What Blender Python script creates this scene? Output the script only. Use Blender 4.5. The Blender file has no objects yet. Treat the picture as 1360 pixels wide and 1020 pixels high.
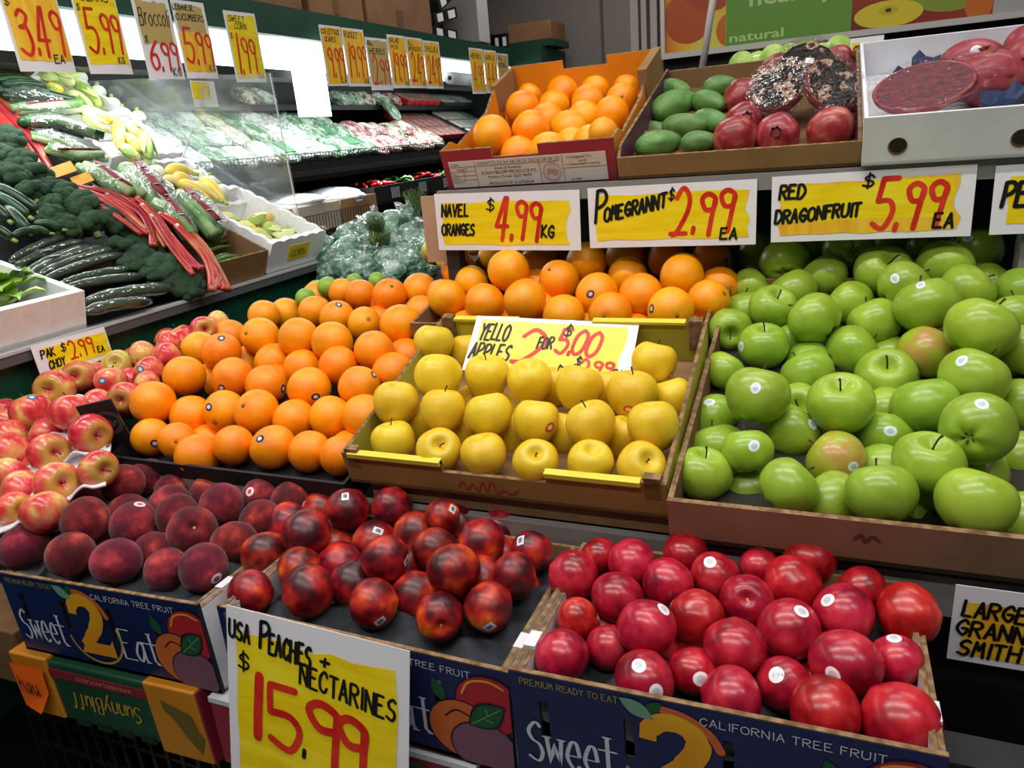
import bpy, math, random
from mathutils import Vector, Matrix, Quaternion, noise as mnoise
from mathutils.bvhtree import BVHTree

S = bpy.context.scene
COL = S.collection
RND = random.Random(5)
PI = math.pi

# ------------------------------------------------------------------ camera
cam_data = bpy.data.cameras.new('camera')
cam = bpy.data.objects.new('camera', cam_data)
COL.objects.link(cam)
cam_data.sensor_fit = 'HORIZONTAL'
cam_data.sensor_width = 36.0
cam_data.lens = 980.0 / 1360.0 * 36.0
cam_data.clip_start = 0.02
right = Vector((0.92358957, 0.37467186, -0.08126073))
down = Vector((0.04850786, -0.32445666, -0.94465595))
fwd = Vector((-0.38030159, 0.8685326, -0.31783931))
cam.matrix_world = Matrix(((right.x, -down.x, -fwd.x, 0.0), (right.y, -down.y, -fwd.y, 0.0),
                           (right.z, -down.z, -fwd.z, 1.5), (0, 0, 0, 1)))
S.camera = cam

# ------------------------------------------------------------------ world, lights, exposure
w = bpy.data.worlds.new('shop_ambience')
S.world = w
w.use_nodes = True
w.node_tree.nodes['Background'].inputs[0].default_value = (0.80, 0.86, 1.0, 1)
w.node_tree.nodes['Background'].inputs[1].default_value = 0.10
S.view_settings.view_transform = 'Standard'
S.view_settings.look = 'None'
S.view_settings.gamma = 1.0
S.view_settings.use_curve_mapping = False
S.view_settings.exposure = 0.0
S.cycles.max_bounces = 6
S.cycles.transparent_max_bounces = 12
S.cycles.sample_clamp_indirect = 3.0
S.cycles.caustics_reflective = False
S.cycles.caustics_refractive = False


def area(name, loc, size, power, rot=(0, 0, 0), col=(1, 1, 1)):
    l = bpy.data.lights.new(name, 'AREA')
    l.shape = 'RECTANGLE'
    l.size, l.size_y = size
    l.energy = power
    l.color = col
    o = bpy.data.objects.new(name, l)
    o.location = loc
    o.rotation_euler = rot
    COL.objects.link(o)
    return o


# fluorescent battens on the shop ceiling, rows over the aisle and over the stand
WARM = (1.0, 0.965, 0.915)
for k, (x, y, p) in enumerate([(-1.25, -0.35, 15), (0.05, -0.35, 15), (-1.25, 0.75, 18), (0.05, 0.75, 15), (-0.35, 1.6, 8), (1.3, 0.2, 10), (-1.15, 3.1, 10), (-1.15, 4.5, 11), (0.7, 2.2, 8)]):
    area('ceiling_batten_light', (x, y, 2.93), (1.15, 0.10), p, (0, 0, 0), WARM)  # the two rearmost are unseen, added to brighten the back of the shop
# canopy tubes of the refrigerated case, shining down on the vegetables, and an added deck fill
area('case_canopy_light', (-2.02, 1.3, 1.788), (0.08, 1.3), 6, (0, math.radians(12), 0), (0.95, 1.0, 0.98))
area('deck_fill_light', (-2.14, 3.4, 1.378), (0.04, 2.6), 9, (0, math.radians(-15), 0), (0.95, 1.0, 0.98))  # unseen fill added under the upper deck to brighten the lower one
area('case_canopy_light', (-2.06, 3.4, 1.788), (0.08, 2.8), 16, (0, math.radians(-8), 0), (0.95, 1.0, 0.98))


# ------------------------------------------------------------------ helpers: tags
def tag(o, label=None, cat=None, group=None, kind=None):
    if label: o['label'] = label
    if cat: o['category'] = cat
    if group: o['group'] = group
    if kind: o['kind'] = kind
    return o


def thing(name, label, cat, loc=(0, 0, 0), rot=(0, 0, 0), group=None):
    o = bpy.data.objects.new(name, None)
    o.empty_display_size = 0.02
    COL.objects.link(o)
    o.location = loc
    o.rotation_euler = rot
    return tag(o, label, cat, group)


def struct(o):
    o['kind'] = 'structure'
    return o


ORD = ['first', 'second', 'third', 'fourth', 'fifth', 'sixth', 'seventh', 'eighth', 'ninth', 'tenth', 'eleventh', 'twelfth']


# ------------------------------------------------------------------ helpers: materials
def lin(h):
    h = h.lstrip('#')
    v = [int(h[i:i + 2], 16) / 255 for i in (0, 2, 4)]
    return tuple([c / 12.92 if c <= 0.04045 else ((c + 0.055) / 1.055) ** 2.4 for c in v] + [1.0])


def mat(name, base='#808080', rough=0.5, metal=0.0, coat=0.0, coat_r=0.1, cols=None, scale=4.0, detail=3.0, stretch=None,
        bump=None, var=None, emit=None, alpha=None, trans=0.0, sheen=0.0, spec=0.5, sss=0.0, pole=None, ior=1.45, dots=None, film=None, haze=0.15):
    m = bpy.data.materials.new(name)
    m.use_nodes = True
    nt = m.node_tree
    N, L = nt.nodes, nt.links
    b = N['Principled BSDF']
    b.inputs['Base Color'].default_value = lin(base)
    b.inputs['Roughness'].default_value = rough
    b.inputs['Metallic'].default_value = metal
    b.inputs['Coat Weight'].default_value = coat
    b.inputs['Coat Roughness'].default_value = coat_r
    b.inputs['Specular IOR Level'].default_value = spec
    b.inputs['Transmission Weight'].default_value = trans
    b.inputs['Sheen Weight'].default_value = sheen
    b.inputs['IOR'].default_value = ior
    if sss:
        b.inputs['Subsurface Weight'].default_value = sss
        b.inputs['Subsurface Radius'].default_value = (0.25, 0.12, 0.05)
        b.inputs['Subsurface Scale'].default_value = 0.02
    if alpha is not None:
        b.inputs['Alpha'].default_value = alpha
    if emit:
        b.inputs['Emission Color'].default_value = lin(emit[0])
        b.inputs['Emission Strength'].default_value = emit[1]
    co = None
    if cols or bump or dots:
        tc = N.new('ShaderNodeTexCoord')
        oi = N.new('ShaderNodeObjectInfo')
        mu = N.new('ShaderNodeMath'); mu.operation = 'MULTIPLY'; mu.inputs[1].default_value = 37.0
        L.new(oi.outputs['Random'], mu.inputs[0])
        ad = N.new('ShaderNodeVectorMath'); ad.operation = 'ADD'
        mp = N.new('ShaderNodeMapping')
        if stretch: mp.inputs['Scale'].default_value = stretch
        L.new(tc.outputs['Object'], mp.inputs[0])
        L.new(mp.outputs[0], ad.inputs[0])
        L.new(mu.outputs[0], ad.inputs[1])
        co = ad.outputs[0]
    out = None
    if cols:
        nz = N.new('ShaderNodeTexNoise')
        nz.inputs['Scale'].default_value = scale
        nz.inputs['Detail'].default_value = detail
        L.new(co, nz.inputs['Vector'])
        rp = N.new('ShaderNodeValToRGB')
        while len(rp.color_ramp.elements) < len(cols):
            rp.color_ramp.elements.new(0.5)
        for e, (p, c) in zip(rp.color_ramp.elements, cols):
            e.position = p
            e.color = lin(c)
        L.new(nz.outputs['Fac'], rp.inputs[0])
        out = rp.outputs[0]
    if pole:   # own skin colour around the stalk end: (hex, z_from, z_to)
        sx = N.new('ShaderNodeSeparateXYZ')
        L.new(tc.outputs['Object'], sx.inputs[0])
        mr = N.new('ShaderNodeMapRange')
        mr.inputs[1].default_value, mr.inputs[2].default_value = pole[1], pole[2]
        L.new(sx.outputs[2], mr.inputs[0])
        mx = N.new('ShaderNodeMixRGB')
        L.new(mr.outputs[0], mx.inputs[0])
        L.new(out, mx.inputs[1])
        mx.inputs[2].default_value = lin(pole[0])
        out = mx.outputs[0]
    if dots:   # lenticels / speckles (hex, scale, size)
        vo = N.new('ShaderNodeTexVoronoi')
        vo.inputs['Scale'].default_value = dots[1]
        L.new(co, vo.inputs['Vector'])
        lt = N.new('ShaderNodeMapRange')
        lt.inputs[1].default_value, lt.inputs[2].default_value = dots[2], dots[2] * 0.5
        lt.inputs[4].default_value = 0.5
        L.new(vo.outputs['Distance'], lt.inputs[0])
        mx = N.new('ShaderNodeMixRGB')
        L.new(lt.outputs[0], mx.inputs[0])
        if out: L.new(out, mx.inputs[1])
        else: mx.inputs[1].default_value = lin(base)
        mx.inputs[2].default_value = lin(dots[0])
        out = mx.outputs[0]
    if var:
        oi2 = N.new('ShaderNodeObjectInfo')
        hs = N.new('ShaderNodeHueSaturation')
        for (lo, hi), inp, mul in ((var[0], 'Hue', 7.13), (var[1], 'Value', 13.7)):
            fr = N.new('ShaderNodeMath'); fr.operation = 'MULTIPLY'; fr.inputs[1].default_value = mul
            fc = N.new('ShaderNodeMath'); fc.operation = 'FRACT'
            r = N.new('ShaderNodeMapRange'); r.inputs[3].default_value, r.inputs[4].default_value = lo, hi
            L.new(oi2.outputs['Random'], fr.inputs[0]); L.new(fr.outputs[0], fc.inputs[0]); L.new(fc.outputs[0], r.inputs[0])
            L.new(r.outputs[0], hs.inputs[inp])
        if out: L.new(out, hs.inputs['Color'])
        else: hs.inputs['Color'].default_value = lin(base)
        out = hs.outputs[0]
    if out:
        L.new(out, b.inputs['Base Color'])
    if bump:
        nb = N.new('ShaderNodeTexNoise')
        nb.inputs['Scale'].default_value = bump[0]
        nb.inputs['Detail'].default_value = 2.0
        L.new(co, nb.inputs['Vector'])
        bp = N.new('ShaderNodeBump')
        bp.inputs['Strength'].default_value = bump[1]
        bp.inputs['Distance'].default_value = bump[2] if len(bump) > 2 else 0.01
        L.new(nb.outputs['Fac'], bp.inputs['Height'])
        L.new(bp.outputs[0], b.inputs['Normal'])
        if coat: L.new(bp.outputs[0], b.inputs['Coat Normal'])
    if film is not None:   # thin clear film: mostly lets light through, glossy where it turns away
        tr = N.new('ShaderNodeBsdfTransparent')
        fr = N.new('ShaderNodeLayerWeight'); fr.inputs[0].default_value = 0.35
        if bump: L.new(bp.outputs[0], fr.inputs['Normal'])
        mr = N.new('ShaderNodeMapRange')
        mr.inputs[3].default_value, mr.inputs[4].default_value = film
        L.new(fr.outputs['Facing'], mr.inputs[0])
        mx = N.new('ShaderNodeMixShader')
        gl = N.new('ShaderNodeBsdfGlossy'); gl.inputs['Color'].default_value = (.9, .92, .92, 1); gl.inputs['Roughness'].default_value = rough
        if bump: L.new(bp.outputs[0], gl.inputs['Normal'])
        hz = N.new('ShaderNodeMixShader'); hz.inputs[0].default_value = haze
        L.new(gl.outputs[0], hz.inputs[1]); L.new(b.outputs[0], hz.inputs[2])
        L.new(mr.outputs[0], mx.inputs[0]); L.new(tr.outputs[0], mx.inputs[1]); L.new(hz.outputs[0], mx.inputs[2])
        L.new(mx.outputs[0], N['Material Output'].inputs[0])
    return m


# ------------------------------------------------------------------ helpers: meshes
class MB:
    def __init__(s):
        s.v, s.f, s.m = [], [], []

    def add(s, vs, fs, mi=0, M=None):
        n = len(s.v)
        s.v += [tuple(M @ Vector(p)) if M else tuple(p) for p in vs]
        s.f += [tuple(i + n for i in f) for f in fs]
        s.m += [mi] * len(fs)
        return s

    def box(s, a, b, mi=0, M=None):
        x0, y0, z0 = a; x1, y1, z1 = b
        return s.add([(x0, y0, z0), (x1, y0, z0), (x1, y1, z0), (x0, y1, z0), (x0, y0, z1), (x1, y0, z1), (x1, y1, z1), (x0, y1, z1)],
                     [(0, 3, 2, 1), (4, 5, 6, 7), (0, 1, 5, 4), (1, 2, 6, 5), (2, 3, 7, 6), (3, 0, 4, 7)], mi, M)

    def tube(s, pts, radii, n=10, mi=0, caps=True, flat=1.0):
        pts = [Vector(p) for p in pts]
        if not isinstance(radii, (list, tuple)): radii = [radii] * len(pts)
        up = None
        vs, fs = [], []
        for i, p in enumerate(pts):
            d = (pts[min(i + 1, len(pts) - 1)] - pts[max(i - 1, 0)]).normalized()
            if up is None:
                up = Vector((0, 0, 1)) if abs(d.z) < 0.9 else Vector((1, 0, 0))
            u = d.cross(up).normalized()
            up = u.cross(d).normalized()
            for k in range(n):
                a = 2 * PI * k / n
                vs.append(p + u * math.cos(a) * radii[i] + up * math.sin(a) * radii[i] * flat)
        for i in range(len(pts) - 1):
            for k in range(n):
                a, b = i * n + k, i * n + (k + 1) % n
                fs.append((a, b, b + n, a + n))
        if caps:
            fs.append(tuple(reversed(range(n))))
            fs.append(tuple(range((len(pts) - 1) * n, len(pts) * n)))
        return s.add(vs, fs, mi)

    def ball(s, c, r, nu=12, nv=8, mi=0, sc=(1, 1, 1), fn=None):
        c = Vector(c)
        vs, fs = [], []
        for j in range(nv + 1):
            t = PI * j / nv
            for i in range(nu):
                p = 2 * PI * i / nu
                q = Vector((math.sin(t) * math.cos(p) * sc[0], math.sin(t) * math.sin(p) * sc[1], math.cos(t) * sc[2]))
                if fn: q = fn(q)
                vs.append(c + q * r)
        for j in range(nv):
            for i in range(nu):
                a, b = j * nu + i, j * nu + (i + 1) % nu
                fs.append((a, a + nu, b + nu, b))
        return s.add(vs, fs, mi)

    def poly(s, pts, mi=0, M=None):
        return s.add(pts, [tuple(range(len(pts)))], mi, M)

    def mesh(s, name, mats, smooth=False):
        me = bpy.data.meshes.new(name)
        me.from_pydata(s.v, [], s.f)
        for m in (mats if isinstance(mats, (list, tuple)) else [mats]):
            me.materials.append(m)
        if any(s.m):
            me.polygons.foreach_set('material_index', s.m)
        if smooth:
            me.polygons.foreach_set('use_smooth', [True] * len(s.f))
        me.update()
        return me

    def obj(s, name, mats, parent=None, smooth=False, bevel=None):
        return link(name, s.mesh(name, mats, smooth), parent, bevel)


def link(name, me, parent=None, bevel=None):
    o = bpy.data.objects.new(name, me)
    COL.objects.link(o)
    if parent is not None: o.parent = parent
    if bevel:
        b = o.modifiers.new('bevel', 'BEVEL')
        b.width = bevel; b.segments = 2; b.limit_method = 'ANGLE'
    return o


def copy_tree(o, parent=None):
    c = o.copy()
    COL.objects.link(c)
    if parent is not None: c.parent = parent
    for ch in list(o.children):
        copy_tree(ch, c)
    return c


def panel(mb, w, h, t, holes=(), mi=0, mi_edge=None, M=None):
    """an upright board, x 0..w, z 0..h, front at y=0, with rectangular cut-outs (x0,z0,x1,z1)"""
    if mi_edge is None: mi_edge = mi
    xs = sorted({0.0, w, *[q for r in holes for q in (max(0, r[0]), min(w, r[2]))]})
    zs = sorted({0.0, h, *[q for r in holes for q in (max(0, r[1]), min(h, r[3]))]})
    solid = lambda i, j: 0 <= i < len(xs) - 1 and 0 <= j < len(zs) - 1 and not any(
        r[0] < (xs[i] + xs[i + 1]) / 2 < r[2] and r[1] < (zs[j] + zs[j + 1]) / 2 < r[3] for r in holes)
    for i in range(len(xs) - 1):
        for j in range(len(zs) - 1):
            if not solid(i, j): continue
            a, b, c, d = xs[i], xs[i + 1], zs[j], zs[j + 1]
            mb.add([(a, 0, c), (b, 0, c), (b, 0, d), (a, 0, d)], [(0, 1, 2, 3)], mi, M)
            mb.add([(a, t, c), (b, t, c), (b, t, d), (a, t, d)], [(3, 2, 1, 0)], mi if len(holes) == 0 else mi_edge, M)
            if not solid(i - 1, j): mb.add([(a, 0, c), (a, t, c), (a, t, d), (a, 0, d)], [(3, 2, 1, 0)], mi_edge, M)
            if not solid(i + 1, j): mb.add([(b, 0, c), (b, t, c), (b, t, d), (b, 0, d)], [(0, 1, 2, 3)], mi_edge, M)
            if not solid(i, j - 1): mb.add([(a, 0, c), (b, 0, c), (b, t, c), (a, t, c)], [(3, 2, 1, 0)], mi_edge, M)
            if not solid(i, j + 1): mb.add([(a, 0, d), (b, 0, d), (b, t, d), (a, t, d)], [(0, 1, 2, 3)], mi_edge, M)
    return mb


# ------------------------------------------------------------------ helpers: pen strokes (hand-written and drawn lettering)
G = {
    'A': '00 39 60;13 53', 'B': '00 09;~09 49 57 35 05;~05 45 62 40 00', 'C': '~67 49 17 04 11 40 62', 'D': '00 09;~09 39 66 63 30 00',
    'E': '59 09 00 60;05 45', 'F': '59 09 00;05 45', 'G': '~67 49 17 04 12 40 62 64;64 34', 'H': '00 09;60 69;05 65', 'I': '10 19',
    'J': '~59 52 30 11', 'K': '00 09;59 04 60', 'L': '09 00 50', 'M': '00 19 34 59 60', 'N': '00 09 60 69', 'O': '~39 07 02 30 62 67 39',
    'P': '00 09;~09 49 67 45 04', 'R': '00 09;~09 49 67 45 05;25 60', 'S': '~68 49 17 25 54 62 40 01', 'T': '09 69;39 30', 'U': '~09 02 30 62 69',
    'V': '09 30 69', 'W': '09 10 36 50 69', 'X': '09 60;69 00', 'Y': '09 35 69;35 30', 'Z': '09 69 00 60', '0': '~39 07 02 30 62 67 39', '1': '10 19',
    '2': '~07 29 57 54 20 00;00 60', '3': '~07 28 57 35 15;~15 45 62 40 01', '4': '39 03 63;49 40', '5': '59 09 05;~05 45 63 40 01',
    '6': '~58 26 03 20 51 44 14 03', '8': '~39 17 35 62 30 02 35 57 39', '9': '~55 25 07 28 57 55;57 50', '$': '~67 49 17 25 54 62 40 01;3z 3a',
    '+': '04 64;37 31', '.': '00 01', "'": '19 17', '-': '04 44',
    'a': '~55 36 14 02 20 42 54;56 51 60', 'c': '~55 36 04 02 30 51', 'e': '03 53;~53 46 26 03 11 30 51', 'f': '~58 39 26 20;06 46', 'i': '16 10;18 19',
    'l': '19 10', 'n': '06 00;~04 26 46 53 50', 'o': '~36 04 02 30 52 54 36', 'r': '06 00;~03 26 46', 't': '29 21 40;06 46', 'u': '06 02 20 42;56 50',
    'w': '06 10 35 50 66', 'y': '06 31;66 1b 0b', 'h': '09 00;~04 26 46 53 50', 'q': '~55 36 14 02 20 42 54;56 5b', 'm': '06 00;~04 26 43 40;~43 46 66 73 70',
}
ZV = {'z': 10.5, 'a': -1.5, 'b': -3.0}


def parse(g):
    out = []
    for part in G[g].split(';'):
        sm = part.startswith('~')
        pts = [(float(p[0]), ZV[p[1]] if p[1] in ZV else float(p[1])) for p in part.lstrip('~').split()]
        out.append((sm, pts))
    return out


def smooth_pts(pts, n=5):
    out = []
    for i in range(len(pts) - 1):
        p0, p1, p2, p3 = pts[max(i - 1, 0)], pts[i], pts[i + 1], pts[min(i + 2, len(pts) - 1)]
        for k in range(n):
            t = k / n
            out.append(tuple(0.5 * (2 * p1[a] + (p2[a] - p0[a]) * t + (2 * p0[a] - 5 * p1[a] + 4 * p2[a] - p3[a]) * t * t
                                    + (3 * p1[a] - p0[a] - 3 * p2[a] + p3[a]) * t ** 3) for a in (0, 1)))
    out.append(pts[-1])
    return out


_SC = [0]


def stroke(mb, pts, wd, y=0.0, mi=0, thin=None):
    """a flat pen stroke along pts (x,z) lying in the plane y, facing -y"""
    _SC[0] += 1
    y -= 4.5e-5 * (_SC[0] % 9)
    n = len(pts)
    L, R = [], []
    for i in range(n):
        a, b = pts[max(i - 1, 0)], pts[min(i + 1, n - 1)]
        dx, dz = b[0] - a[0], b[1] - a[1]
        q = math.hypot(dx, dz) or 1
        ww = wd
        if thin: ww = wd * (thin + (1 - thin) * abs(dz / q))
        nx, nz = -dz / q * ww / 2, dx / q * ww / 2
        L.append((pts[i][0] + nx, y, pts[i][1] + nz)); R.append((pts[i][0] - nx, y, pts[i][1] - nz))
    mb.add(L + R, [(n + i, n + i + 1, i + 1, i) for i in range(n - 1)], mi)
    if not thin:
        for e_, p in enumerate((pts[0], pts[-1])):
            mb.add([(p[0] + math.cos(k * PI / 4) * wd / 2, y - 1.5e-5 * (e_ + 1), p[1] + math.sin(k * PI / 4) * wd / 2) for k in range(8)], [tuple(range(8))], mi)


def write(mb, text, x0, z0, wd, ht, pen, slant=0.0, rise=0.0, y=0.0, mi=0, jit=0.0, thin=None, gap=2.2, serif=0.0, rng=None):
    """pen-stroke lettering filling the box (x0, z0, wd, ht)"""
    adv, tot = [], 0.0
    for ch in text:
        if ch == ' ': a = 4.0
        elif ch == '.': a = 1.0
        else: a = max(p[0] for _, ps in parse(ch) for p in ps) + gap
        adv.append(a); tot += a
    tot -= gap
    ux, uz = wd / tot, ht / 9.0
    x = 0.0
    rng = rng or RND
    for ch, a in zip(text, adv):
        if ch != ' ':
            jx, jz = rng.uniform(-1, 1) * jit, rng.uniform(-1, 1) * jit
            for sm, ps in parse(ch):
                if sm: ps = smooth_pts(ps)
                else:
                    q = []
                    for i in range(len(ps) - 1):
                        q += [ps[i], ((ps[i][0] + ps[i + 1][0]) / 2 + jz * .3, (ps[i][1] + ps[i + 1][1]) / 2)]
                    ps = q + [ps[-1]]
                pp = [(x0 + (x + p[0] + jx) * ux + slant * p[1] * uz, z0 + (p[1] + jz) * uz + rise * (x + p[0]) * ux) for p in ps]
                if sm or thin or len(pp) < 3: stroke(mb, pp, pen, y, mi, thin)
                else:
                    for i in range(0, len(pp) - 1): stroke(mb, pp[i:i + 2], pen, y, mi)
                if serif:
                    for q in (ps[0], ps[-1]):
                        if q[1] in (0.0, 9.0, 6.0):
                            cx, cz = x0 + (x + q[0]) * ux + slant * q[1] * uz, z0 + q[1] * uz + rise * (x + q[0]) * ux
                            stroke(mb, [(cx - serif, cz - serif * rise), (cx + serif, cz + serif * rise)], pen * .45, y, mi)
        x += a


def printed(text, x0, z0, ht, y=0.0, width=None, bold=0.0, align='LEFT'):
    """printed type in Blender's own sans, returned as (verts, faces) in the x-z plane facing -y"""
    cu = bpy.data.curves.new('type', 'FONT')
    cu.body = text
    cu.size = ht * 1.38
    cu.resolution_u = 2
    cu.offset = bold
    ob = bpy.data.objects.new('type', cu)
    COL.objects.link(ob)
    dg = bpy.context.evaluated_depsgraph_get()
    me = bpy.data.meshes.new_from_object(ob.evaluated_get(dg))
    vs = [v.co.copy() for v in me.vertices]
    fs = [tuple(p.vertices) for p in me.polygons]
    bpy.data.objects.remove(ob); bpy.data.curves.remove(cu); bpy.data.meshes.remove(me)
    if not vs: return [], []
    a, b = min(v.x for v in vs), max(v.x for v in vs)
    k = width / (b - a) if width else 1.0
    if align == 'CENTER': x0 -= (b - a) * k / 2
    return [(x0 + (v.x - a) * k, y, z0 + v.y) for v in vs], fs


def grid_mesh(nx, ny, fn):
    vs = [fn(i / nx, j / ny) for j in range(ny + 1) for i in range(nx + 1)]
    fs = [(j * (nx + 1) + i, j * (nx + 1) + i + 1, (j + 1) * (nx + 1) + i + 1, (j + 1) * (nx + 1) + i) for j in range(ny) for i in range(nx)]
    return vs, fs


def frame3(tl, tr, bl):
    """matrix with origin at the lower left corner, +x along the sheet, +z up the sheet, -y out of its face"""
    tl, tr, bl = Vector(tl), Vector(tr), Vector(bl)
    x = (tr - tl).normalized()
    z = (tl - bl); z = (z - x * z.dot(x)).normalized()
    y = z.cross(x)
    M = Matrix(((x.x, y.x, z.x, bl.x), (x.y, y.y, z.y, bl.y), (x.z, y.z, z.z, bl.z), (0, 0, 0, 1)))
    return M, (tr - tl).length, (tl - bl).length


def crumple(fn, amp, fr, seed):
    def g(q):
        p = fn(q) if fn else q
        n = mnoise.noise(Vector(q) * fr + Vector((seed * 7.1, 3, 1))) + .5 * mnoise.noise(Vector(q) * fr * 2.3 + Vector((1, seed * 3.3, 5)))
        return p * (1 + amp * n)
    return g


# ------------------------------------------------------------------ shared materials
paper = mat('white_card', '#e6e4ea', 0.45, coat=0.25, coat_r=0.2)
marker_y = mat('yellow_marker', rough=0.4, coat=0.25, coat_r=0.2, cols=[(0.3, '#e6c400'), (0.5, '#f0d408'), (0.7, '#f4de2c')], scale=5, stretch=(2, 2, 14))
marker_o = mat('amber_marker', rough=0.45, coat=0.2, cols=[(0.3, '#e8a51c'), (0.55, '#f0c030'), (0.75, '#edc850')], scale=5, stretch=(14, 14, 2))
ink = mat('black_ink', '#0b0a0d', 0.5)
red_ink = mat('red_ink', rough=0.45, cols=[(0.35, '#c0140f'), (0.65, '#dd3a24')], scale=18, stretch=(1, 1, 1))
kraft = mat('kraft_card', rough=0.8, cols=[(0.3, '#846644'), (0.7, '#8f6f4b')], scale=14, spec=0.2)
kraft_edge = mat('corrugated_edge', rough=0.9, cols=[(0.35, '#6b5138'), (0.65, '#94785a')], scale=90, detail=1, spec=0.1)
dull_kraft = mat('brown_carton', rough=0.8, cols=[(0.3, '#6f5237'), (0.7, '#7e6143')], scale=20, spec=0.2)
white_board = mat('white_carton', rough=0.55, cols=[(0.3, '#cfd0d6'), (0.7, '#dfe0e6')], scale=12)
black_card = mat('black_card', '#17171a', 0.6)
tray_grey = mat('grey_pulp_tray', rough=0.75, cols=[(0.3, '#212429'), (0.7, '#2f343b')], scale=25, bump=(60, 0.3, 0.004))
black_plastic = mat('black_plastic', '#0d0d0f', 0.4)
foam = mat('white_foam', rough=0.75, cols=[(0.3, '#e4e7e9'), (0.7, '#f0f2f4')], scale=60, bump=(300, 0.1, 0.001))
steel = mat('grey_painted_steel', '#8c8a86', 0.45, metal=0.3)
rail_grey = mat('grey_bumper', '#55565c', 0.5)
film_clear = mat('clear_film', '#f4f8f8', 0.08, film=(0.03, 0.38), bump=(5, 1.0, 0.15), haze=.02)
film_thin = mat('thin_film', '#f4f8f8', 0.07, film=(0.0, 0.25), bump=(4, .8, 0.12), haze=.0)
film_wrap = mat('cling_film', '#eef4f2', 0.10, film=(0.12, 0.6), haze=.3, bump=(45, 0.9, 0.02), spec=0.9)
stem_brown = mat('stem_brown', '#3d2d16', 0.8)
green_stem = mat('green_stem', '#6d7a35', 0.6)

# ================================================================== the room
floor_m = mat('floor_vinyl', rough=0.5, cols=[(0.4, '#6f6d6a'), (0.6, '#83807c')], scale=6)
wall_m = mat('grey_wall_paint', rough=0.8, cols=[(0.35, '#7b7470'), (0.65, '#857e79')], scale=1.2)
dark_wall_m = mat('dark_wall_paint', '#121214', 0.8)
ceil_m = mat('ceiling_paint', '#8d8c8a', 0.9)
struct(MB().box((-3.2, -2.5, -0.05), (2.4, 6.0, 0.0)).obj('floor', floor_m))
struct(MB().box((-3.2, -2.5, 3.0), (2.4, 6.0, 3.05)).obj('ceiling', ceil_m))
struct(MB().box((-3.2, -2.5, 0), (-3.12, 6.0, 3.0)).obj('wall_left', dark_wall_m))
struct(MB().box((-3.12, 5.5, 0), (-0.60, 5.6, 3.0)).obj('wall_back', wall_m))
struct(MB().box((-0.60, 3.08, 0), (2.4, 3.2, 3.0)).obj('wall_right', dark_wall_m))
struct(MB().box((-0.66, 3.08, 0), (-0.60, 5.5, 3.0)).obj('wall_side', wall_m))
# joints and corner trim of the grey wall panels
tm = mat('trim_paint', '#a39c96', 0.6)
struct(MB().box((-1.50, 5.485, 0), (-1.485, 5.5, 3.0)).obj('trim_1', mat('joint_paint', '#5a5552', 0.8)))
struct(MB().box((-0.72, 3.06, 0), (-0.69, 3.11, 3.0)).box((-0.675, 3.04, 0), (-0.655, 3.08, 3.0)).box((-0.64, 3.04, 0), (-0.615, 3.08, 3.0)).obj('trim_2', tm))

# ceiling battens (fittings of the lights above, added rear pair included)
bat_m = mat('batten_white', '#e8e8e4', 0.4)
for k, (x, y) in enumerate([(-1.25, -0.35), (0.05, -0.35), (-1.25, 0.75), (0.05, 0.75), (-0.35, 1.6), (1.3, 0.2), (-1.15, 3.1), (-1.15, 4.5), (0.7, 2.2)]):
    struct(MB().box((x - .62, y - .07, 2.945), (x + .62, y + .07, 3.0)).obj('trim_%d' % (k + 3), bat_m))

# ---- poster over the back of the stand
pl = thing('wall_poster', 'fruit photo poster with a green panel of pale words above the top boxes', 'poster', (0, 3.06, 0))
fr_m = mat('poster_frame', '#b9b6b2', 0.4, metal=0.4)
mb = MB()
mb.box((-0.60, -0.03, 1.725), (1.1, 0.0, 1.745)).box((-0.60, -0.03, 1.745), (-0.585, 0, 2.55)).box((-0.60, -0.03, 2.535), (1.1, 0, 2.55))
mb.obj('frame', fr_m, pl)
pm1 = mat('poster_peach_print', rough=0.35, cols=[(0.32, '#93310f'), (0.45, '#c86a1c'), (0.55, '#d8a01c'), (0.68, '#c9c052')], scale=3.0, detail=1.0)
MB().box((-0.585, -0.012, 1.745), (-0.365, -0.002, 2.535)).obj('picture_panel', pm1, pl)
pr = [('#a8480f', -.50, 1.86, .09), ('#9b3a12', -.41, 2.0, .13), ('#b9601a', -.34, 1.80, .06)]
mb = MB()
pms = []
for i, (c, x, z, r) in enumerate(pr):
    pts = [(min(max(x + r * math.cos(a * PI / 14), -.583), -.367), -0.0125 - .0002 * i, max(z + r * math.sin(a * PI / 14), 1.747)) for a in range(28)]
    mb.poly(pts, i); pms.append(mat('poster_fruit_print', c, 0.35))
mb.obj('printed_fruit', pms, pl)
MB().box((-0.365, -0.014, 1.737), (0.052, -0.002, 2.535)).obj('green_panel', mat('poster_green', '#5b8a2c', 0.4), pl)
words_m = mat('poster_words', '#a9c77e', 0.5)
for t_, x_, z_, h_, w_ in (('healthy', -0.285, 1.868, 0.058, 0.285), ('natural', -0.352, 1.757, 0.030, 0.185)):
    v_, f_ = printed(t_, x_, z_, h_, -0.0146, w_, h_ * .022)
    tx = MB(); tx.add(v_, f_); tx.obj('lettering', words_m, pl)
MB().box((0.052, -0.012, 1.745), (0.47, -0.002, 2.535)).obj('picture_panel', mat('poster_red_print', rough=0.35, cols=[(0.35, '#5e1410'), (0.6, '#8d2a18')], scale=5, detail=1), pl)
mb = MB(); pms = []
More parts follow.
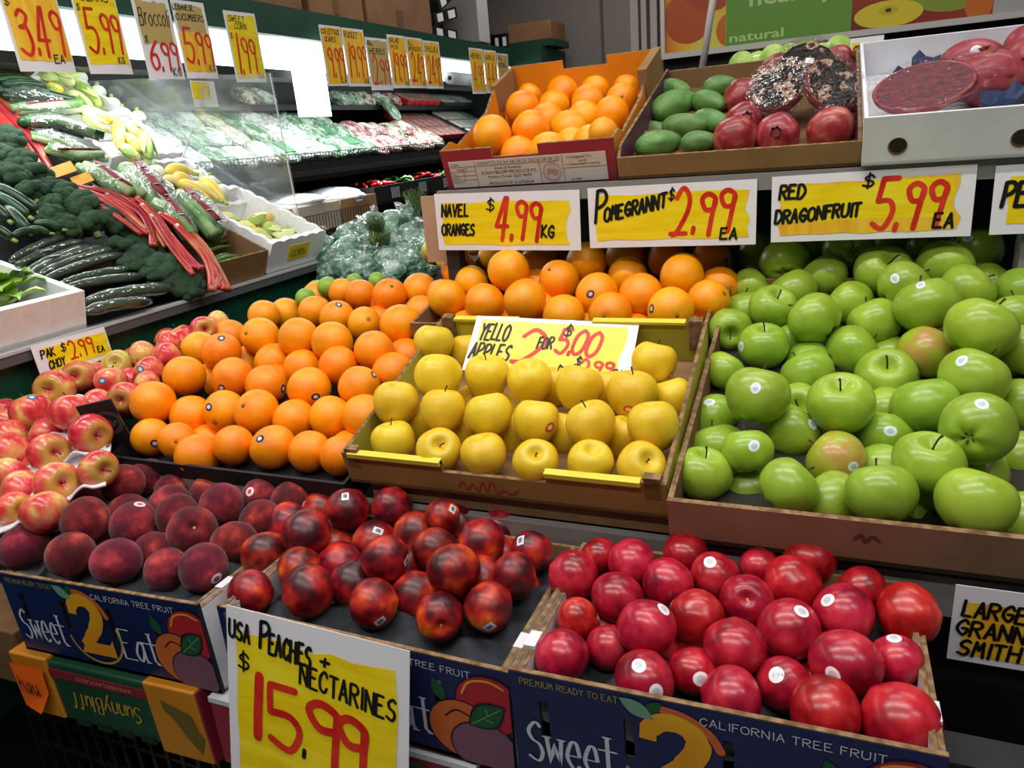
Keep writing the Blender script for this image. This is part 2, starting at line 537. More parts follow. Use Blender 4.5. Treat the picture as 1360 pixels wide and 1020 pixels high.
for i, (c, x, z, rx, rz) in enumerate([('#7b8a2c', .35, 1.84, .13, .07), ('#c9b62a', .165, 1.785, .105, .042), ('#b5a324', .165, 1.797, .03, .014), ('#3a2a10', .165, 1.797, .010, .006), ('#b5601e', .43, 1.78, .04, .05)]):
    mb.poly([(min(x + rx * math.cos(a * PI / 12), .468), -.0125 - .0002 * i, max(z + rz * math.sin(a * PI / 12), 1.746)) for a in range(24)], i)
    pms.append(mat('poster_apple_print', c, 0.35))
mb.obj('printed_fruit', pms, pl)
MB().box((0.47, -0.012, 1.745), (1.1, -0.002, 2.535)).obj('blank_panel', mat('poster_white', '#9a9896', 0.5), pl)

# ================================================================== the fruit stand
st = thing('fruit_stand', 'stepped fruit display stand with grey steel shelf fronts', 'stand', (0, 0, 0))
dark_m = mat('stand_dark_board', '#18181a', 0.7)
slab = lambda x0, x1, y0, z0, y1, z1, t: MB().add([(x0, y0, z0 - t), (x1, y0, z0 - t), (x1, y1, z1 - t), (x0, y1, z1 - t), (x0, y0, z0), (x1, y0, z0), (x1, y1, z1), (x0, y1, z1)],
                                                 [(0, 3, 2, 1), (4, 5, 6, 7), (0, 1, 5, 4), (1, 2, 6, 5), (2, 3, 7, 6), (3, 0, 4, 7)])
slab(-1.25, 0.75, 0.87, 0.965, 1.62, 1.148, .03).obj('middle_shelf', dark_m, st)
MB().box((-1.25, 0.855, 0.925), (0.75, 0.87, 0.978)).obj('shelf_front', steel, st)
MB().box((-1.2, 0.96, 0.0), (0.75, 1.62, 0.62)).obj('plinth', dark_m, st)
MB().box((-1.25, 0.935, 0.62), (0.75, 0.955, 0.93)).obj('back_board', dark_m, st)
slab(-0.76, 0.75, 1.44, 1.390, 1.99, 1.562, .02).obj('top_shelf', dark_m, st)
MB().box((-0.76, 1.425, 1.372), (0.75, 1.44, 1.402)).obj('shelf_front', steel, st)
MB().box((-0.76, 1.99, 0.9), (0.75, 2.02, 1.56)).obj('back_board', dark_m, st)
MB().box((0.30, 1.44, 0.96), (0.34, 1.48, 1.36)).obj('upright_post', mat('post_grey', '#7d7b75', 0.5), st)
MB().box((-0.76, 1.44, 0.96), (-0.73, 1.48, 1.36)).obj('upright_post', mat('post_dark', '#2a2928', 0.5), st)

# ------------------------------------------------------------------ positions measured in metres (centre x, y, z, radius, stalk axis, row, place, notes, sticker directions)
FRUIT = {
 'orange': [
  (-1.147,.916,1.021,0.0365,(0.00,0.75,0.66),0,0,'',[(0.84,-0.54,-0.07)]),
  (-1.073,.909,1.023,0.0333,(0.67,-0.69,0.28),0,1,'k',[]),
  (-1.009,.890,1.006,0.0405,(-0.53,-0.56,-0.64),0,2,'b',[]),
  (-1.062,.967,.990,0.0405,(-0.71,0.70,-0.00),0,3,'be',[]),
  (-.941,.910,1.025,0.0364,(0.00,0.73,0.68),0,4,'',[]),
  (-.864,.921,1.023,0.0392,(-0.62,0.17,0.77),0,5,'',[(0.00,-0.70,0.72)]),
  (-.789,.923,1.021,0.0362,(0.49,0.34,-0.80),0,6,'',[]),
  (-.722,.916,1.023,0.0343,(-0.00,-0.91,-0.42),0,7,'k',[]),
  (-1.186,.971,1.067,0.0438,(0.46,0.86,-0.21),1,0,'',[]),
  (-1.115,.989,1.038,0.0401,(0.35,0.37,-0.86),1,1,'',[]),
  (-1.032,.994,1.050,0.0400,(-0.21,0.96,0.20),1,2,'e',[(-0.07,-0.83,0.55)]),
  (-.955,.995,1.055,0.0414,(0.02,-0.80,0.59),1,3,'k',[]),
  (-.883,1.008,1.038,0.0405,(-0.81,-0.50,-0.29),1,4,'b',[]),
  (-.810,1.021,1.043,0.0392,(-0.87,-0.45,-0.20),1,5,'',[]),
  (-.736,1.018,1.051,0.0405,(-0.90,-0.40,-0.15),1,6,'b',[]),
  (-1.185,1.058,1.093,0.0421,(0.26,0.31,-0.91),2,0,'',[]),
  (-1.207,1.124,1.056,0.0405,(0.45,-0.86,0.25),2,1,'bk',[]),
  (-1.080,1.078,1.086,0.0415,(0.54,0.77,-0.33),2,2,'',[(0.15,-0.98,-0.15)]),
  (-.998,1.078,1.076,0.0407,(0.57,0.81,-0.14),2,3,'',[(0.99,0.02,-0.13)]),
  (-.892,1.075,1.076,0.0419,(-0.77,-0.06,0.63),2,4,'',[(0.78,-0.61,-0.15)]),
  (-.787,1.088,1.080,0.0407,(0.01,0.90,0.44),2,5,'e',[(0.79,0.19,0.59)]),
  (-.754,1.158,1.087,0.0405,(0.18,0.07,-0.98),2,6,'b',[]),
  (-1.272,1.193,1.107,0.0405,(-0.84,-0.55,-0.05),3,0,'',[]),
  (-1.167,1.150,1.117,0.0412,(-0.42,0.23,0.88),3,1,'',[(0.47,-0.27,0.84)]),
  (-1.167,1.212,1.071,0.0405,(0.44,0.86,0.25),3,2,'b',[]),
  (-1.068,1.189,1.085,0.0405,(-0.78,-0.15,0.61),3,3,'b',[]),
  (-.974,1.166,1.083,0.0405,(-0.85,-0.47,-0.24),3,4,'b',[]),
  (-.876,1.153,1.097,0.0398,(0.56,0.52,-0.64),3,5,'',[]),
  (-.814,1.192,1.119,0.0411,(0.18,0.12,-0.98),3,6,'',[]),
  (-.776,1.248,1.088,0.0405,(0.43,0.74,0.52),3,7,'b',[]),
  (-1.276,1.294,1.108,0.0405,(-0.00,0.59,0.81),4,0,'b',[]),
  (-1.120,1.222,1.132,0.0423,(-0.11,-0.90,0.42),4,1,'k',[]),
  (-1.010,1.212,1.135,0.0436,(-0.14,0.47,0.87),4,2,'',[]),
  (-.923,1.208,1.128,0.0434,(0.43,0.78,0.45),4,3,'',[]),
  (-.807,1.291,1.146,0.0432,(0.24,0.18,-0.95),4,4,'',[]),
  (-1.207,1.342,1.148,0.0369,(0.01,0.56,0.83),5,0,'',[]),
  (-1.203,1.413,1.134,0.0405,(-0.08,-0.00,-1.00),5,1,'b',[]),
  (-1.087,1.376,1.150,0.0380,(-0.60,0.04,0.80),5,2,'',[]),
  (-1.008,1.351,1.143,0.0398,(0.32,0.31,-0.90),5,3,'',[(0.46,-0.27,0.85)]),
  (-.922,1.328,1.137,0.0372,(-0.74,0.53,-0.41),5,4,'e',[]),
  (-.816,1.398,1.145,0.0405,(0.60,0.72,0.33),5,5,'b',[]),
  (-1.149,1.475,1.159,0.0405,(-0.91,-0.35,0.20),6,0,'b',[]),
  (-1.072,1.472,1.175,0.0341,(-0.89,-0.26,0.38),6,1,'',[]),
  (-1.006,1.452,1.173,0.0380,(0.43,0.41,-0.80),6,2,'',[]),
  (-.906,1.420,1.179,0.0406,(0.56,-0.50,0.66),6,3,'k',[]),
  (-.864,1.484,1.177,0.0409,(-0.80,-0.05,0.60),6,4,'',[]),
  (-.793,1.462,1.171,0.0370,(-0.71,0.05,0.70),6,5,'',[]),
  (-.750,.981,1.000,0.0382,(0.44,0.90,-0.01),99,0,'b',[]),
  (-.955,1.471,1.146,0.0382,(0.26,-0.86,0.44),99,0,'b',[]),
  (-.764,1.382,1.106,0.0382,(0.96,0.21,-0.18),99,0,'b',[]),
  (-1.030,1.145,1.056,0.0382,(0.70,0.70,0.16),99,0,'b',[]),
  (-.922,1.388,1.125,0.0382,(0.43,-0.89,-0.15),99,0,'b',[]),
  (-.741,1.436,1.139,0.0382,(0.89,-0.45,0.03),99,0,'b',[]),
 ],
 'navel': [
  (-.731,1.366,1.185,0.0416,(0.25,0.20,-0.95),0,0,'',[]),
  (-.635,1.347,1.180,0.0416,(0.64,0.67,0.39),0,1,'',[]),
  (-.540,1.331,1.190,0.0428,(0.67,0.39,-0.63),0,2,'',[]),
  (-.451,1.305,1.167,0.0414,(-0.60,-0.14,-0.79),0,3,'',[]),
  (-.359,1.301,1.173,0.0415,(-0.03,-0.99,0.11),0,4,'k',[]),
  (-.249,1.312,1.177,0.0422,(0.44,-0.90,0.00),0,5,'k',[(-0.69,-0.68,0.25)]),
  (-.711,1.450,1.202,0.0381,(0.75,0.58,-0.30),1,0,'',[]),
  (-.605,1.415,1.234,0.0453,(-0.90,-0.19,-0.40),1,1,'',[]),
  (-.563,1.470,1.186,0.0419,(0.78,0.48,-0.39),1,2,'b',[]),
  (-.499,1.426,1.211,0.0418,(-0.25,-0.69,0.68),1,3,'k',[]),
  (-.404,1.372,1.194,0.0423,(-0.78,0.16,0.61),1,4,'',[(-0.01,-0.98,0.22)]),
  (-.315,1.364,1.194,0.0432,(0.11,0.06,-0.99),1,5,'',[]),
  (-.191,1.371,1.182,0.0405,(0.79,-0.41,0.45),1,6,'k',[]),
  (-.773,1.517,1.219,0.0405,(0.18,0.19,-0.96),2,0,'',[]),
  (-.606,1.564,1.211,0.0419,(-0.33,0.30,0.89),2,1,'b',[]),
  (-.459,1.492,1.234,0.0442,(0.57,-0.71,-0.40),2,2,'k',[]),
  (-.368,1.477,1.209,0.0411,(-0.18,0.39,0.90),2,3,'',[]),
  (-.251,1.438,1.216,0.0426,(-0.96,0.13,0.25),2,4,'',[]),
  (-.185,1.471,1.185,0.0419,(-0.50,0.36,0.79),2,5,'b',[]),
  (-.732,1.635,1.227,0.0419,(0.71,0.51,-0.49),3,0,'b',[]),
  (-.620,1.641,1.228,0.0419,(-0.09,0.38,0.92),3,1,'b',[]),
  (-.408,1.622,1.224,0.0419,(0.03,0.42,0.91),3,2,'b',[]),
  (-.312,1.605,1.220,0.0419,(0.90,0.43,0.03),3,3,'b',[]),
  (-.218,1.601,1.219,0.0419,(-0.61,0.29,0.73),3,4,'b',[]),
  (-.338,1.438,1.148,0.0391,(0.11,-0.14,-0.98),99,0,'b',[]),
  (-.531,1.406,1.156,0.0391,(-0.29,0.25,0.93),99,0,'b',[]),
  (-.423,1.351,1.128,0.0391,(-0.11,0.35,0.93),99,0,'b',[]),
  (-.483,1.364,1.150,0.0391,(0.89,0.30,-0.33),99,0,'b',[]),
  (-.249,1.408,1.140,0.0391,(0.47,0.70,-0.53),99,0,'b',[]),
  (-.672,1.397,1.154,0.0391,(-0.17,0.89,-0.42),99,0,'b',[]),
  (-.598,1.374,1.132,0.0391,(-0.83,0.37,0.42),99,0,'b',[]),
  (-.677,1.336,1.128,0.0391,(-0.42,0.90,0.15),99,0,'b',[]),
  (-.319,1.330,1.129,0.0391,(0.01,0.95,0.30),99,0,'b',[]),
  (-.225,1.347,1.125,0.0391,(0.87,-0.46,-0.17),99,0,'b',[]),
  (-.362,1.376,1.139,0.0391,(0.82,-0.47,0.31),99,0,'b',[]),
 ],
 'topnavel': [
  (-.722,1.628,1.472,0.0421,(0.59,0.54,0.60),0,0,'b',[]),
  (-.618,1.556,1.457,0.0421,(0.78,0.58,0.22),0,1,'b',[]),
  (-.543,1.532,1.461,0.0421,(0.34,0.36,-0.87),0,2,'b',[]),
  (-.455,1.561,1.468,0.0421,(0.76,0.48,0.43),0,4,'b',[]),
  (-.514,1.610,1.467,0.0421,(-0.05,0.22,-0.97),0,3,'b',[]),
  (-.682,1.566,1.505,0.0426,(0.79,0.61,-0.05),1,0,'',[]),
  (-.611,1.619,1.507,0.0438,(-0.86,-0.07,0.51),1,1,'',[]),
  (-.539,1.675,1.503,0.0432,(-0.25,0.18,-0.95),1,2,'',[]),
  (-.417,1.512,1.491,0.0305,(0.17,0.30,0.94),1,3,'',[]),
  (-.747,1.821,1.533,0.0421,(0.68,0.53,0.50),2,0,'b',[]),
  (-.615,1.741,1.526,0.0421,(0.67,0.48,0.56),2,1,'b',[]),
  (-.527,1.753,1.524,0.0421,(0.69,0.47,-0.56),2,2,'b',[]),
  (-.446,1.697,1.529,0.0388,(0.28,0.31,0.91),2,3,'',[]),
  (-.688,1.777,1.562,0.0405,(-0.34,0.10,0.93),3,0,'',[]),
  (-.618,1.812,1.558,0.0397,(0.74,0.49,0.46),3,1,'',[]),
  (-.537,1.821,1.561,0.0406,(-0.99,-0.04,0.14),3,2,'',[]),
  (-.445,1.786,1.557,0.0386,(0.24,-0.96,0.15),3,3,'k',[]),
  (-.708,1.898,1.593,0.0390,(-0.10,0.17,0.98),4,0,'',[]),
  (-.617,1.883,1.592,0.0423,(0.36,0.41,-0.84),4,1,'',[]),
  (-.534,1.893,1.591,0.0395,(0.87,0.50,0.03),4,2,'',[]),
  (-.458,1.899,1.594,0.0362,(-0.77,0.10,-0.64),4,3,'',[]),
  (-.456,1.653,1.456,0.0400,(-0.03,-0.41,-0.91),99,0,'b',[]),
  (-.436,1.890,1.533,0.0400,(0.67,0.53,0.53),99,0,'b',[]),
  (-.447,1.752,1.492,0.0400,(-0.02,0.41,-0.91),99,0,'b',[]),
 ],
 'yellow': [
  (-.601,.897,1.065,0.0360,(-0.16,0.12,0.98),0,0,'',[]),
  (-.518,.887,1.062,0.0348,(0.48,-0.55,0.68),0,1,'k',[]),
  (-.442,.886,1.062,0.0354,(-0.21,0.08,0.97),0,2,'',[]),
  (-.360,.882,1.061,0.0339,(0.26,-0.55,0.79),0,3,'k',[]),
  (-.281,.886,1.065,0.0339,(0.22,-0.23,0.95),0,4,'',[]),
  (-.212,.891,1.064,0.0346,(0.52,-0.51,0.68),0,5,'k',[]),
  (-.595,.991,1.059,0.0374,(0.05,0.04,1.00),1,0,'b',[]),
  (-.514,.986,1.052,0.0374,(-0.05,0.34,0.94),1,1,'b',[]),
  (-.435,.990,1.050,0.0374,(0.02,0.24,0.97),1,2,'b',[]),
  (-.348,.996,1.057,0.0374,(0.09,0.35,0.93),1,3,'b',[]),
  (-.255,.987,1.061,0.0374,(0.25,0.08,0.96),1,4,'b',[]),
  (-.621,.949,1.109,0.0380,(0.16,0.11,0.98),2,0,'',[]),
  (-.535,.946,1.104,0.0369,(0.03,0.29,0.96),2,1,'',[]),
  (-.458,.950,1.100,0.0361,(-0.25,0.31,0.92),2,2,'',[]),
  (-.383,.951,1.094,0.0362,(-0.01,0.44,0.90),2,3,'',[(0.83,-0.56,0.03)]),
  (-.294,.942,1.099,0.0375,(-0.23,0.01,0.97),2,4,'',[]),
  (-.207,.950,1.100,0.0387,(-0.10,0.16,0.98),2,5,'',[]),
  (-.571,1.007,1.136,0.0404,(-0.20,0.50,0.84),3,0,'',[]),
  (-.500,1.042,1.129,0.0389,(0.06,0.07,1.00),3,1,'',[]),
  (-.423,1.037,1.126,0.0383,(0.05,-0.14,0.99),3,2,'',[]),
  (-.338,1.027,1.124,0.0388,(0.21,0.34,0.92),3,3,'',[]),
  (-.255,1.030,1.117,0.0389,(0.06,0.17,0.98),3,4,'',[(0.05,-0.95,-0.31)]),
  (-.204,1.076,1.093,0.0374,(-0.32,0.22,0.92),3,5,'b',[]),
  (-.607,1.193,1.121,0.0374,(-0.09,0.36,0.93),4,0,'b',[]),
  (-.402,1.098,1.096,0.0374,(0.09,0.19,0.98),4,1,'b',[]),
  (-.311,1.093,1.097,0.0374,(-0.04,0.29,0.96),4,2,'b',[]),
  (-.651,1.146,1.151,0.0379,(0.08,0.37,0.93),5,0,'',[]),
  (-.243,1.130,1.135,0.0374,(0.19,0.30,0.94),5,1,'',[(0.83,-0.34,-0.44)]),
  (-.478,1.037,1.070,0.0349,(0.59,0.06,0.80),99,0,'b',[]),
  (-.537,1.056,1.071,0.0349,(-0.38,0.80,0.46),99,0,'b',[]),
 ],
 'green': [
  (-.137,.933,1.043,0.0400,(0.20,0.02,0.98),0,0,'k',[(-0.72,-0.67,0.19)]),
  (-.080,.968,1.002,0.0433,(-0.79,0.31,0.53),0,1,'b',[]),
  (-.026,.891,1.056,0.0381,(0.66,0.42,0.61),0,2,'',[]),
  (.026,.929,1.020,0.0433,(-0.70,0.42,0.58),0,3,'b',[]),
  (.078,.888,1.060,0.0408,(-0.19,0.52,0.83),0,4,'',[]),
  (.137,.953,1.006,0.0433,(0.14,-0.84,0.52),0,5,'bk',[]),
  (.173,.876,1.066,0.0432,(0.36,0.43,0.83),0,6,'',[]),
  (.228,.932,1.016,0.0433,(-0.26,0.56,0.79),0,7,'b',[]),
  (-.127,1.018,1.041,0.0433,(-0.33,0.44,0.83),1,0,'b',[]),
  (-.081,.957,1.071,0.0341,(-0.19,0.47,0.86),1,1,'',[(0.31,-0.75,0.59)]),
  (-.029,1.054,1.062,0.0423,(0.61,0.42,0.68),1,2,'',[(0.67,-0.48,0.56)]),
  (.030,.994,1.052,0.0410,(-0.81,0.36,0.46),1,3,'r',[(0.52,-0.83,0.18)]),
  (.092,1.070,1.060,0.0392,(0.10,0.46,0.88),1,4,'',[(0.11,-0.83,0.54)]),
  (.093,1.010,1.030,0.0433,(0.56,0.39,0.73),1,5,'b',[]),
  (.131,.940,1.080,0.0425,(0.11,-0.19,0.98),1,6,'k',[]),
  (.193,1.017,1.037,0.0433,(0.20,0.46,0.87),1,7,'b',[]),
  (.253,1.065,1.039,0.0413,(-0.76,0.50,0.42),1,8,'',[]),
  (-.143,1.091,1.060,0.0408,(-0.87,0.21,0.45),2,0,'',[(-0.11,-0.46,0.88)]),
  (-.076,1.033,1.124,0.0457,(0.14,0.45,0.88),2,1,'',[(0.01,-0.84,0.55)]),
  (-.022,1.133,1.065,0.0433,(-0.04,-0.81,0.59),2,2,'bk',[]),
  (.033,1.057,1.110,0.0449,(-0.04,-0.33,0.94),2,3,'k',[]),
  (.141,1.088,1.101,0.0440,(-0.23,0.47,0.85),2,5,'',[]),
  (.094,1.141,1.064,0.0433,(-0.73,0.41,0.55),2,4,'b',[]),
  (.187,.989,1.111,0.0446,(0.42,0.91,0.02),2,6,'e',[(-0.05,-0.41,0.91)]),
  (.269,1.149,1.087,0.0396,(0.64,0.25,0.72),2,7,'',[]),
  (-.141,1.184,1.108,0.0351,(0.47,0.45,0.76),3,0,'',[]),
  (-.084,1.249,1.134,0.0427,(0.08,-0.14,0.99),3,1,'k',[(-0.79,-0.60,0.13)]),
  (-.045,1.316,1.111,0.0433,(-0.76,0.31,0.57),3,2,'b',[]),
  (-.013,1.201,1.102,0.0420,(-0.51,0.39,0.77),3,3,'',[]),
  (.051,1.269,1.123,0.0438,(0.85,0.28,0.45),3,4,'',[]),
  (.099,1.204,1.103,0.0460,(-0.02,-0.62,0.79),3,5,'k',[]),
  (.157,1.254,1.127,0.0461,(0.45,0.34,0.83),3,6,'r',[]),
  (.202,1.136,1.128,0.0458,(0.49,0.32,0.81),3,7,'',[(-0.44,-0.54,0.72)]),
  (.282,1.242,1.139,0.0455,(0.06,0.40,0.92),3,8,'',[]),
  (-.145,1.310,1.144,0.0397,(0.16,-0.99,-0.01),4,0,'k',[]),
  (-.127,1.411,1.151,0.0433,(-0.13,0.37,0.92),4,1,'b',[]),
  (-.077,1.354,1.174,0.0422,(0.36,-0.38,0.85),4,2,'k',[]),
  (-.008,1.282,1.174,0.0441,(-0.80,0.31,0.52),4,3,'',[]),
  (.087,1.337,1.154,0.0442,(-0.46,0.40,0.80),4,4,'',[]),
  (.157,1.309,1.190,0.0477,(-0.31,0.40,0.86),4,5,'',[(-0.30,-0.44,0.85)]),
  (.216,1.206,1.181,0.0482,(0.48,0.29,0.83),4,6,'',[]),
  (.289,1.353,1.160,0.0433,(-0.05,0.40,0.92),4,7,'b',[]),
  (-.126,1.479,1.183,0.0386,(0.71,0.38,0.59),5,0,'',[]),
  (-.067,1.517,1.225,0.0461,(-0.06,0.90,0.44),5,1,'e',[]),
  (-.047,1.431,1.185,0.0433,(-0.57,0.32,0.75),5,2,'b',[]),
  (.005,1.486,1.202,0.0433,(-0.52,0.34,0.79),5,3,'',[]),
  (.049,1.405,1.171,0.0409,(-0.76,0.35,0.55),5,4,'',[]),
  (.130,1.388,1.205,0.0446,(0.74,0.26,0.62),5,5,'',[(-0.40,-0.79,0.46)]),
  (.223,1.396,1.196,0.0437,(0.76,0.21,0.62),5,6,'',[]),
  (.310,1.426,1.186,0.0452,(0.41,0.27,0.87),5,7,'',[]),
  (.045,1.548,1.240,0.0473,(-0.25,0.95,-0.21),6,0,'e',[]),
  (.101,1.468,1.216,0.0491,(0.31,-0.69,0.66),6,1,'k',[]),
  (.198,1.472,1.224,0.0470,(0.46,0.28,0.84),6,2,'',[]),
  (.269,1.497,1.184,0.0433,(0.68,0.21,0.70),6,4,'b',[]),
  (.259,1.562,1.234,0.0459,(-0.47,0.40,0.78),6,3,'',[(-0.47,-0.65,0.60)]),
  (-.126,1.648,1.224,0.0433,(-0.04,0.33,0.94),7,0,'b',[]),
  (-.022,1.664,1.229,0.0433,(0.24,0.33,0.91),7,1,'b',[]),
  (.135,1.691,1.227,0.0433,(0.54,0.28,0.80),7,2,'b',[]),
  (.193,1.635,1.229,0.0433,(-0.16,0.35,0.92),7,3,'b',[]),
  (.162,1.360,1.118,0.0400,(0.67,-0.44,-0.60),99,0,'b',[]),
  (.111,1.317,1.097,0.0400,(-0.41,0.80,0.45),99,0,'b',[]),
  (.075,.959,1.006,0.0400,(0.27,0.95,-0.14),99,0,'b',[]),
  (-.014,1.263,1.101,0.0400,(0.76,-0.61,-0.24),99,0,'b',[]),
 ],
 'pink': [
  (-1.161,.654,1.006,0.0298,(0.99,-0.08,0.10),0,0,'k',[]),
  (-1.136,.714,1.025,0.0357,(0.97,-0.15,0.18),0,3,'k',[]),
  (-1.086,.755,1.036,0.0325,(0.97,-0.21,0.13),0,4,'k',[]),
  (-1.098,.660,1.005,0.0371,(-0.56,0.18,0.81),0,2,'b',[]),
  (-1.205,.700,1.009,0.0371,(-0.75,-0.61,0.24),0,1,'b',[]),
  (-1.265,.723,1.022,0.0316,(-0.05,0.82,0.58),1,0,'',[]),
  (-1.238,.781,1.041,0.0363,(0.98,-0.09,0.19),1,1,'k',[]),
  (-1.190,.831,1.060,0.0373,(0.99,-0.12,-0.05),1,3,'k',[]),
  (-1.336,.853,1.037,0.0371,(-0.76,-0.48,0.45),1,2,'b',[]),
  (-1.337,.776,1.034,0.0371,(-0.69,-0.29,0.66),2,1,'b',[]),
  (-1.390,.815,1.043,0.0342,(-0.74,-0.55,0.38),2,2,'',[]),
  (-1.401,.874,1.070,0.0391,(-0.44,0.19,0.88),2,3,'',[(0.51,-0.05,0.86)]),
  (-1.281,.868,1.080,0.0381,(-0.35,0.35,0.87),2,4,'',[]),
  (-1.316,.951,1.056,0.0371,(-0.79,-0.47,0.40),2,5,'b',[]),
  (-1.467,.863,1.042,0.0371,(-0.09,0.71,0.70),2,0,'b',[]),
  (-1.522,.896,1.053,0.0321,(-0.46,0.14,0.87),3,0,'',[]),
  (-1.551,.992,1.060,0.0371,(-0.27,0.43,0.86),3,1,'b',[]),
  (-1.413,.943,1.093,0.0392,(0.41,-0.87,0.27),3,2,'k',[]),
  (-1.437,1.015,1.093,0.0365,(0.56,-0.75,0.35),3,3,'k',[]),
  (-1.469,1.073,1.072,0.0371,(-0.47,0.12,0.87),3,4,'b',[]),
  (-1.332,1.005,1.091,0.0339,(-0.22,0.47,0.85),3,5,'',[(0.36,-0.85,0.38)]),
  (-1.248,.963,1.078,0.0315,(0.44,-0.90,0.04),3,6,'k',[]),
  (-1.351,1.064,1.066,0.0371,(-0.80,-0.46,0.38),3,7,'b',[]),
  (-1.248,1.019,1.087,0.0275,(-0.79,-0.36,0.50),3,8,'',[]),
  (-1.407,1.089,1.097,0.0350,(0.55,-0.67,0.49),4,0,'kg',[]),
  (-1.421,1.155,1.088,0.0371,(-0.29,0.36,0.89),4,1,'b',[]),
  (-1.287,1.064,1.097,0.0335,(-0.71,-0.22,0.67),4,3,'',[(0.30,-0.86,0.41)]),
  (-1.360,1.119,1.116,0.0298,(-0.81,-0.58,0.03),4,2,'g',[]),
  (-1.302,1.128,1.110,0.0322,(0.32,0.88,0.35),4,4,'',[]),
  (-1.341,1.175,1.122,0.0305,(-0.84,-0.53,0.13),4,5,'',[]),
  (-1.365,1.232,1.105,0.0371,(-0.80,-0.35,0.49),4,6,'b',[]),
  (-1.305,1.246,1.137,0.0324,(0.82,-0.53,0.21),5,0,'k',[]),
  (-1.311,1.302,1.142,0.0273,(0.36,0.83,0.42),5,1,'g',[]),
  (-1.322,1.013,1.039,0.0349,(-0.01,-0.39,0.92),99,0,'b',[]),
  (-1.410,1.275,1.106,0.0349,(-0.41,-0.14,0.90),99,0,'b',[]),
  (-1.297,.796,.998,0.0349,(0.57,-0.78,-0.27),99,0,'b',[]),
  (-1.464,1.282,1.094,0.0349,(0.38,0.92,-0.01),99,0,'b',[]),
 ],
 'peach': [
  (-1.123,.629,.959,0.0357,(-0.71,-0.14,0.69),0,0,'',[]),
  (-1.011,.626,.965,0.0350,(-0.29,0.65,0.71),0,1,'',[]),
  (-.930,.635,.960,0.0355,(-0.08,-0.41,-0.91),0,2,'',[]),
  (-.850,.649,.950,0.0320,(-0.83,-0.55,0.09),0,3,'',[]),
  (-.785,.657,.960,0.0347,(0.55,0.65,-0.53),0,4,'',[(0.93,-0.32,-0.15)]),
  (-1.156,.703,.935,0.0353,(-0.40,0.48,0.78),1,0,'b',[(0.69,-0.33,0.65)]),
  (-1.039,.705,.928,0.0353,(0.30,0.15,-0.94),1,1,'b',[]),
  (-.924,.696,.937,0.0353,(-0.12,0.78,0.61),1,2,'b',[]),
  (-1.040,.680,.988,0.0366,(-0.80,-0.47,0.36),2,0,'',[]),
  (-.980,.714,.970,0.0370,(0.47,0.64,-0.61),2,1,'',[(0.37,0.22,0.90)]),
  (-.854,.711,.979,0.0365,(0.73,-0.44,0.53),2,2,'k',[]),
  (-.787,.721,.961,0.0342,(-0.64,0.24,0.73),2,3,'',[]),
  (-1.184,.785,.945,0.0353,(0.21,0.09,-0.97),3,0,'b',[]),
  (-1.053,.762,.953,0.0353,(0.09,-0.14,-0.99),3,1,'b',[]),
  (-.925,.751,.974,0.0352,(0.27,0.93,0.25),3,2,'',[]),
  (-.872,.792,.979,0.0356,(-0.72,0.06,0.69),3,3,'',[]),
  (-1.144,.840,.926,0.0353,(0.46,0.69,-0.55),4,1,'b',[]),
  (-1.000,.804,.957,0.0353,(-0.42,0.43,0.80),4,2,'b',[]),
  (-1.095,.798,.986,0.0360,(0.42,0.56,-0.71),4,0,'',[]),
  (-1.044,.852,.949,0.0353,(0.33,0.93,0.17),4,3,'b',[]),
  (-.971,.862,.950,0.0353,(0.38,0.26,-0.89),4,4,'b',[]),
  (-.789,.782,.967,0.0323,(-0.84,-0.10,0.53),4,5,'',[]),
  (-1.105,.858,.970,0.0343,(-0.83,-0.53,0.19),5,0,'',[]),
  (-.840,.846,.969,0.0324,(0.39,0.20,-0.90),5,1,'',[(0.03,-0.74,0.67)]),
  (-.778,.842,.966,0.0347,(-0.91,-0.28,0.30),5,2,'',[(0.99,-0.10,0.06)]),
  (-.825,.735,.927,0.0326,(-0.30,-0.67,0.68),99,0,'b',[]),
  (-.789,.700,.905,0.0326,(0.35,-0.94,0.05),99,0,'b',[]),
  (-.974,.705,.906,0.0326,(-0.39,-0.79,0.48),99,0,'b',[]),
 ],
 'nectarine': [
  (-.684,.635,.952,0.0309,(0.42,0.91,0.05),0,0,'',[]),
  (-.595,.645,.964,0.0344,(0.55,0.83,-0.07),0,1,'',[]),
  (-.503,.654,.956,0.0321,(-0.91,-0.40,-0.08),0,2,'',[(0.71,-0.66,-0.25)]),
  (-.407,.652,.957,0.0304,(0.53,-0.84,0.13),0,3,'k',[]),
  (-.353,.679,.963,0.0311,(0.80,0.55,-0.25),0,4,'',[(0.39,-0.89,-0.22)]),
  (-.720,.710,.961,0.0333,(-0.42,0.52,0.74),1,0,'',[]),
  (-.640,.686,.964,0.0305,(-0.63,-0.60,-0.49),1,1,'',[]),
  (-.563,.699,.945,0.0348,(-0.33,0.64,0.69),1,2,'b',[]),
  (-.471,.705,.938,0.0348,(0.18,-0.28,-0.94),1,3,'b',[]),
  (-.341,.733,.974,0.0293,(-0.99,-0.10,0.06),1,4,'',[]),
  (-.664,.738,.986,0.0360,(0.57,0.37,-0.73),2,0,'',[]),
  (-.614,.737,.942,0.0348,(0.66,0.45,-0.60),2,1,'b',[]),
  (-.518,.713,.983,0.0326,(-0.66,0.35,0.66),2,2,'',[(0.99,0.11,-0.01)]),
  (-.408,.700,.992,0.0343,(-0.46,0.56,0.69),2,4,'',[]),
  (-.393,.744,.949,0.0348,(0.71,0.70,-0.00),2,5,'b',[]),
  (-.517,.760,.937,0.0348,(-0.66,0.37,0.65),2,3,'b',[]),
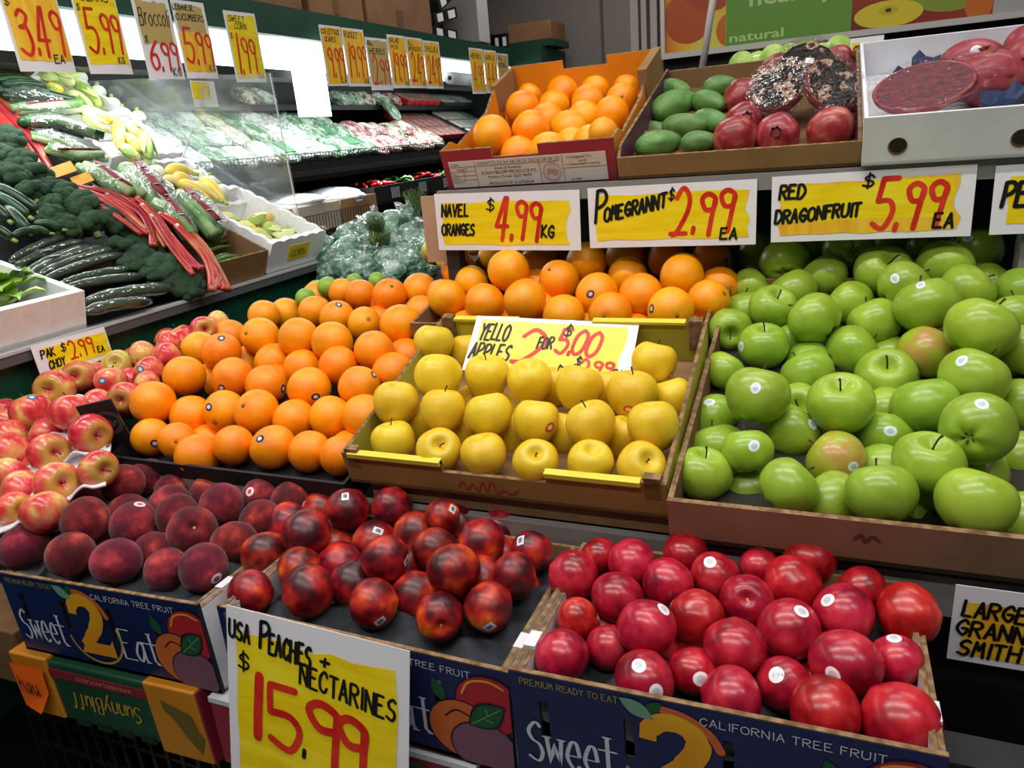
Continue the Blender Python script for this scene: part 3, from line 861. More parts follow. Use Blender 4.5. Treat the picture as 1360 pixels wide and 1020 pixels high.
  (-.658,.782,.938,0.0348,(-0.48,-0.54,-0.69),3,0,'b',[]),
  (-.658,.844,.926,0.0348,(0.65,0.74,-0.16),3,1,'b',[]),
  (-.593,.797,.946,0.0348,(-0.89,0.01,0.46),3,2,'b',[(0.49,-0.26,0.83)]),
  (-.469,.760,.976,0.0315,(-0.63,0.40,0.67),3,3,'',[]),
  (-.414,.792,.976,0.0337,(0.59,0.09,-0.81),3,4,'',[]),
  (-.340,.796,.972,0.0284,(0.17,0.78,0.60),3,6,'',[(-0.36,-0.46,0.81)]),
  (-.401,.827,.929,0.0348,(0.70,0.71,0.08),3,5,'b',[]),
  (-.646,.816,.984,0.0343,(-0.46,-0.49,-0.74),4,1,'',[(0.25,-0.32,0.91)]),
  (-.597,.878,.934,0.0348,(0.72,0.56,-0.40),4,2,'b',[]),
  (-.534,.820,.957,0.0348,(0.70,0.40,-0.59),4,3,'b',[]),
  (-.488,.866,.952,0.0348,(0.09,-0.24,-0.97),4,4,'b',[]),
  (-.419,.878,.954,0.0321,(0.20,-0.20,-0.96),4,5,'',[]),
  (-.747,.795,.957,0.0348,(0.50,0.86,0.03),4,0,'b',[]),
  (-.731,.857,.950,0.0348,(0.63,0.52,-0.57),5,0,'b',[]),
  (-.585,.843,.982,0.0318,(-0.91,-0.39,-0.13),5,1,'',[]),
  (-.488,.824,.990,0.0265,(-0.85,-0.40,-0.34),5,2,'',[(0.78,-0.06,0.62)]),
  (-.351,.766,.924,0.0321,(0.04,0.47,-0.88),99,0,'b',[]),
  (-.371,.710,.910,0.0321,(-0.79,-0.43,-0.43),99,0,'b',[]),
  (-.421,.707,.916,0.0321,(0.35,0.84,-0.41),99,0,'b',[]),
  (-.526,.709,.910,0.0321,(0.34,0.93,-0.12),99,0,'b',[]),
 ],
 'red': [
  (-.244,.629,.954,0.0303,(-0.63,0.56,0.54),0,0,'',[]),
  (-.149,.614,.958,0.0309,(-0.30,-0.47,-0.83),0,1,'',[(-0.07,-0.40,0.91),(0.57,-0.77,0.29)]),
  (-.062,.613,.958,0.0306,(0.95,0.18,-0.27),0,2,'',[]),
  (.023,.614,.963,0.0332,(0.97,0.09,-0.23),0,3,'',[]),
  (.087,.625,.960,0.0357,(0.71,-0.32,-0.62),0,4,'',[]),
  (-.201,.665,.948,0.0265,(-0.59,0.60,0.55),1,0,'',[]),
  (-.104,.645,.954,0.0256,(-0.27,-0.45,-0.85),1,1,'',[(0.43,-0.81,0.40)]),
  (-.016,.655,.951,0.0286,(-0.59,0.67,0.44),1,2,'',[(-0.22,-0.54,0.82)]),
  (.085,.714,.916,0.0358,(0.57,0.66,0.50),1,3,'b',[]),
  (-.158,.669,.980,0.0323,(-0.16,0.76,0.63),2,0,'',[(0.58,0.10,0.81)]),
  (-.065,.669,.975,0.0313,(0.07,-0.40,-0.91),2,1,'',[]),
  (.041,.674,.975,0.0347,(0.16,0.77,0.61),2,2,'',[(-0.37,-0.90,0.24)]),
  (.089,.700,.970,0.0256,(0.80,-0.22,-0.56),2,3,'',[(-0.18,0.10,0.98)]),
  (-.244,.687,.962,0.0249,(-1.00,0.01,0.06),3,0,'',[]),
  (-.207,.731,.968,0.0313,(-0.28,-0.40,-0.87),3,1,'',[]),
  (-.112,.720,.967,0.0320,(0.90,0.13,-0.43),3,3,'',[(-0.94,0.05,0.33)]),
  (-.014,.718,.972,0.0338,(-0.82,0.50,0.29),3,5,'',[(0.36,-0.20,0.91)]),
  (.041,.758,.975,0.0332,(0.98,0.13,-0.16),3,6,'',[(-0.56,-0.41,0.72)]),
  (-.160,.701,.925,0.0358,(-0.25,-0.44,-0.86),3,2,'b',[]),
  (-.053,.695,.919,0.0358,(0.91,0.03,-0.42),3,4,'b',[]),
  (-.270,.756,.971,0.0324,(0.83,0.26,-0.49),4,0,'',[]),
  (-.153,.765,.975,0.0315,(0.41,0.74,0.53),4,1,'',[]),
  (-.101,.795,.973,0.0305,(-0.71,-0.24,-0.66),4,2,'',[(-0.17,-0.37,0.91)]),
  (-.061,.755,.975,0.0300,(0.08,-0.78,0.62),4,3,'k',[]),
  (-.014,.792,.982,0.0332,(0.67,0.59,0.45),4,4,'',[]),
  (.104,.775,.975,0.0332,(-0.93,0.23,-0.28),4,5,'',[]),
  (-.251,.811,.969,0.0253,(-0.58,0.52,0.62),5,0,'',[]),
  (-.204,.791,.980,0.0299,(0.74,0.04,-0.67),5,1,'',[]),
  (-.144,.833,.974,0.0304,(-0.97,0.20,0.12),5,2,'',[]),
  (-.053,.829,.974,0.0249,(-0.65,-0.22,-0.73),5,3,'',[]),
  (.003,.851,.982,0.0320,(-0.26,-0.28,-0.93),5,4,'',[]),
  (.060,.812,.973,0.0273,(-0.82,0.52,0.26),5,5,'',[]),
  (.019,.786,.927,0.0335,(-0.03,0.75,-0.66),99,0,'b',[]),
  (.016,.701,.914,0.0335,(-0.47,-0.88,-0.02),99,0,'b',[]),
  (-.223,.728,.919,0.0335,(-0.14,-0.76,-0.64),99,0,'b',[]),
  (-.123,.771,.925,0.0335,(-0.33,-0.25,0.91),99,0,'b',[]),
  (-.106,.709,.918,0.0335,(-0.35,-0.71,-0.62),99,0,'b',[]),
 ],
 'lime': [
  (-1.151,1.432,1.169,0.0251,(0.06,0.14,-0.99),0,0,'',[]),
  (-1.153,1.481,1.178,0.0256,(0.57,0.64,-0.52),0,1,'',[]),
  (-1.107,1.466,1.189,0.0252,(0.18,0.61,0.78),0,2,'',[]),
  (-1.013,1.541,1.188,0.0226,(-0.10,0.03,-0.99),0,4,'',[]),
  (-1.077,1.536,1.186,0.0228,(-0.63,0.02,0.78),0,3,'',[]),
 ],
}
VEG = {
 'broccoli': [
  ((-2.038,1.424,1.593),0.0405),
  ((-1.986,1.367,1.556),0.0300),
  ((-1.953,1.383,1.533),0.0383),
  ((-1.905,1.318,1.499),0.0393),
  ((-1.901,1.379,1.497),0.0346),
  ((-1.842,1.314,1.455),0.0368),
  ((-1.852,1.384,1.462),0.0322),
  ((-1.821,1.382,1.441),0.0367),
  ((-1.797,1.324,1.424),0.0312),
  ((-1.776,1.384,1.409),0.0446),
  ((-1.764,1.288,1.401),0.0306),
  ((-1.730,1.296,1.377),0.0328),
  ((-1.717,1.358,1.368),0.0371),
  ((-1.735,1.422,1.381),0.0348),
 ],
 'broccoli_low': [
  ((-1.705,1.436,1.341),0.0350),
  ((-1.658,1.373,1.308),0.0317),
  ((-1.659,1.440,1.309),0.0315),
  ((-1.619,1.396,1.281),0.0342),
  ((-1.607,1.443,1.273),0.0256),
  ((-1.599,1.347,1.267),0.0289),
  ((-1.557,1.357,1.238),0.0267),
  ((-1.563,1.407,1.242),0.0456),
  ((-1.562,1.457,1.241),0.0326),
  ((-1.505,1.424,1.201),0.0366),
  ((-1.521,1.481,1.213),0.0235),
 ],
 'zucchini': [
  ([(-1.873,1.243,1.489),(-1.772,1.266,1.419)],0.0134),
  ([(-1.841,1.219,1.467),(-1.760,1.232,1.410)],0.0123),
  ([(-1.812,1.181,1.447),(-1.757,1.179,1.408)],0.0114),
  ([(-1.796,1.205,1.435),(-1.718,1.191,1.381)],0.0134),
  ([(-1.845,1.214,1.470),(-1.818,1.223,1.451)],0.0106),
  ([(-1.734,1.219,1.392),(-1.708,1.267,1.374)],0.0098),
  ([(-1.710,1.145,1.375),(-1.711,1.213,1.376)],0.0086),
  ([(-1.719,1.187,1.382),(-1.703,1.229,1.370)],0.0079),
  ([(-1.745,1.122,1.400),(-1.703,1.138,1.370)],0.0104),
 ],
 'cucumber': [
  ([(-1.684,1.108,1.327),(-1.724,1.288,1.354)],0.0092),
  ([(-1.668,1.105,1.315),(-1.702,1.311,1.339)],0.0092),
  ([(-1.646,1.110,1.300),(-1.684,1.308,1.326)],0.0096),
  ([(-1.637,1.102,1.294),(-1.675,1.335,1.320)],0.0097),
  ([(-1.629,1.118,1.288),(-1.660,1.359,1.310)],0.0102),
  ([(-1.613,1.115,1.277),(-1.640,1.359,1.296)],0.0106),
  ([(-1.594,1.139,1.264),(-1.592,1.346,1.262)],0.0101),
  ([(-1.581,1.137,1.255),(-1.565,1.341,1.243)],0.0105),
  ([(-1.535,1.144,1.222),(-1.513,1.372,1.207)],0.0157),
  ([(-1.512,1.117,1.206),(-1.494,1.286,1.193)],0.0127),
 ],
 'rhubarb_a': [
  ([(-2.169,1.498,1.685),(-2.036,1.458,1.591),(-1.934,1.420,1.520)],0.0091),
  ([(-2.141,1.474,1.665),(-2.036,1.451,1.592),(-1.952,1.425,1.532)],0.0083),
  ([(-2.210,1.534,1.713),(-2.100,1.529,1.636),(-1.989,1.498,1.558)],0.0101),
  ([(-2.234,1.571,1.730),(-2.088,1.534,1.628),(-1.980,1.475,1.552),(-1.898,1.431,1.494)],0.0081),
  ([(-2.192,1.530,1.701),(-2.067,1.506,1.613),(-1.918,1.443,1.508)],0.0085),
  ([(-2.187,1.514,1.697),(-2.068,1.487,1.613),(-1.935,1.429,1.521)],0.0077),
  ([(-2.108,1.445,1.642),(-2.021,1.433,1.581),(-1.926,1.413,1.515)],0.0079),
 ],
 'rhubarb_b': [
  ([(-1.809,1.405,1.463),(-1.752,1.457,1.423),(-1.639,1.450,1.344)],0.0098),
  ([(-1.790,1.394,1.449),(-1.724,1.417,1.404),(-1.628,1.423,1.336)],0.0092),
  ([(-1.818,1.412,1.469),(-1.769,1.486,1.435),(-1.696,1.493,1.384),(-1.599,1.431,1.316)],0.0094),
  ([(-1.805,1.457,1.460),(-1.758,1.508,1.427),(-1.681,1.500,1.373),(-1.585,1.420,1.306)],0.0099),
  ([(-1.799,1.403,1.456),(-1.733,1.447,1.409),(-1.628,1.440,1.336)],0.0079),
  ([(-1.812,1.427,1.465),(-1.773,1.502,1.438),(-1.719,1.525,1.400),(-1.644,1.476,1.347)],0.0085),
  ([(-1.778,1.473,1.441),(-1.711,1.492,1.394),(-1.657,1.479,1.357),(-1.590,1.414,1.309)],0.0089),
  ([(-1.798,1.429,1.455),(-1.728,1.476,1.406),(-1.624,1.439,1.334)],0.0084),
  ([(-1.758,1.508,1.427),(-1.694,1.508,1.382),(-1.619,1.465,1.330),(-1.576,1.442,1.300)],0.0080),
  ([(-1.735,1.518,1.411),(-1.667,1.501,1.363),(-1.594,1.454,1.312)],0.0085),
 ],
 'rhubarb_c': [
  ([(-1.728,1.522,1.424),(-1.659,1.510,1.376),(-1.559,1.460,1.306),(-1.494,1.424,1.260),(-1.472,1.443,1.245)],0.0084),
  ([(-1.661,1.495,1.378),(-1.557,1.439,1.304),(-1.458,1.399,1.236)],0.0083),
  ([(-1.654,1.535,1.373),(-1.564,1.527,1.309),(-1.452,1.478,1.232),(-1.422,1.443,1.211),(-1.404,1.395,1.198)],0.0111),
  ([(-1.642,1.542,1.364),(-1.548,1.534,1.299),(-1.446,1.476,1.227),(-1.391,1.436,1.188)],0.0107),
  ([(-1.613,1.529,1.344),(-1.515,1.499,1.275),(-1.453,1.453,1.232),(-1.409,1.401,1.201)],0.0115),
  ([(-1.630,1.477,1.356),(-1.542,1.446,1.294),(-1.472,1.409,1.245)],0.0073),
  ([(-1.663,1.526,1.379),(-1.578,1.526,1.319),(-1.466,1.477,1.241),(-1.403,1.421,1.197)],0.0098),
  ([(-1.631,1.542,1.357),(-1.550,1.524,1.300),(-1.454,1.471,1.233),(-1.396,1.426,1.192)],0.0089),
  ([(-1.701,1.510,1.406),(-1.628,1.487,1.355),(-1.540,1.450,1.293)],0.0080),
  ([(-1.589,1.477,1.327),(-1.514,1.449,1.275),(-1.468,1.435,1.242)],0.0078),
 ],
 'corn': [
  ([(-2.330,1.798,1.809),(-2.292,1.827,1.783)],0.0193),
  ([(-2.333,1.848,1.811),(-2.274,1.866,1.770)],0.0224),
  ([(-2.314,1.862,1.798),(-2.296,1.908,1.785)],0.0213),
  ([(-2.275,1.886,1.771),(-2.171,1.855,1.698)],0.0238),
  ([(-2.232,1.805,1.741),(-2.167,1.822,1.695)],0.0192),
  ([(-2.260,1.754,1.760),(-2.242,1.796,1.747)],0.0163),
  ([(-2.155,1.766,1.686),(-2.090,1.819,1.641)],0.0222),
  ([(-2.117,1.746,1.660),(-2.054,1.762,1.616)],0.0208),
  ([(-2.089,1.841,1.641),(-1.973,1.719,1.559)],0.0198),
  ([(-2.027,1.792,1.597),(-1.959,1.787,1.549)],0.0188),
  ([(-1.987,1.734,1.569),(-1.923,1.738,1.524)],0.0162),
  ([(-2.096,1.841,1.645),(-2.024,1.865,1.595)],0.0210),
  ([(-2.043,1.881,1.608),(-1.925,1.780,1.526)],0.0218),
 ],
 'squash': [
  ([(-1.820,1.730,1.477),(-1.827,1.779,1.482),(-1.809,1.826,1.469)],0.0193),
  ([(-1.789,1.684,1.455),(-1.755,1.715,1.431)],0.0162),
  ([(-1.793,1.726,1.458),(-1.767,1.772,1.440)],0.0166),
  ([(-1.771,1.713,1.443),(-1.743,1.749,1.423),(-1.698,1.757,1.391)],0.0192),
  ([(-1.759,1.747,1.434),(-1.737,1.785,1.419),(-1.693,1.788,1.388)],0.0174),
  ([(-1.778,1.817,1.447),(-1.748,1.828,1.426),(-1.683,1.798,1.381)],0.0198),
 ],
 'corn_low': [
  ([(-1.627,1.809,1.305),(-1.641,1.952,1.315)],0.0243),
  ([(-1.637,1.783,1.312),(-1.570,1.788,1.265)],0.0252),
  ([(-1.603,1.802,1.288),(-1.540,1.808,1.244)],0.0235),
  ([(-1.610,1.864,1.293),(-1.558,1.865,1.256)],0.0278),
  ([(-1.555,1.830,1.255),(-1.554,1.928,1.254)],0.0255),
  ([(-1.682,1.767,1.343),(-1.627,1.784,1.305)],0.0202),
  ([(-1.588,1.920,1.278),(-1.528,1.901,1.236)],0.0235),
 ],
 'bulb': [
  ((-2.382,1.983,1.809),0.0251),
  ((-2.304,1.977,1.755),0.0249),
  ((-2.242,1.969,1.711),0.0247),
  ((-2.187,1.953,1.672),0.0267),
  ((-2.172,1.997,1.662),0.0249),
 ],
 'bulb2': [
  ((-1.851,1.885,1.462),0.0212),
  ((-1.820,1.900,1.440),0.0213),
  ((-1.778,1.891,1.411),0.0225),
  ((-1.883,1.751,1.484),0.0242),
 ],
 'wrap': [
  ([(-2.200,1.580,1.730),(-2.196,1.658,1.728),(-2.157,1.725,1.700)],0.0376),
  ([(-2.135,1.541,1.685),(-2.135,1.630,1.685),(-2.147,1.743,1.694)],0.0294),
  ([(-2.078,1.524,1.645),(-2.076,1.615,1.643),(-2.013,1.681,1.600)],0.0366),
  ([(-2.028,1.501,1.610),(-2.003,1.545,1.593),(-1.949,1.588,1.555)],0.0280),
  ([(-1.973,1.488,1.572),(-1.936,1.533,1.546),(-1.929,1.616,1.541)],0.0298),
 ],
 'wrap_b': [
  ([(-1.881,1.512,1.513),(-1.827,1.536,1.475),(-1.757,1.537,1.427)],0.0414),
  ([(-1.860,1.637,1.499),(-1.792,1.630,1.451),(-1.707,1.597,1.391)],0.0531),
  ([(-1.726,1.569,1.405),(-1.692,1.598,1.381),(-1.599,1.555,1.316)],0.0393),
  ([(-1.745,1.688,1.418),(-1.677,1.681,1.371),(-1.589,1.653,1.309)],0.0512),
 ],
 'chilli': [
  ([(-1.547,1.566,1.239),(-1.544,1.670,1.237)],0.0071),
  ([(-1.534,1.562,1.230),(-1.531,1.682,1.228)],0.0071),
  ([(-1.526,1.574,1.225),(-1.520,1.686,1.220)],0.0071),
  ([(-1.530,1.596,1.227),(-1.538,1.672,1.233)],0.0065),
  ([(-1.554,1.574,1.244),(-1.554,1.647,1.244)],0.0064),
 ],
 'tag': [
  ((-1.886,1.451,1.511),0.0225),
  ((-1.845,1.466,1.482),0.0202),
 ],
}
BAGS = [
  ((-1.582,2.093,1.188),0.0503),
  ((-1.535,2.003,1.161),0.0434),
  ((-1.472,2.001,1.160),0.0480),
  ((-1.472,2.088,1.186),0.0390),
  ((-1.420,2.064,1.179),0.0537),
  ((-1.487,2.163,1.209),0.0506),
  ((-1.396,1.938,1.141),0.0489),
  ((-1.456,2.239,1.232),0.0516),
  ((-1.371,2.073,1.182),0.0484),
  ((-1.317,2.103,1.191),0.0484),
  ((-1.371,2.245,1.233),0.0537),
  ((-1.374,2.345,1.263),0.0332),
  ((-1.245,2.144,1.203),0.0485),
  ((-1.176,2.054,1.176),0.0441),
  ((-1.228,2.035,1.170),0.0467),
  ((-1.257,1.985,1.155),0.0461),
  ((-1.314,1.956,1.147),0.0461),
  ((-1.156,1.952,1.146),0.0449),
  ((-1.412,1.908,1.133),0.0413),
  ((-1.118,1.961,1.148),0.0377),
  ((-1.343,1.927,1.138),0.0459),
  ((-1.185,1.905,1.132),0.0420),
]
FEIJOA = [
  ((-0.355,1.515,1.455),(-0.268,1.549,1.466),0.0246),
  ((-0.267,1.527,1.459),(-0.198,1.529,1.460),0.0194),
  ((-0.396,1.714,1.489),(-0.314,1.679,1.477),0.0207),
  ((-0.399,1.652,1.469),(-0.337,1.639,1.464),0.0201),
  ((-0.279,1.571,1.442),(-0.213,1.574,1.443),0.0156),
  ((-0.324,1.628,1.492),(-0.225,1.619,1.489),0.0226),
  ((-0.262,1.664,1.504),(-0.188,1.613,1.487),0.0214),
  ((-0.400,1.782,1.511),(-0.334,1.766,1.506),0.0178),
  ((-0.359,1.713,1.520),(-0.283,1.799,1.549),0.0299),
  ((-0.285,1.788,1.545),(-0.205,1.721,1.523),0.0228),
  ((-0.391,1.895,1.581),(-0.290,1.836,1.561),0.0223),
  ((-0.274,1.853,1.566),(-0.195,1.863,1.570),0.0220),
]
POME = [
  ((-0.164,1.534,1.461),0.0429,(-0.32,0.81,0.49)),
  ((-0.089,1.534,1.461),0.0405,(-0.01,-0.99,0.16)),
  ((0.002,1.537,1.462),0.0430,(-0.32,0.81,0.49)),
  ((-0.155,1.613,1.487),0.0400,(0.19,-0.94,0.28)),
  ((-0.109,1.711,1.488),0.0386,(-0.32,0.81,0.49)),
  ((0.032,1.703,1.485),0.0371,(-0.32,0.81,0.49)),
  ((-0.173,1.753,1.534),0.0437,(-0.32,0.81,0.49)),
  ((-0.111,1.899,1.582),0.0472,(-0.32,0.81,0.49)),
  ((0.019,1.929,1.560),0.0416,(-0.32,0.81,0.49)),
  ((0.008,1.934,1.593),0.0398,(-0.32,0.81,0.49)),
]

# ================================================================== boxes and crates
def lip_box(name, label, cat, origin, rot, w, d, h, t, mats, holes_f=(), holes_b=(), bevels=None, side_h=None, base=True, back_h=None, slope_side=None):
    """an open tray or box with its own front, back, two sides and base; mats = dict(front,back,left,right,base,edge)"""
    b = thing(name, label, cat, origin, rot)
    bh = back_h or h
    E = mats['edge']
    m = MB(); panel(m, w, h, t, holes_f, 0, 1); m.obj('front_panel', [mats['front'], E], b)
    M = Matrix.Translation((0, d - t, 0))
    m = MB(); panel(m, w, bh, t, holes_b, 0, 1, M); m.obj('back_panel', [mats['back'], E], b)
    for nm, x in (('left', 0), ('right', w - t)):
        m = MB()
        sl = slope_side or [(0, h), (1, bh)]
        prof = [(t + (d - 2 * t) * q, z) for q, z in sl]
        n = len(prof)
        vs = [(x, p[0], 0) for p in prof] + [(x, p[0], p[1]) for p in prof] + [(x + t, p[0], 0) for p in prof] + [(x + t, p[0], p[1]) for p in prof]
        f1, f2, f3 = [], [], []
        for i in range(n - 1):
            f1.append((i, n + i, n + i + 1, i + 1)); f2.append((2 * n + i, 2 * n + i + 1, 3 * n + i + 1, 3 * n + i)); f3.append((n + i, 3 * n + i, 3 * n + i + 1, n + i + 1))
        m.add(vs, f1, 0); m.add(vs, f2, 2); m.add(vs, f3, 1)
        m.obj('side_panel', [mats[nm], E, mats['inner']], b)
    if base:
        MB().box((0, 0, 0), (w, d, t)).obj('base_panel', mats['base'], b)
    return b


def R(*a): return tuple(math.radians(v) for v in a)


# ---- blue printed front crates
blue = mat('blue_print', rough=0.42, cols=[(0.3, '#0b1646'), (0.7, '#111f58')], scale=5, coat=.15, coat_r=.3)
pale = mat('pale_lettering', '#c8cdd8', 0.5)
gold = mat('gold_two', rough=0.45, cols=[(0.3, '#d98a14'), (0.65, '#e8b31e')], scale=9)
gold2 = mat('gold_ring', '#b9972e', 0.5)
leaf_a, leaf_b, leaf_c = mat('leaf_pale', '#6f9a80', .5), mat('leaf_dark', '#12522f', .5), mat('leaf_line', '#5f9a6a', .5)
pr_red, pr_or, pr_plum, pr_line, pr_yel = mat('fruit_print_red', '#b01f2b', .5), mat('fruit_print_orange', '#c9642c', .5), mat('fruit_print_plum', '#7b5064', .5), mat('print_outline', '#150c24', .5), mat('print_highlight', '#e0a032', .5)


def ell(cx, cz, rx, rz, a0=0, a1=360, n=22, rot=0, y=0):
    out = []
    for k in range(n + (0 if a1 - a0 >= 360 else 1)):
        a = math.radians(a0 + (a1 - a0) * k / n)
        x, z = rx * math.cos(a), rz * math.sin(a)
        c, s = math.cos(math.radians(rot)), math.sin(math.radians(rot))
        out.append((cx + x * c - z * s, y, cz + x * s + z * c))
    return out


def leaf(mb, x0, z0, x1, z1, wd, mi, y):
    dx, dz = x1 - x0, z1 - z0
    L_, q = [], 8
    for k in range(q + 1):
        t_ = k / q; L_.append((x0 + dx * t_ - dz * wd * math.sin(PI * t_), y, z0 + dz * t_ + dx * wd * math.sin(PI * t_)))
    for k in range(q - 1, 0, -1):
        t_ = k / q; L_.append((x0 + dx * t_ + dz * wd * math.sin(PI * t_), y, z0 + dz * t_ - dx * wd * math.sin(PI * t_)))
    mb.poly(L_, mi)


CW, CD, CH = 0.40, 0.268, 0.138
SLOT = [(.031, .056, .041, .106), (.121, .056, .131, .106), (.217, .056, .227, .106), (.306, .056, .316, .106)]


def fruit_crate(label, loc, rot, tray_label, drop):
    c = thing('fruit_crate', label, 'crate', loc, rot)
    m = MB(); panel(m, CW, CH, .006, SLOT, 0, 1); m.obj('front_panel', [blue, black_card], c)
    m = MB(); panel(m, CW, CH - .004, .006, (), 0, 1, Matrix.Translation((0, CD - .006, 0))); m.obj('back_panel', [kraft, kraft_edge], c)
    m = MB(); m.box((.0, .0005, CH), (CW, .006, CH + .0012)); m.obj('front_edge', kraft_edge, c)
    for x in (0, CW - .012):
        # side wall: two corrugated layers folded over, white inside
        m = MB(); m.box((x, .006, 0), (x + .0055, CD - .006, CH - .004), 0).box((x + .0065, .006, 0), (x + .012, CD - .006, CH - .008), 0)
        m.box((x, .006, CH - .004), (x + .0055, CD - .006, CH - .0028), 1).box((x + .0065, .006, CH - .008), (x + .012, CD - .006, CH - .0068), 1)
        s = m.obj('side_panel', [white_board, kraft_edge], c)
        xi = x + .0115 if x == 0 else x - .0005
        for y0 in (.045, .20):
            MB().box((x - .0006, y0, CH - .010), (x + .0126, y0 + .026, CH - .0022)).obj('folded_tab', white_board, s)
    MB().box((0, 0, 0), (CW, CD, .005)).obj('base_panel', kraft, c)
    # print on the front
    m = MB(); write(m, 'PREMIUM READY TO EAT', .012, .1245, .104, .0075, .0011, y=-.0006, gap=2.6)
    m.obj('gold_lettering', mat('gold_lettering', '#8f8247', .5), c)
    m = MB(); write(m, 'CALIFORNIA TREE FRUIT', .196, .1195, .158, .0085, .0010, y=-.0006, gap=2.6); m.obj('small_lettering', pale, c)
    m = MB(); write(m, 'Sweet', .014, .026, .094, .052, .0045, y=-.0006, thin=.35, serif=.004); m.obj('white_lettering', pale, c)
    m = MB(); write(m, 'Eat', .230, .026, .066, .050, .0045, y=-.0006, thin=.35, serif=.004); m.obj('white_lettering', pale, c)
    lg = MB()
    ring = [(p[0], p[2]) for p in ell(.176, .055, .054, .047, -170, 20, 26)]
    stroke(lg, ring, .0035, -.0006, 1)
    two = [(.145, .088), (.147, .101), (.158, .112), (.174, .114), (.188, .107), (.194, .094), (.190, .079), (.178, .062), (.162, .046), (.150, .034)]
    wds = [.017, .021, .021, .020, .022, .025, .025, .022, .019, .018]
    sp_ = smooth_pts(two, 4)
    vs = []
    for k, p in enumerate(sp_):
        a, b = sp_[max(k - 1, 0)], sp_[min(k + 1, len(sp_) - 1)]
        dx, dz = b[0] - a[0], b[1] - a[1]; q = math.hypot(dx, dz)
        ww = wds[min(k // 4, 9)] / 2
        vs += [(p[0] - dz / q * ww, -.0010, p[1] + dx / q * ww), (p[0] + dz / q * ww, -.0010, p[1] - dx / q * ww)]
    lg.add(vs, [(2 * k, 2 * k + 1, 2 * k + 3, 2 * k + 2) for k in range(len(sp_) - 1)][:], 0)
    lg.add([(.140, -.0013, .022), (.212, -.0013, .022), (.212, -.0013, .052), (.204, -.0013, .043), (.152, -.0013, .043)], [(0, 1, 2, 3, 4)], 0)
    stroke(lg, smooth_pts([(.160, .128), (.182, .124), (.204, .110), (.215, .092)], 4), .009, -.0008, 2)
    leaf(lg, .118, .133, .152, .114, .22, 3, -.0012); leaf(lg, .142, .119, .160, .136, .26, 4, -.0011)
    lg.obj('printed_numeral', [gold, gold2, pr_or, leaf_a, leaf_b], c)
    fp = MB()
    y = -.0006
    clip = lambda P_: [(min(max(p[0], .28), .3995), p[1], min(max(p[2], .001), .13)) for p in P_]
    fp.poly(clip(ell(.375, .088, .043, .040, y=y)), 3); fp.poly(clip(ell(.375, .088, .041, .038, y=y - .0002)), 0)
    fp.poly(clip(ell(.338, .045, .044, .042, y=y - .0003)), 3); fp.poly(clip(ell(.338, .045, .042, .040, y=y - .0004)), 1)
    fp.poly(clip(ell(.365, .026, .044, .037, y=y - .0006)), 3); fp.poly(clip(ell(.365, .026, .042, .035, y=y - .0007)), 2)
    stroke(fp, smooth_pts([(.342, .098), (.352, .115), (.375, .121), (.393, .115)], 4), .003, y - .0005, 6)
    stroke(fp, smooth_pts([(.318, .060), (.333, .072), (.352, .066)], 4), .0022, y - .0005, 3)
    leaf(fp, .347, .055, .394, .092, .30, 3, y - .0009); leaf(fp, .349, .056, .392, .090, .27, 4, y - .0010)
    stroke(fp, [(.353, .059), (.388, .087)], .0014, y - .0012, 5); stroke(fp, [(.366, .070), (.378, .066)], .0012, y - .0012, 5); stroke(fp, [(.372, .075), (.370, .084)], .0012, y - .0012, 5)
    leaf(fp, .318, .078, .306, .110, .25, 4, y - .0003)
    fp.obj('printed_fruit', [pr_red, pr_or, pr_plum, pr_line, leaf_b, leaf_c, pr_yel], c)
    # moulded tray
    def tz(a, b):
        x_, y_ = .014 + a * (CW - .028), .012 + b * (CD - .024)
        cup = math.cos((x_ - .03) * 2 * PI / .072) * math.cos((y_ - .03) * 2 * PI / .068)
        ed = max(0, .03 - min(x_ - .014, y_ - .012)) / .03
        return (x_, y_, CH - drop + .034 * b - .010 * cup - .012 * ed + .006 * mnoise.noise(Vector((x_ * 30, y_ * 30, loc[0]))))
    v_, f_ = grid_mesh(56, 40, tz)
    m = MB(); m.add(v_, f_)
    tr = m.obj('pulp_tray', tray_grey, None, True)
    tr.matrix_world = Matrix.Translation(loc) @ Matrix.Rotation(rot[1], 4, 'Y')
    tag(tr, tray_label, 'tray', 'pulp trays in the front crates')
    return c


fruit_crate('blue printed fruit crate at left, filled with dark peaches', (-1.122, .585, .801), (0, math.radians(-2.6), 0), 'dark grey moulded tray under the peaches', .026)
fruit_crate('blue printed fruit crate in the middle behind the big price sign', (-.690, .580, .829), (0, math.radians(1.0), 0), 'dark grey moulded tray under the dark nectarines', .044)
fruit_crate('blue printed fruit crate at right, filled with bright red nectarines', (-.280, .570, .836), (0, math.radians(-.8), 0), 'dark grey moulded tray under the bright red nectarines', .058)

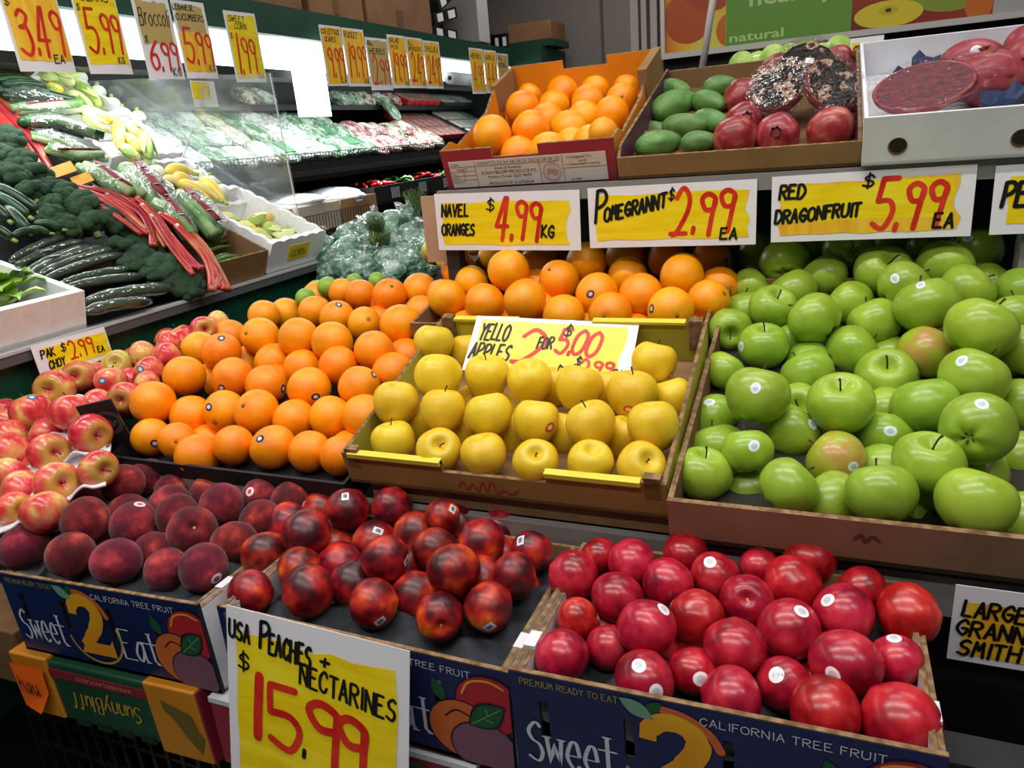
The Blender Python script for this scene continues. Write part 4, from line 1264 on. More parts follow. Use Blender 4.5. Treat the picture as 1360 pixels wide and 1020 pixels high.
# ---- yellow apple box
yel_in = mat('yellow_box_inside', rough=.6, cols=[(.3, '#a39a2c'), (.7, '#b9b03c')], scale=9)
yel_lip = mat('yellow_box_lip', '#d9cc45', .55)
tan_front = mat('tan_box_front', rough=.7, cols=[(.3, '#8a6a35'), (.7, '#9c7b42')], scale=14)
A = math.radians(15)
yb = lip_box('apple_box', 'shallow tan cardboard box with yellow inside holding yellow apples', 'box', (-.665, .862, 1.008), (A, 0, 0), .495, .385, .058, .006,
             dict(front=tan_front, back=yel_in, left=kraft, right=kraft, base=kraft, edge=kraft_edge, inner=yel_in),
             holes_f=[(.17, .040, .33, .2)], holes_b=[], back_h=.078)
for x0, x1 in ((.012, .17), (.33, .462)):
    MB().box((x0, -.004, .0525), (x1, .008, .0600)).obj('folded_lip', yel_lip, yb)
for x0, x1 in ((.03, .16), (.30, .46)): MB().box((x0, .373, .0775), (x1, .387, .082)).obj('folded_lip', yel_lip, yb)
for x in (.007, .488 - .022):
    MB().box((x, .0, .03), (x + .022, .012, .066)).obj('corner_fold', kraft_edge, yb)
    MB().box((x, .371, .03), (x + .022, .387, .086)).obj('corner_fold', kraft_edge, yb)
m = MB(); stroke(m, smooth_pts([(.19, .014), (.20, .026), (.205, .012), (.215, .024), (.222, .010), (.232, .030), (.236, .010), (.246, .034), (.252, .010), (.262, .018), (.275, .012), (.285, .020)], 4), .0022, -.0006)
m.obj('red_scribble', mat('red_pencil', '#a8202a', .6), yb)
cb = thing('carton', 'flat brown carton under the yellow apple box', 'box', (-.635, .872, .980))
MB().box((0, 0, 0), (.478, .36, .026)).obj('body', dull_kraft, cb)
MB().box((-.002, -.002, .026), (.480, .36, .0285)).obj('lid_edge', kraft_edge, cb)

# ---- green apple box
shaded_base = mat('painted_base_shade', '#2a2a20', .8)  # base panel coloured dark to stand for the shade between the apples
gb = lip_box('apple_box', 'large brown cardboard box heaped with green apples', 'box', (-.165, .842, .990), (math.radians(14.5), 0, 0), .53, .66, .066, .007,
             dict(front=mat('pinkish_kraft', rough=.75, cols=[(.3, '#86684f'), (.7, '#947359')], scale=16), back=kraft, left=kraft, right=kraft, base=shaded_base, edge=kraft_edge, inner=dull_kraft), back_h=.05)
m = MB(); m.add([], []); stroke(m, smooth_pts([(.215, .040), (.222, .046), (.226, .036), (.233, .045), (.240, .040)], 4), .004, -.0006); m.obj('small_mark', mat('dark_mark', '#59402f', .7), gb)
# ---- black orange tray and its end flap
ot = lip_box('fruit_tray', 'low black cardboard tray under the left orange pile', 'tray', (-1.185, .858, .968), (math.radians(14), 0, 0), .515, .41, .042, .005,
             dict(front=black_card, back=black_card, left=black_card, right=black_card, base=black_card, edge=black_card, inner=black_card))
fl = MB(); panel(fl, .062, .128, .004, (), 0, 0, Matrix.Translation((-.032, -.004, .0)))
ff = fl.obj('end_flap', black_card, ot)
ff.matrix_local = Matrix.Translation((-.008, .034, .010)) @ Matrix.Rotation(math.radians(30), 4, 'Z')
m = MB()
for r_ in (.024, .020):
    stroke(m, [(.006 + r_ * math.cos(k * PI / 12), .082 + r_ * math.sin(k * PI / 12)) for k in range(25)], .0012, -.0046)
stroke(m, smooth_pts([(-.008, .077), (0, .086), (.002, .076), (.010, .089), (.013, .074), (.018, .084), (.022, .080)], 4), .0014, -.0046)
m.obj('printed_emblem', mat('emblem_grey', '#77777d', .6), ff)
gc = thing('support_block', 'pale grey foam block under the corner of the orange tray', 'block', (-1.205, .838, .935))
MB().box((0, 0, 0), (.07, .06, .042)).obj('body', mat('pale_foam', '#a9acb2', .7), gc, False, .003)
# ---- navel orange box behind the yellow apples (mostly covered)
nb = lip_box('fruit_box', 'brown cardboard box of navel oranges behind the yellow apple box', 'box', (-.765, 1.275, 1.085), (math.radians(12), 0, 0), .585, .40, .075, .006,
             dict(front=kraft, back=kraft, left=kraft, right=kraft, base=dull_kraft, edge=kraft_edge, inner=kraft))
cf = thing('cardboard_flap', 'upright piece of tan cardboard behind the left end of the first price sign', 'cardboard', (-.825, 1.47, 1.245))
MB().box((0, 0, 0), (.10, .006, .145)).obj('sheet', mat('tan_flap', '#b39274', .8), cf)
# ---- top shelf: red navel box
red_out = mat('crimson_print', rough=.5, cols=[(.3, '#8c2433'), (.7, '#9c2f3e')], scale=8)
or_in = mat('orange_print_inside', rough=.5, cols=[(.3, '#d9810f'), (.7, '#e08f1c')], scale=6)
tb = lip_box('orange_box', 'red and orange cardboard box of navel oranges with a printed label', 'box', (-.742, 1.452, 1.398), (math.radians(19), 0, 0), .368, .475, .088, .006,
             dict(front=red_out, back=or_in, left=kraft, right=or_in, base=dull_kraft, edge=kraft_edge, inner=or_in),
             holes_f=[(.115, .068, .215, .2)], holes_b=[(.135, .098, .245, .2)], back_h=.118, slope_side=[(0, .088), (.10, .088), (.16, .070), (.55, .078), (.70, .108), (1, .118)])
MB().box((.3545, .30, .05), (.374, .47, .122)).obj('corner_fold', kraft, tb)
MB().box((-.004, .33, .05), (.0072, .468, .115)).obj('corner_fold', kraft, tb)
lab = MB(); lab.box((.014, -.0012, .008), (.350, 0, .064), 0); lb = lab.obj('printed_label', mat('label_paper', '#cfc6c0', .6), tb)
m = MB()
L0, y0 = .014, -.0018
for a, b in (((.014, .052), (.255, .052)), ((.014, .042), (.072, .042)), ((.014, .033), (.072, .033)), ((.014, .024), (.072, .024)), ((.262, .036), (.350, .036))):
    stroke(m, [a, b], .0008, y0)
for x_, z0_, z1_ in ((.073, .008, .062), (.213, .008, .052), (.262, .008, .064), (.045, .024, .042)):
    stroke(m, [(x_, z0_), (x_, z1_)], .0008, y0)
for i in range(11): stroke(m, [(.112 + i * .0135, .052), (.112 + i * .0135, .062)], .0007, y0)
for t_, x_, z_, h_, w_ in [('CLASS', .018, .0545, .005, None), ('VARIETY', .030, .0440, .005, None), ('Date', .017, .0355, .004, None), ('Shipped', .017, .0270, .004, None), ('Packed On:', .017, .0180, .004, None),
                           ('COUNT', .078, .0545, .006, .030), ('12', .114, .0545, .006, None), ('14', .1275, .0545, .006, None), ('16', .141, .0545, .006, None), ('18', .1545, .0545, .006, None), ('20', .168, .0545, .006, None), ('21', .1815, .0545, .006, None), ('22', .195, .0545, .006, None), ('25', .2085, .0545, .006, None), ('28', .222, .0545, .006, None), ('30', .2355, .0545, .006, None), ('32', .249, .0545, .006, None),
                           ('Grown & Packed by:', .115, .043, .006, .060), ('SUNNYBLUFF PRODUCE P/L', .084, .0335, .0065, .122), ('Mullers Creek QLD 4670', .098, .0245, .006, .095), ('PRODUCE OF AUSTRALIA', .098, .0105, .006, .098),
                           ('Consigned To:', .272, .055, .006, .050), ('AS PER', .295, .047, .004, None), ('CONSIGNMENT NOTES', .268, .0405, .0042, .070), ('Q1786S', .275, .010, .005, None)]:
    v_, f_ = printed(t_, x_, z_, h_, y0, w_)
    m.add(v_, f_)
m.obj('printed_text', ink, lb)
m = MB()
for r_ in (.0195, .0165): stroke(m, [(.238 + r_ * math.cos(k * PI / 14), .030 + r_ * math.sin(k * PI / 14)) for k in range(29)], .0008, y0)
for k in range(5): stroke(m, smooth_pts([(.226, .022 + k * .003), (.234, .027 + k * .0025), (.242, .022 + k * .003), (.250, .026 + k * .002)], 3), .0008, y0)
stroke(m, [(.238 + .006 * math.cos(k * PI / 8), .036 + .006 * math.sin(k * PI / 8)) for k in range(17)], .0008, y0)
m.obj('printed_emblem', mat('emblem_red', '#9a5a5e', .6), lb)
# ---- top shelf: feijoa and pomegranate box
purple = mat('purple_print', rough=.5, cols=[(.3, '#4a2140'), (.7, '#5b2b4e')], scale=8)
fb = lip_box('fruit_box', 'brown cardboard box with purple sides holding feijoas and pomegranates', 'box', (-.367, 1.430, 1.404), (math.radians(18), 0, 0), .418, .535, .042, .006,
             dict(front=kraft, back=kraft, left=purple, right=purple, base=dull_kraft, edge=kraft_edge, inner=purple), back_h=.050, slope_side=[(0, .042), (.04, .058), (1, .056)])
# ---- top shelf: white dragon fruit box
wb = lip_box('fruit_box', 'white cardboard box with round hand holes holding red dragon fruit', 'box', (.052, 1.412, 1.404), (math.radians(17), 0, 0), .40, .52, .080, .006,
             dict(front=white_board, back=white_board, left=white_board, right=white_board, base=white_board, edge=white_board, inner=white_board), back_h=.074)
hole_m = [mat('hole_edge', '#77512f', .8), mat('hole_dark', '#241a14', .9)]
for x_, z_ in ((.052, .030), (.222, .030)):
    m = MB(); m.poly(ell(x_, z_, .0145, .0145, y=-.0006), 0); m.poly(ell(x_, z_ + .002, .0125, .0120, y=-.0009), 1); m.obj('hand_hole', hole_m, wb)

# ---- thin white rod and the celery bag behind
rod = MB(); rod.tube([(-.296, 1.985, 1.60), (-.262, 1.985, 1.80), (-.215, 1.985, 2.10)], .0085, 10)
tag(rod.obj('leaning_rod', mat('white_rod', '#c9c6c4', .4), None, True), 'thin white rod leaning up behind the feijoa box', 'rod')
lf = mat('celery_leaf', rough=.5, cols=[(.3, '#7ea83a'), (.7, '#bcd874')], scale=30, coat=.2)
cl = thing('celery_bunch', 'bag of pale green celery hearts behind the pomegranate box', 'celery', (-.09, 2.05, 1.60))
rr = random.Random(3)
for k in range(7):
    x = -.115 + .036 * k
    m = MB(); m.ball((x, rr.uniform(-.015, .015), rr.uniform(.0, .022)), 1, 14, 10, 0, (.034, .026, rr.uniform(.030, .046)), crumple(None, .35, 3.2, k + 60)); m.obj('leaf_head', lf, cl, True)
    m = MB(); m.tube([(x, 0, -.12), (x + .004, 0, -.05), (x + .008, 0, .01)], [.012, .014, .010], 8, 0, True, .6); m.obj('celery_stalk', lf, cl, True)
m = MB(); m.ball((.0, 0, -.02), 1, 24, 12, 0, (.155, .040, .078), crumple(None, .15, 6, 2)); m.obj('film_bag', film_thin, cl, True)
MB().box((-.2, 1.99, 1.375), (.1, 2.13, 1.50)).obj('rear_ledge', dark_m, st)

# ---- under the front crates
gr = mat('green_box_print', rough=.5, cols=[(.3, '#123d2a'), (.7, '#184a33')], scale=7, coat=.1)
orp = mat('amber_box_print', rough=.5, cols=[(.3, '#c07a18'), (.7, '#cf8b22')], scale=7)
av = thing('avocado_tray', 'green and amber printed avocado tray stacked upside down under the peach crate', 'box', (-1.145, .574, .689), (0, math.radians(-2.6), 0))
MB().box((.085, .0, .0), (.290, .30, .108)).obj('green_body', gr, av, False, .004)
MB().box((.0, -.002, .0), (.085, .30, .112)).obj('amber_end', orp, av, False, .003)
MB().box((.290, -.002, -.012), (.388, .30, .112)).obj('amber_end', orp, av, False, .003)
MB().box((.388, .0, -.012), (.391, .30, .110)).obj('end_edge', red_out, av)
MB().box((.085, -.0012, .080), (.290, -.0002, .096)).obj('red_band', mat('band_red', '#7e2030', .5), av)
m = MB()
t1 = MB(); write(t1, 'SunnyBluff', 0, 0, .145, .030, .0034, slant=.18, y=0, thin=.5)
m.add([(.268 - v[0], -.0014, .060 - v[2]) for v in t1.v], t1.f)
m.obj('gold_lettering', gold2, av)
m = MB(); v_, f_ = printed('BUNDABERG AVOCADOS', 0, 0, .0075, 0, .115)
m.add([(.262 - v[0], -.0022, .092 - v[2]) for v in v_], f_); m.obj('small_lettering', mat('lettering_rose', '#c98a52', .6), av)
m = MB(); m.poly([(.318, -.003, .088), (.352, -.003, .078), (.372, -.003, .072), (.378, -.003, .045), (.386, -.003, .035), (.372, -.003, .004), (.352, -.003, .030), (.338, -.003, .055), (.322, -.003, .070)][::-1])
m.obj('printed_map', mat('map_brown', '#6b5a1e', .6), av)
m = MB()
for k in range(4): m.box((.11 + .046 * k, -.0015, -.004), (.14 + .046 * k, .02, .010))
m.obj('bottom_notches', mat('deep_green', '#0a2318', .7), av)
nt_ = thing('orange_note', 'fluorescent orange paper note with black handwriting on the avocado tray', 'note', (-1.150, .568, .701), (0, math.radians(-2.6), 0))
m = MB(); m.add([(.006, 0, .083), (.082, 0, .083), (.082, -.002, .04), (.055, -.008, .0), (.012, -.002, .004)], [(0, 4, 3, 2, 1)]); m.obj('paper', mat('fluorescent_orange', '#ff6a10', .6), nt_)
t1 = MB(); write(t1, 'hau', 0, 0, .040, .030, .0022)
m = MB(); m.add([(.022 + v[0], -.0045, .034 + v[2]) for v in t1.v], t1.f); m.obj('lettering', ink, nt_)
for i, (x0, x1, z0, z1, lab_) in enumerate([(-.742, -.66, .70, .826, 'dark red printed carton to the right of the avocado tray'), (-.47, -.34, .725, .828, 'red and white carton seen below the middle crate')]):
    rb = thing('carton', lab_, 'box', (x0, .578, z0))
    MB().box((0, 0, 0), (x1 - x0, .26, z1 - z0 - .02)).obj('body', red_out, rb, False, .002)
    MB().box((0, -.001, z1 - z0 - .02), (x1 - x0, .26, z1 - z0 - .012)).obj('top_edge', white_board, rb)
    m = MB(); leaf(m, .03, .075, .07, .035, .4, 0, -.0012); leaf(m, .045, .04, .075, .06, .4, 1, -.0014); m.obj('printed_fruit', [leaf_b, pr_yel], rb)
bc = thing('carton', 'plain brown carton at the far left under the peach crate', 'box', (-1.60, .60, .70))
MB().box((0, 0, 0), (.425, .24, .108)).obj('body', dull_kraft, bc, False, .003)


def plastic_crate(label, x0, x1, z0, z1, yf=.60):
    c = thing('plastic_crate', label, 'crate', (x0, yf, z0), (0, 0, 0), 'black plastic crates under the display')
    w, h, d = x1 - x0, z1 - z0, .32
    m = MB(); m.box((0, 0, h - .02), (w, .012, h)); m.box((0, 0, 0), (w, .012, .02)); m.box((0, d - .012, h - .02), (w, d, h)); m.box((0, 0, 0), (.012, d, .02)); m.box((0, 0, h - .02), (.012, d, h)); m.box((w - .012, 0, h - .02), (w, d, h)); m.obj('rim', black_plastic, c)
    m = MB()
    n = int(w / .032)
    for k in range(n + 1): m.box((k * w / n - .004, .003, .02), (k * w / n + .004, .010, h - .02))
    o = m.obj('upright_ribs', black_plastic, c); o['kind'] = 'stuff'
    m = MB()
    for k in range(1, 4): m.box((0, .004, k * h / 4 - .003), (w, .009, k * h / 4 + .003))
    o = m.obj('cross_ribs', black_plastic, c); o['kind'] = 'stuff'
    m = MB()
    for k in range(3): m.box((.0, .06 + .09 * k, .02), (.006, .075 + .09 * k, h - .02))
    o = m.obj('side_ribs', black_plastic, c); o['kind'] = 'stuff'
    MB().box((0, .012, 0), (w, d, .008)).obj('base', black_plastic, c)
    return c


plastic_crate('black lattice plastic crate under the avocado tray', -1.22, -.80, .45, .695)
plastic_crate('black lattice plastic crate under the middle fruit crate', -.79, -.37, .45, .70)
plastic_crate('black lattice plastic crate under the right fruit crate', -.36, .10, .58, .835)
MB().box((.11, .62, .3), (.75, .66, .93)).obj('front_board', dark_m, st)

# ---- white moulded trays and carton of the pink apples
pulp_w = mat('white_pulp', rough=.8, cols=[(.4, '#c9c7cc'), (.6, '#dedce0')], scale=40, bump=(60, .3, .004))
pc = thing('apple_carton', 'dark carton under the pink apple trays at the left', 'box', (-1.50, .70, .80))
MB().box((0, 0, 0), (.30, .60, .13)).obj('body', black_card, pc, False, .003)
EDGE1 = [(-1.258, 0.657, 1.0), (-1.244, 0.675, 0.998), (-1.235, 0.69, 1.001), (-1.222, 0.707, 1.002), (-1.215, 0.721, 1.011), (-1.209, 0.734, 1.025), (-1.201, 0.746, 1.029), (-1.19, 0.76, 1.028), (-1.183, 0.772, 1.038), (-1.177, 0.783, 1.047), (-1.166, 0.795, 1.04), (-1.154, 0.807, 1.034), (-1.14, 0.824, 1.035)]
EDGE2 = [(-1.152, 0.596, 0.989), (-1.14, 0.613, 0.992), (-1.132, 0.624, 0.994), (-1.123, 0.64, 1.002), (-1.115, 0.655, 1.014), (-1.106, 0.668, 1.018), (-1.096, 0.679, 1.012), (-1.085, 0.692, 1.012), (-1.079, 0.703, 1.022), (-1.072, 0.713, 1.028), (-1.063, 0.723, 1.022), (-1.051, 0.736, 1.022)]
for i, (ed_, lab_) in enumerate([(EDGE1, 'upper white moulded tray scalloped between the pink apples'), (EDGE2, 'lower white moulded tray under the front pink apples')]):
    sp_ = []
    for k in range(len(ed_) - 1):
        p0, p1, p2, p3 = [Vector(ed_[q]) for q in (max(k - 1, 0), k, k + 1, min(k + 2, len(ed_) - 1))]
        for j in range(6):
            t_ = j / 6
            sp_.append(.5 * (2 * p1 + (p2 - p0) * t_ + (2 * p0 - 5 * p1 + 4 * p2 - p3) * t_ ** 2 + (3 * p1 - p0 - 3 * p2 + p3) * t_ ** 3))
    sp_.append(Vector(ed_[-1]))
    nn, nb = len(sp_), 26
    mean_z = [ed_[0][2] + (ed_[-1][2] - ed_[0][2]) * k / (nn - 1) for k in range(nn)]
    vs = []
    for b in range(nb + 1):
        q = b / nb * .26
        c_ = math.cos(q * 2 * PI / .085)
        for k, p in enumerate(sp_):
            vs.append((p.x - .75 * q, p.y + .66 * q, mean_z[k] + (p.z - mean_z[k]) * (.5 + .5 * c_) + .13 * q - .004 * (1 - c_)))
    f_ = [(b * nn + k, b * nn + k + 1, (b + 1) * nn + k + 1, (b + 1) * nn + k) for b in range(nb) for k in range(nn - 1)]
    n_ = len(vs)
    m = MB(); m.add(vs + [(p[0], p[1], p[2] - .004) for p in vs], f_ + [tuple(q + n_ for q in reversed(f)) for f in f_] + [(k, n_ + k, n_ + k + 1, k + 1) for k in range(nn - 1)] + [(nn - 1 + nn * b, n_ + nn - 1 + nn * b, n_ + 2 * nn - 1 + nn * b, 2 * nn - 1 + nn * b) for b in range(nb)])
    tag(m.obj('moulded_tray', pulp_w, None, True), lab_, 'tray', 'white trays of the pink apples')

# ================================================================== fruit
def fruit_mesh(kind, seed, mats):
    rr = random.Random(seed * 17 + len(kind))
    off = Vector((rr.uniform(0, 50), rr.uniform(0, 50), rr.uniform(0, 50)))
    sx, sy = 1 + rr.uniform(-.04, .04), 1 + rr.uniform(-.04, .04)
    ph = rr.uniform(0, 6.28)
    nu, nv = 36, 26
    vs, fs = [], []
    for j in range(nv + 1):
        t = PI * j / nv
        for i in range(nu):
            a = 2 * PI * i / nu
            rho, z = math.sin(t), math.cos(t)
            if kind in ('green', 'pink', 'yellow'):
                hgt = {'green': .90, 'pink': .88, 'yellow': .97}[kind]
                taper = {'green': .05, 'pink': .09, 'yellow': .12}[kind]
                rho *= (1 + taper * z) / (1 + taper * .3)
                rho = rho ** .94 if rho > 0 else 0
                lob = math.cos(5 * a + ph)
                z *= hgt
                if z > 0: z -= .40 * math.exp(-(rho / .30) ** 2)
                else: z += .22 * math.exp(-(rho / .26) ** 2) + .035 * lob * math.exp(-((rho - .38) / .25) ** 2)
                rho *= 1 + .018 * lob * (1 - z) * .5
            elif kind in ('peach', 'nectarine', 'red'):
                cr = math.exp(-(min(a, 2 * PI - a) / (.16 if kind == 'peach' else .13)) ** 2)
                rho *= 1 - (.06 if kind == 'peach' else .045) * cr
                z *= .95
                if z > 0: z -= .24 * math.exp(-(rho / .22) ** 2)
                else: z -= .06 * math.exp(-(rho / .18) ** 2)
            elif kind == 'orange':
                z *= .97
                z -= (1 if z > 0 else -1) * .05 * math.exp(-(rho / .10) ** 2)
            elif kind == 'pome':
                rho *= 1 + .02 * math.cos(6 * a)
                z *= .9
            p = Vector((rho * math.cos(a) * sx, rho * math.sin(a) * sy, z))
            n = mnoise.noise(p * 1.3 + off) * (.035 if kind != 'orange' else .025)
            vs.append(p * (1 + n))
    for j in range(nv):
        for i in range(nu):
            a, b = j * nu + i, j * nu + (i + 1) % nu
            fs.append((a, a + nu, b + nu, b))
    mb = MB(); mb.add(vs, fs)
    me = mb.mesh(kind + '_fruit', mats, True)
    return me, BVHTree.FromPolygons([Vector(v) for v in vs], fs)


skin = {
    'orange': mat('orange_peel', rough=0.36, cols=[(0.3, '#f08800'), (0.7, '#ffa40a')], scale=1.2, bump=(38, 0.16, 0.02), coat=0.10, coat_r=0.3, var=((.487, .507), (.9, 1.04)), sss=0.0),
    'navel': mat('navel_peel', rough=0.34, cols=[(0.3, '#f38c00'), (0.62, '#fca60c'), (0.82, '#d9ae1c')], scale=1.1, bump=(38, 0.16, 0.02), coat=0.12, coat_r=0.28, var=((.49, .51), (.92, 1.05))),
    'yellow': mat('yellow_apple_skin', rough=0.36, cols=[(0.3, '#dcae12'), (0.7, '#ecc83a')], scale=1.2, dots=('#b08a20', 16, .07), var=((.495, .512), (.95, 1.04)), pole=('#d6be30', .6, .95)),
    'green': mat('green_apple_skin', rough=0.30, cols=[(0.3, '#82a428'), (0.7, '#9cbc3e')], scale=1.3, dots=('#c9dc94', 18, .07), var=((.492, .506), (.88, 1.05)), coat=0.2, coat_r=0.22),
    'green_blush': mat('blushed_apple_skin', rough=0.30, cols=[(0.42, '#9db32c'), (0.6, '#b98d4c')], scale=1.0, dots=('#d6d69a', 18, .07), coat=0.2, coat_r=0.22),
    'pink': mat('pink_apple_skin', rough=0.26, cols=[(0.30, '#b91e2c'), (0.47, '#d8434a'), (0.60, '#e4785a'), (0.72, '#dfc368')], scale=1.15, detail=2.5, stretch=(1.3, 1.3, .6), dots=('#eeb79a', 20, .05), coat=0.25, coat_r=0.15, var=((.494, .508), (.88, 1.05)), pole=('#bd9440', .52, .78)),
    'pink_yellow': mat('yellow_pink_apple_skin', rough=0.28, cols=[(0.35, '#dc8a5c'), (0.55, '#e0c266'), (0.7, '#d8c65e')], scale=1.0, coat=0.25, coat_r=0.15, pole=('#b9a045', .50, .75)),
    'peach': mat('peach_skin', rough=0.75, cols=[(0.34, '#48121f'), (0.5, '#681a28'), (0.62, '#942c34'), (0.76, '#c2503e')], scale=1.1, detail=3, sheen=0.16, var=((.492, .51), (.85, 1.15)), spec=0.15),
    'nectarine': mat('nectarine_skin', rough=0.38, cols=[(0.36, '#3e0711'), (0.47, '#700d17'), (0.58, '#a51d1c'), (0.68, '#d0481c'), (0.80, '#e89a28')], scale=1.0, detail=2, dots=('#b5524a', 26, .04), coat=0.12, coat_r=0.25, var=((.495, .508), (.9, 1.1))),
    'red': mat('red_nectarine_skin', rough=0.30, cols=[(0.30, '#740a18'), (0.5, '#ab1423'), (0.68, '#c93038'), (0.82, '#df6a50')], scale=1.2, detail=3.5, dots=('#e07a78', 26, .05), coat=0.25, coat_r=0.2, var=((.493, .505), (.85, 1.08))),
    'lime': mat('green_lime_peel', rough=0.35, cols=[(0.3, '#6f9c2a'), (0.7, '#93b946')], scale=1.2, bump=(38, .12, .02)),
    'pome': mat('pomegranate_rind', rough=0.35, cols=[(0.3, '#701420'), (0.52, '#983038'), (0.70, '#b86458')], scale=1.6, detail=4, dots=('#7d3b2a', 14, .05), coat=0.2, coat_r=0.2, var=((.495, .505), (.85, 1.1))),
}
KIND_MESH = {'orange': 'orange', 'navel': 'orange', 'topnavel': 'orange', 'lime': 'orange', 'yellow': 'yellow', 'green': 'green', 'pink': 'pink', 'peach': 'peach', 'nectarine': 'nectarine', 'red': 'red'}
VAR = {}


def variant(mesh_kind, skin_key, k):
    key = (mesh_kind, skin_key, k)
    if key not in VAR:
        VAR[key] = fruit_mesh(mesh_kind, k, skin[skin_key])
    return VAR[key]


# sticker meshes are moulded on the fruit under them
stk = {'orange': ('#20264f', '#d9d3d6'), 'navel': ('#3d2a52', '#d8c6c2'), 'topnavel': ('#3d2a52', '#d8c6c2'), 'yellow': ('#d24a26', '#e9d6c4'), 'green': ('#dde4ea', '#b2c4cc'),
       'pink': ('#3f6d8e', '#c9d2d6'), 'peach': ('#d8d3d6', '#b04a50'), 'nectarine': ('#dcdce2', '#6a6f7c'), 'red': ('#efecef', '#c2c6d0')}
STK = {k: [mat('sticker_' + k, a, 0.35, coat=.3), mat('sticker_print_' + k, b, 0.35, coat=.3)] for k, (a, b) in stk.items()}
SQUARE = {'nectarine'}


def add_sticker(o, pile, bvh, wdir, rad):
    d = (o.rotation_euler.to_matrix().inverted() @ Vector(wdir)).normalized() if o.rotation_mode == 'XYZ' else (o.rotation_quaternion.inverted() @ Vector(wdir)).normalized()
    u = d.orthogonal().normalized(); v = d.cross(u)
    if pile in SQUARE: ru, rv = .0075 / rad, .0055 / rad
    elif pile in ('green', 'orange', 'pink'): ru, rv = .0088 / rad, .0072 / rad
    else: ru, rv = .0085 / rad, .0075 / rad
    a0 = RND.uniform(0, 6)
    vs, fs, mi = [], [], []
    rings = [0, .52, .54, 1.0]
    n = 16
    for q in rings:
        for i in range(n):
            a = 2 * PI * i / n
            cx, cy = math.cos(a), math.sin(a)
            if pile in SQUARE:
                s = 1 / max(abs(cx), abs(cy)); cx *= s; cy *= s
            x, y = cx * q * ru, cy * q * rv
            x, y = x * math.cos(a0) - y * math.sin(a0), x * math.sin(a0) + y * math.cos(a0)
            dd = (d + u * x + v * y).normalized()
            h = bvh.ray_cast(dd * 2.0, -dd)
            vs.append((h[0] if h[0] else dd) * 1.008)
    for j in range(3):
        for i in range(n):
            a, b = j * n + i, j * n + (i + 1) % n
            fs.append((a, a + n, b + n, b)); mi.append(1 if j == 0 else 0)
    mb = MB(); mb.v = [tuple(p) for p in vs]; mb.f = fs; mb.m = mi
    return mb.obj('sticker', STK[pile], o, True)


_a = MB(); _a.tube([(0, 0, .42), (.02, 0, .68), (.07, .02, .92), (.14, .03, 1.06)], [.035, .028, .028, .04], 7)
APPLE_STEM = _a.mesh('apple_stem', stem_brown, True)
_a = MB()
for k in range(5):
    an = 2 * PI * k / 5
    _a.add([(0, 0, -.66), (.10 * math.cos(an - .5), .10 * math.sin(an - .5), -.70), (.20 * math.cos(an), .20 * math.sin(an), -.80), (.10 * math.cos(an + .5), .10 * math.sin(an + .5), -.70)], [(0, 1, 2, 3)])
CALYX = _a.mesh('apple_calyx', stem_brown)
_a = MB()
for k in range(6):
    an = 2 * PI * k / 6
    _a.add([(0, 0, .975), (.06 * math.cos(an - .5), .06 * math.sin(an - .5), .965), (.125 * math.cos(an), .125 * math.sin(an), .962), (.06 * math.cos(an + .5), .06 * math.sin(an + .5), .965)], [(0, 1, 2, 3)])
_a.ball((0, 0, .965), .055, 8, 5)
ORANGE_BUTTON = _a.mesh('orange_button', mat('button_green', '#6f6a25', 0.8))
_a = MB(); _a.tube([(.11 * math.cos(k * PI / 6), .11 * math.sin(k * PI / 6), -.945) for k in range(13)], .03, 6); _a.ball((0, 0, -.91), .07, 8, 5)
ORANGE_NAVEL = _a.mesh('orange_navel', mat('navel_brown', '#b56a12', 0.7), True)
_a = MB(); _a.ball((0, 0, .68), .13, 8, 5, 0, (1, 1, .5))
STONE_STEM = _a.mesh('stem_scar', mat('stem_scar', '#d9963a', 0.7), True)

WORDS = {
    'orange': ('orange', 'orange', 'orange', 'left orange pile', 'oranges in the left pile'),
    'navel': ('navel_orange', 'orange', 'navel orange', 'middle navel pile', 'navel oranges behind the yellow apples'),
    'topnavel': ('navel_orange', 'orange', 'navel orange', 'red top box', 'navel oranges in the red box'),
    'yellow': ('yellow_apple', 'apple', 'yellow apple', 'yellow apple box', 'yellow apples in the box'),
    'green': ('green_apple', 'apple', 'green apple', 'green box', 'green apples in the box'),
    'pink': ('pink_apple', 'apple', 'pink apple', 'pink apple pile', 'pink apples at the left'),
    'peach': ('peach', 'peach', 'dark peach', 'left crate', 'peaches in the left front crate'),
    'nectarine': ('nectarine', 'nectarine', 'dark nectarine', 'middle crate', 'nectarines in the middle front crate'),
    'red': ('red_nectarine', 'nectarine', 'red nectarine', 'right crate', 'nectarines in the right front crate'),
    'lime': ('lime', 'lime', 'small green lime', 'the group behind the orange pile', 'limes behind the orange pile'),
}
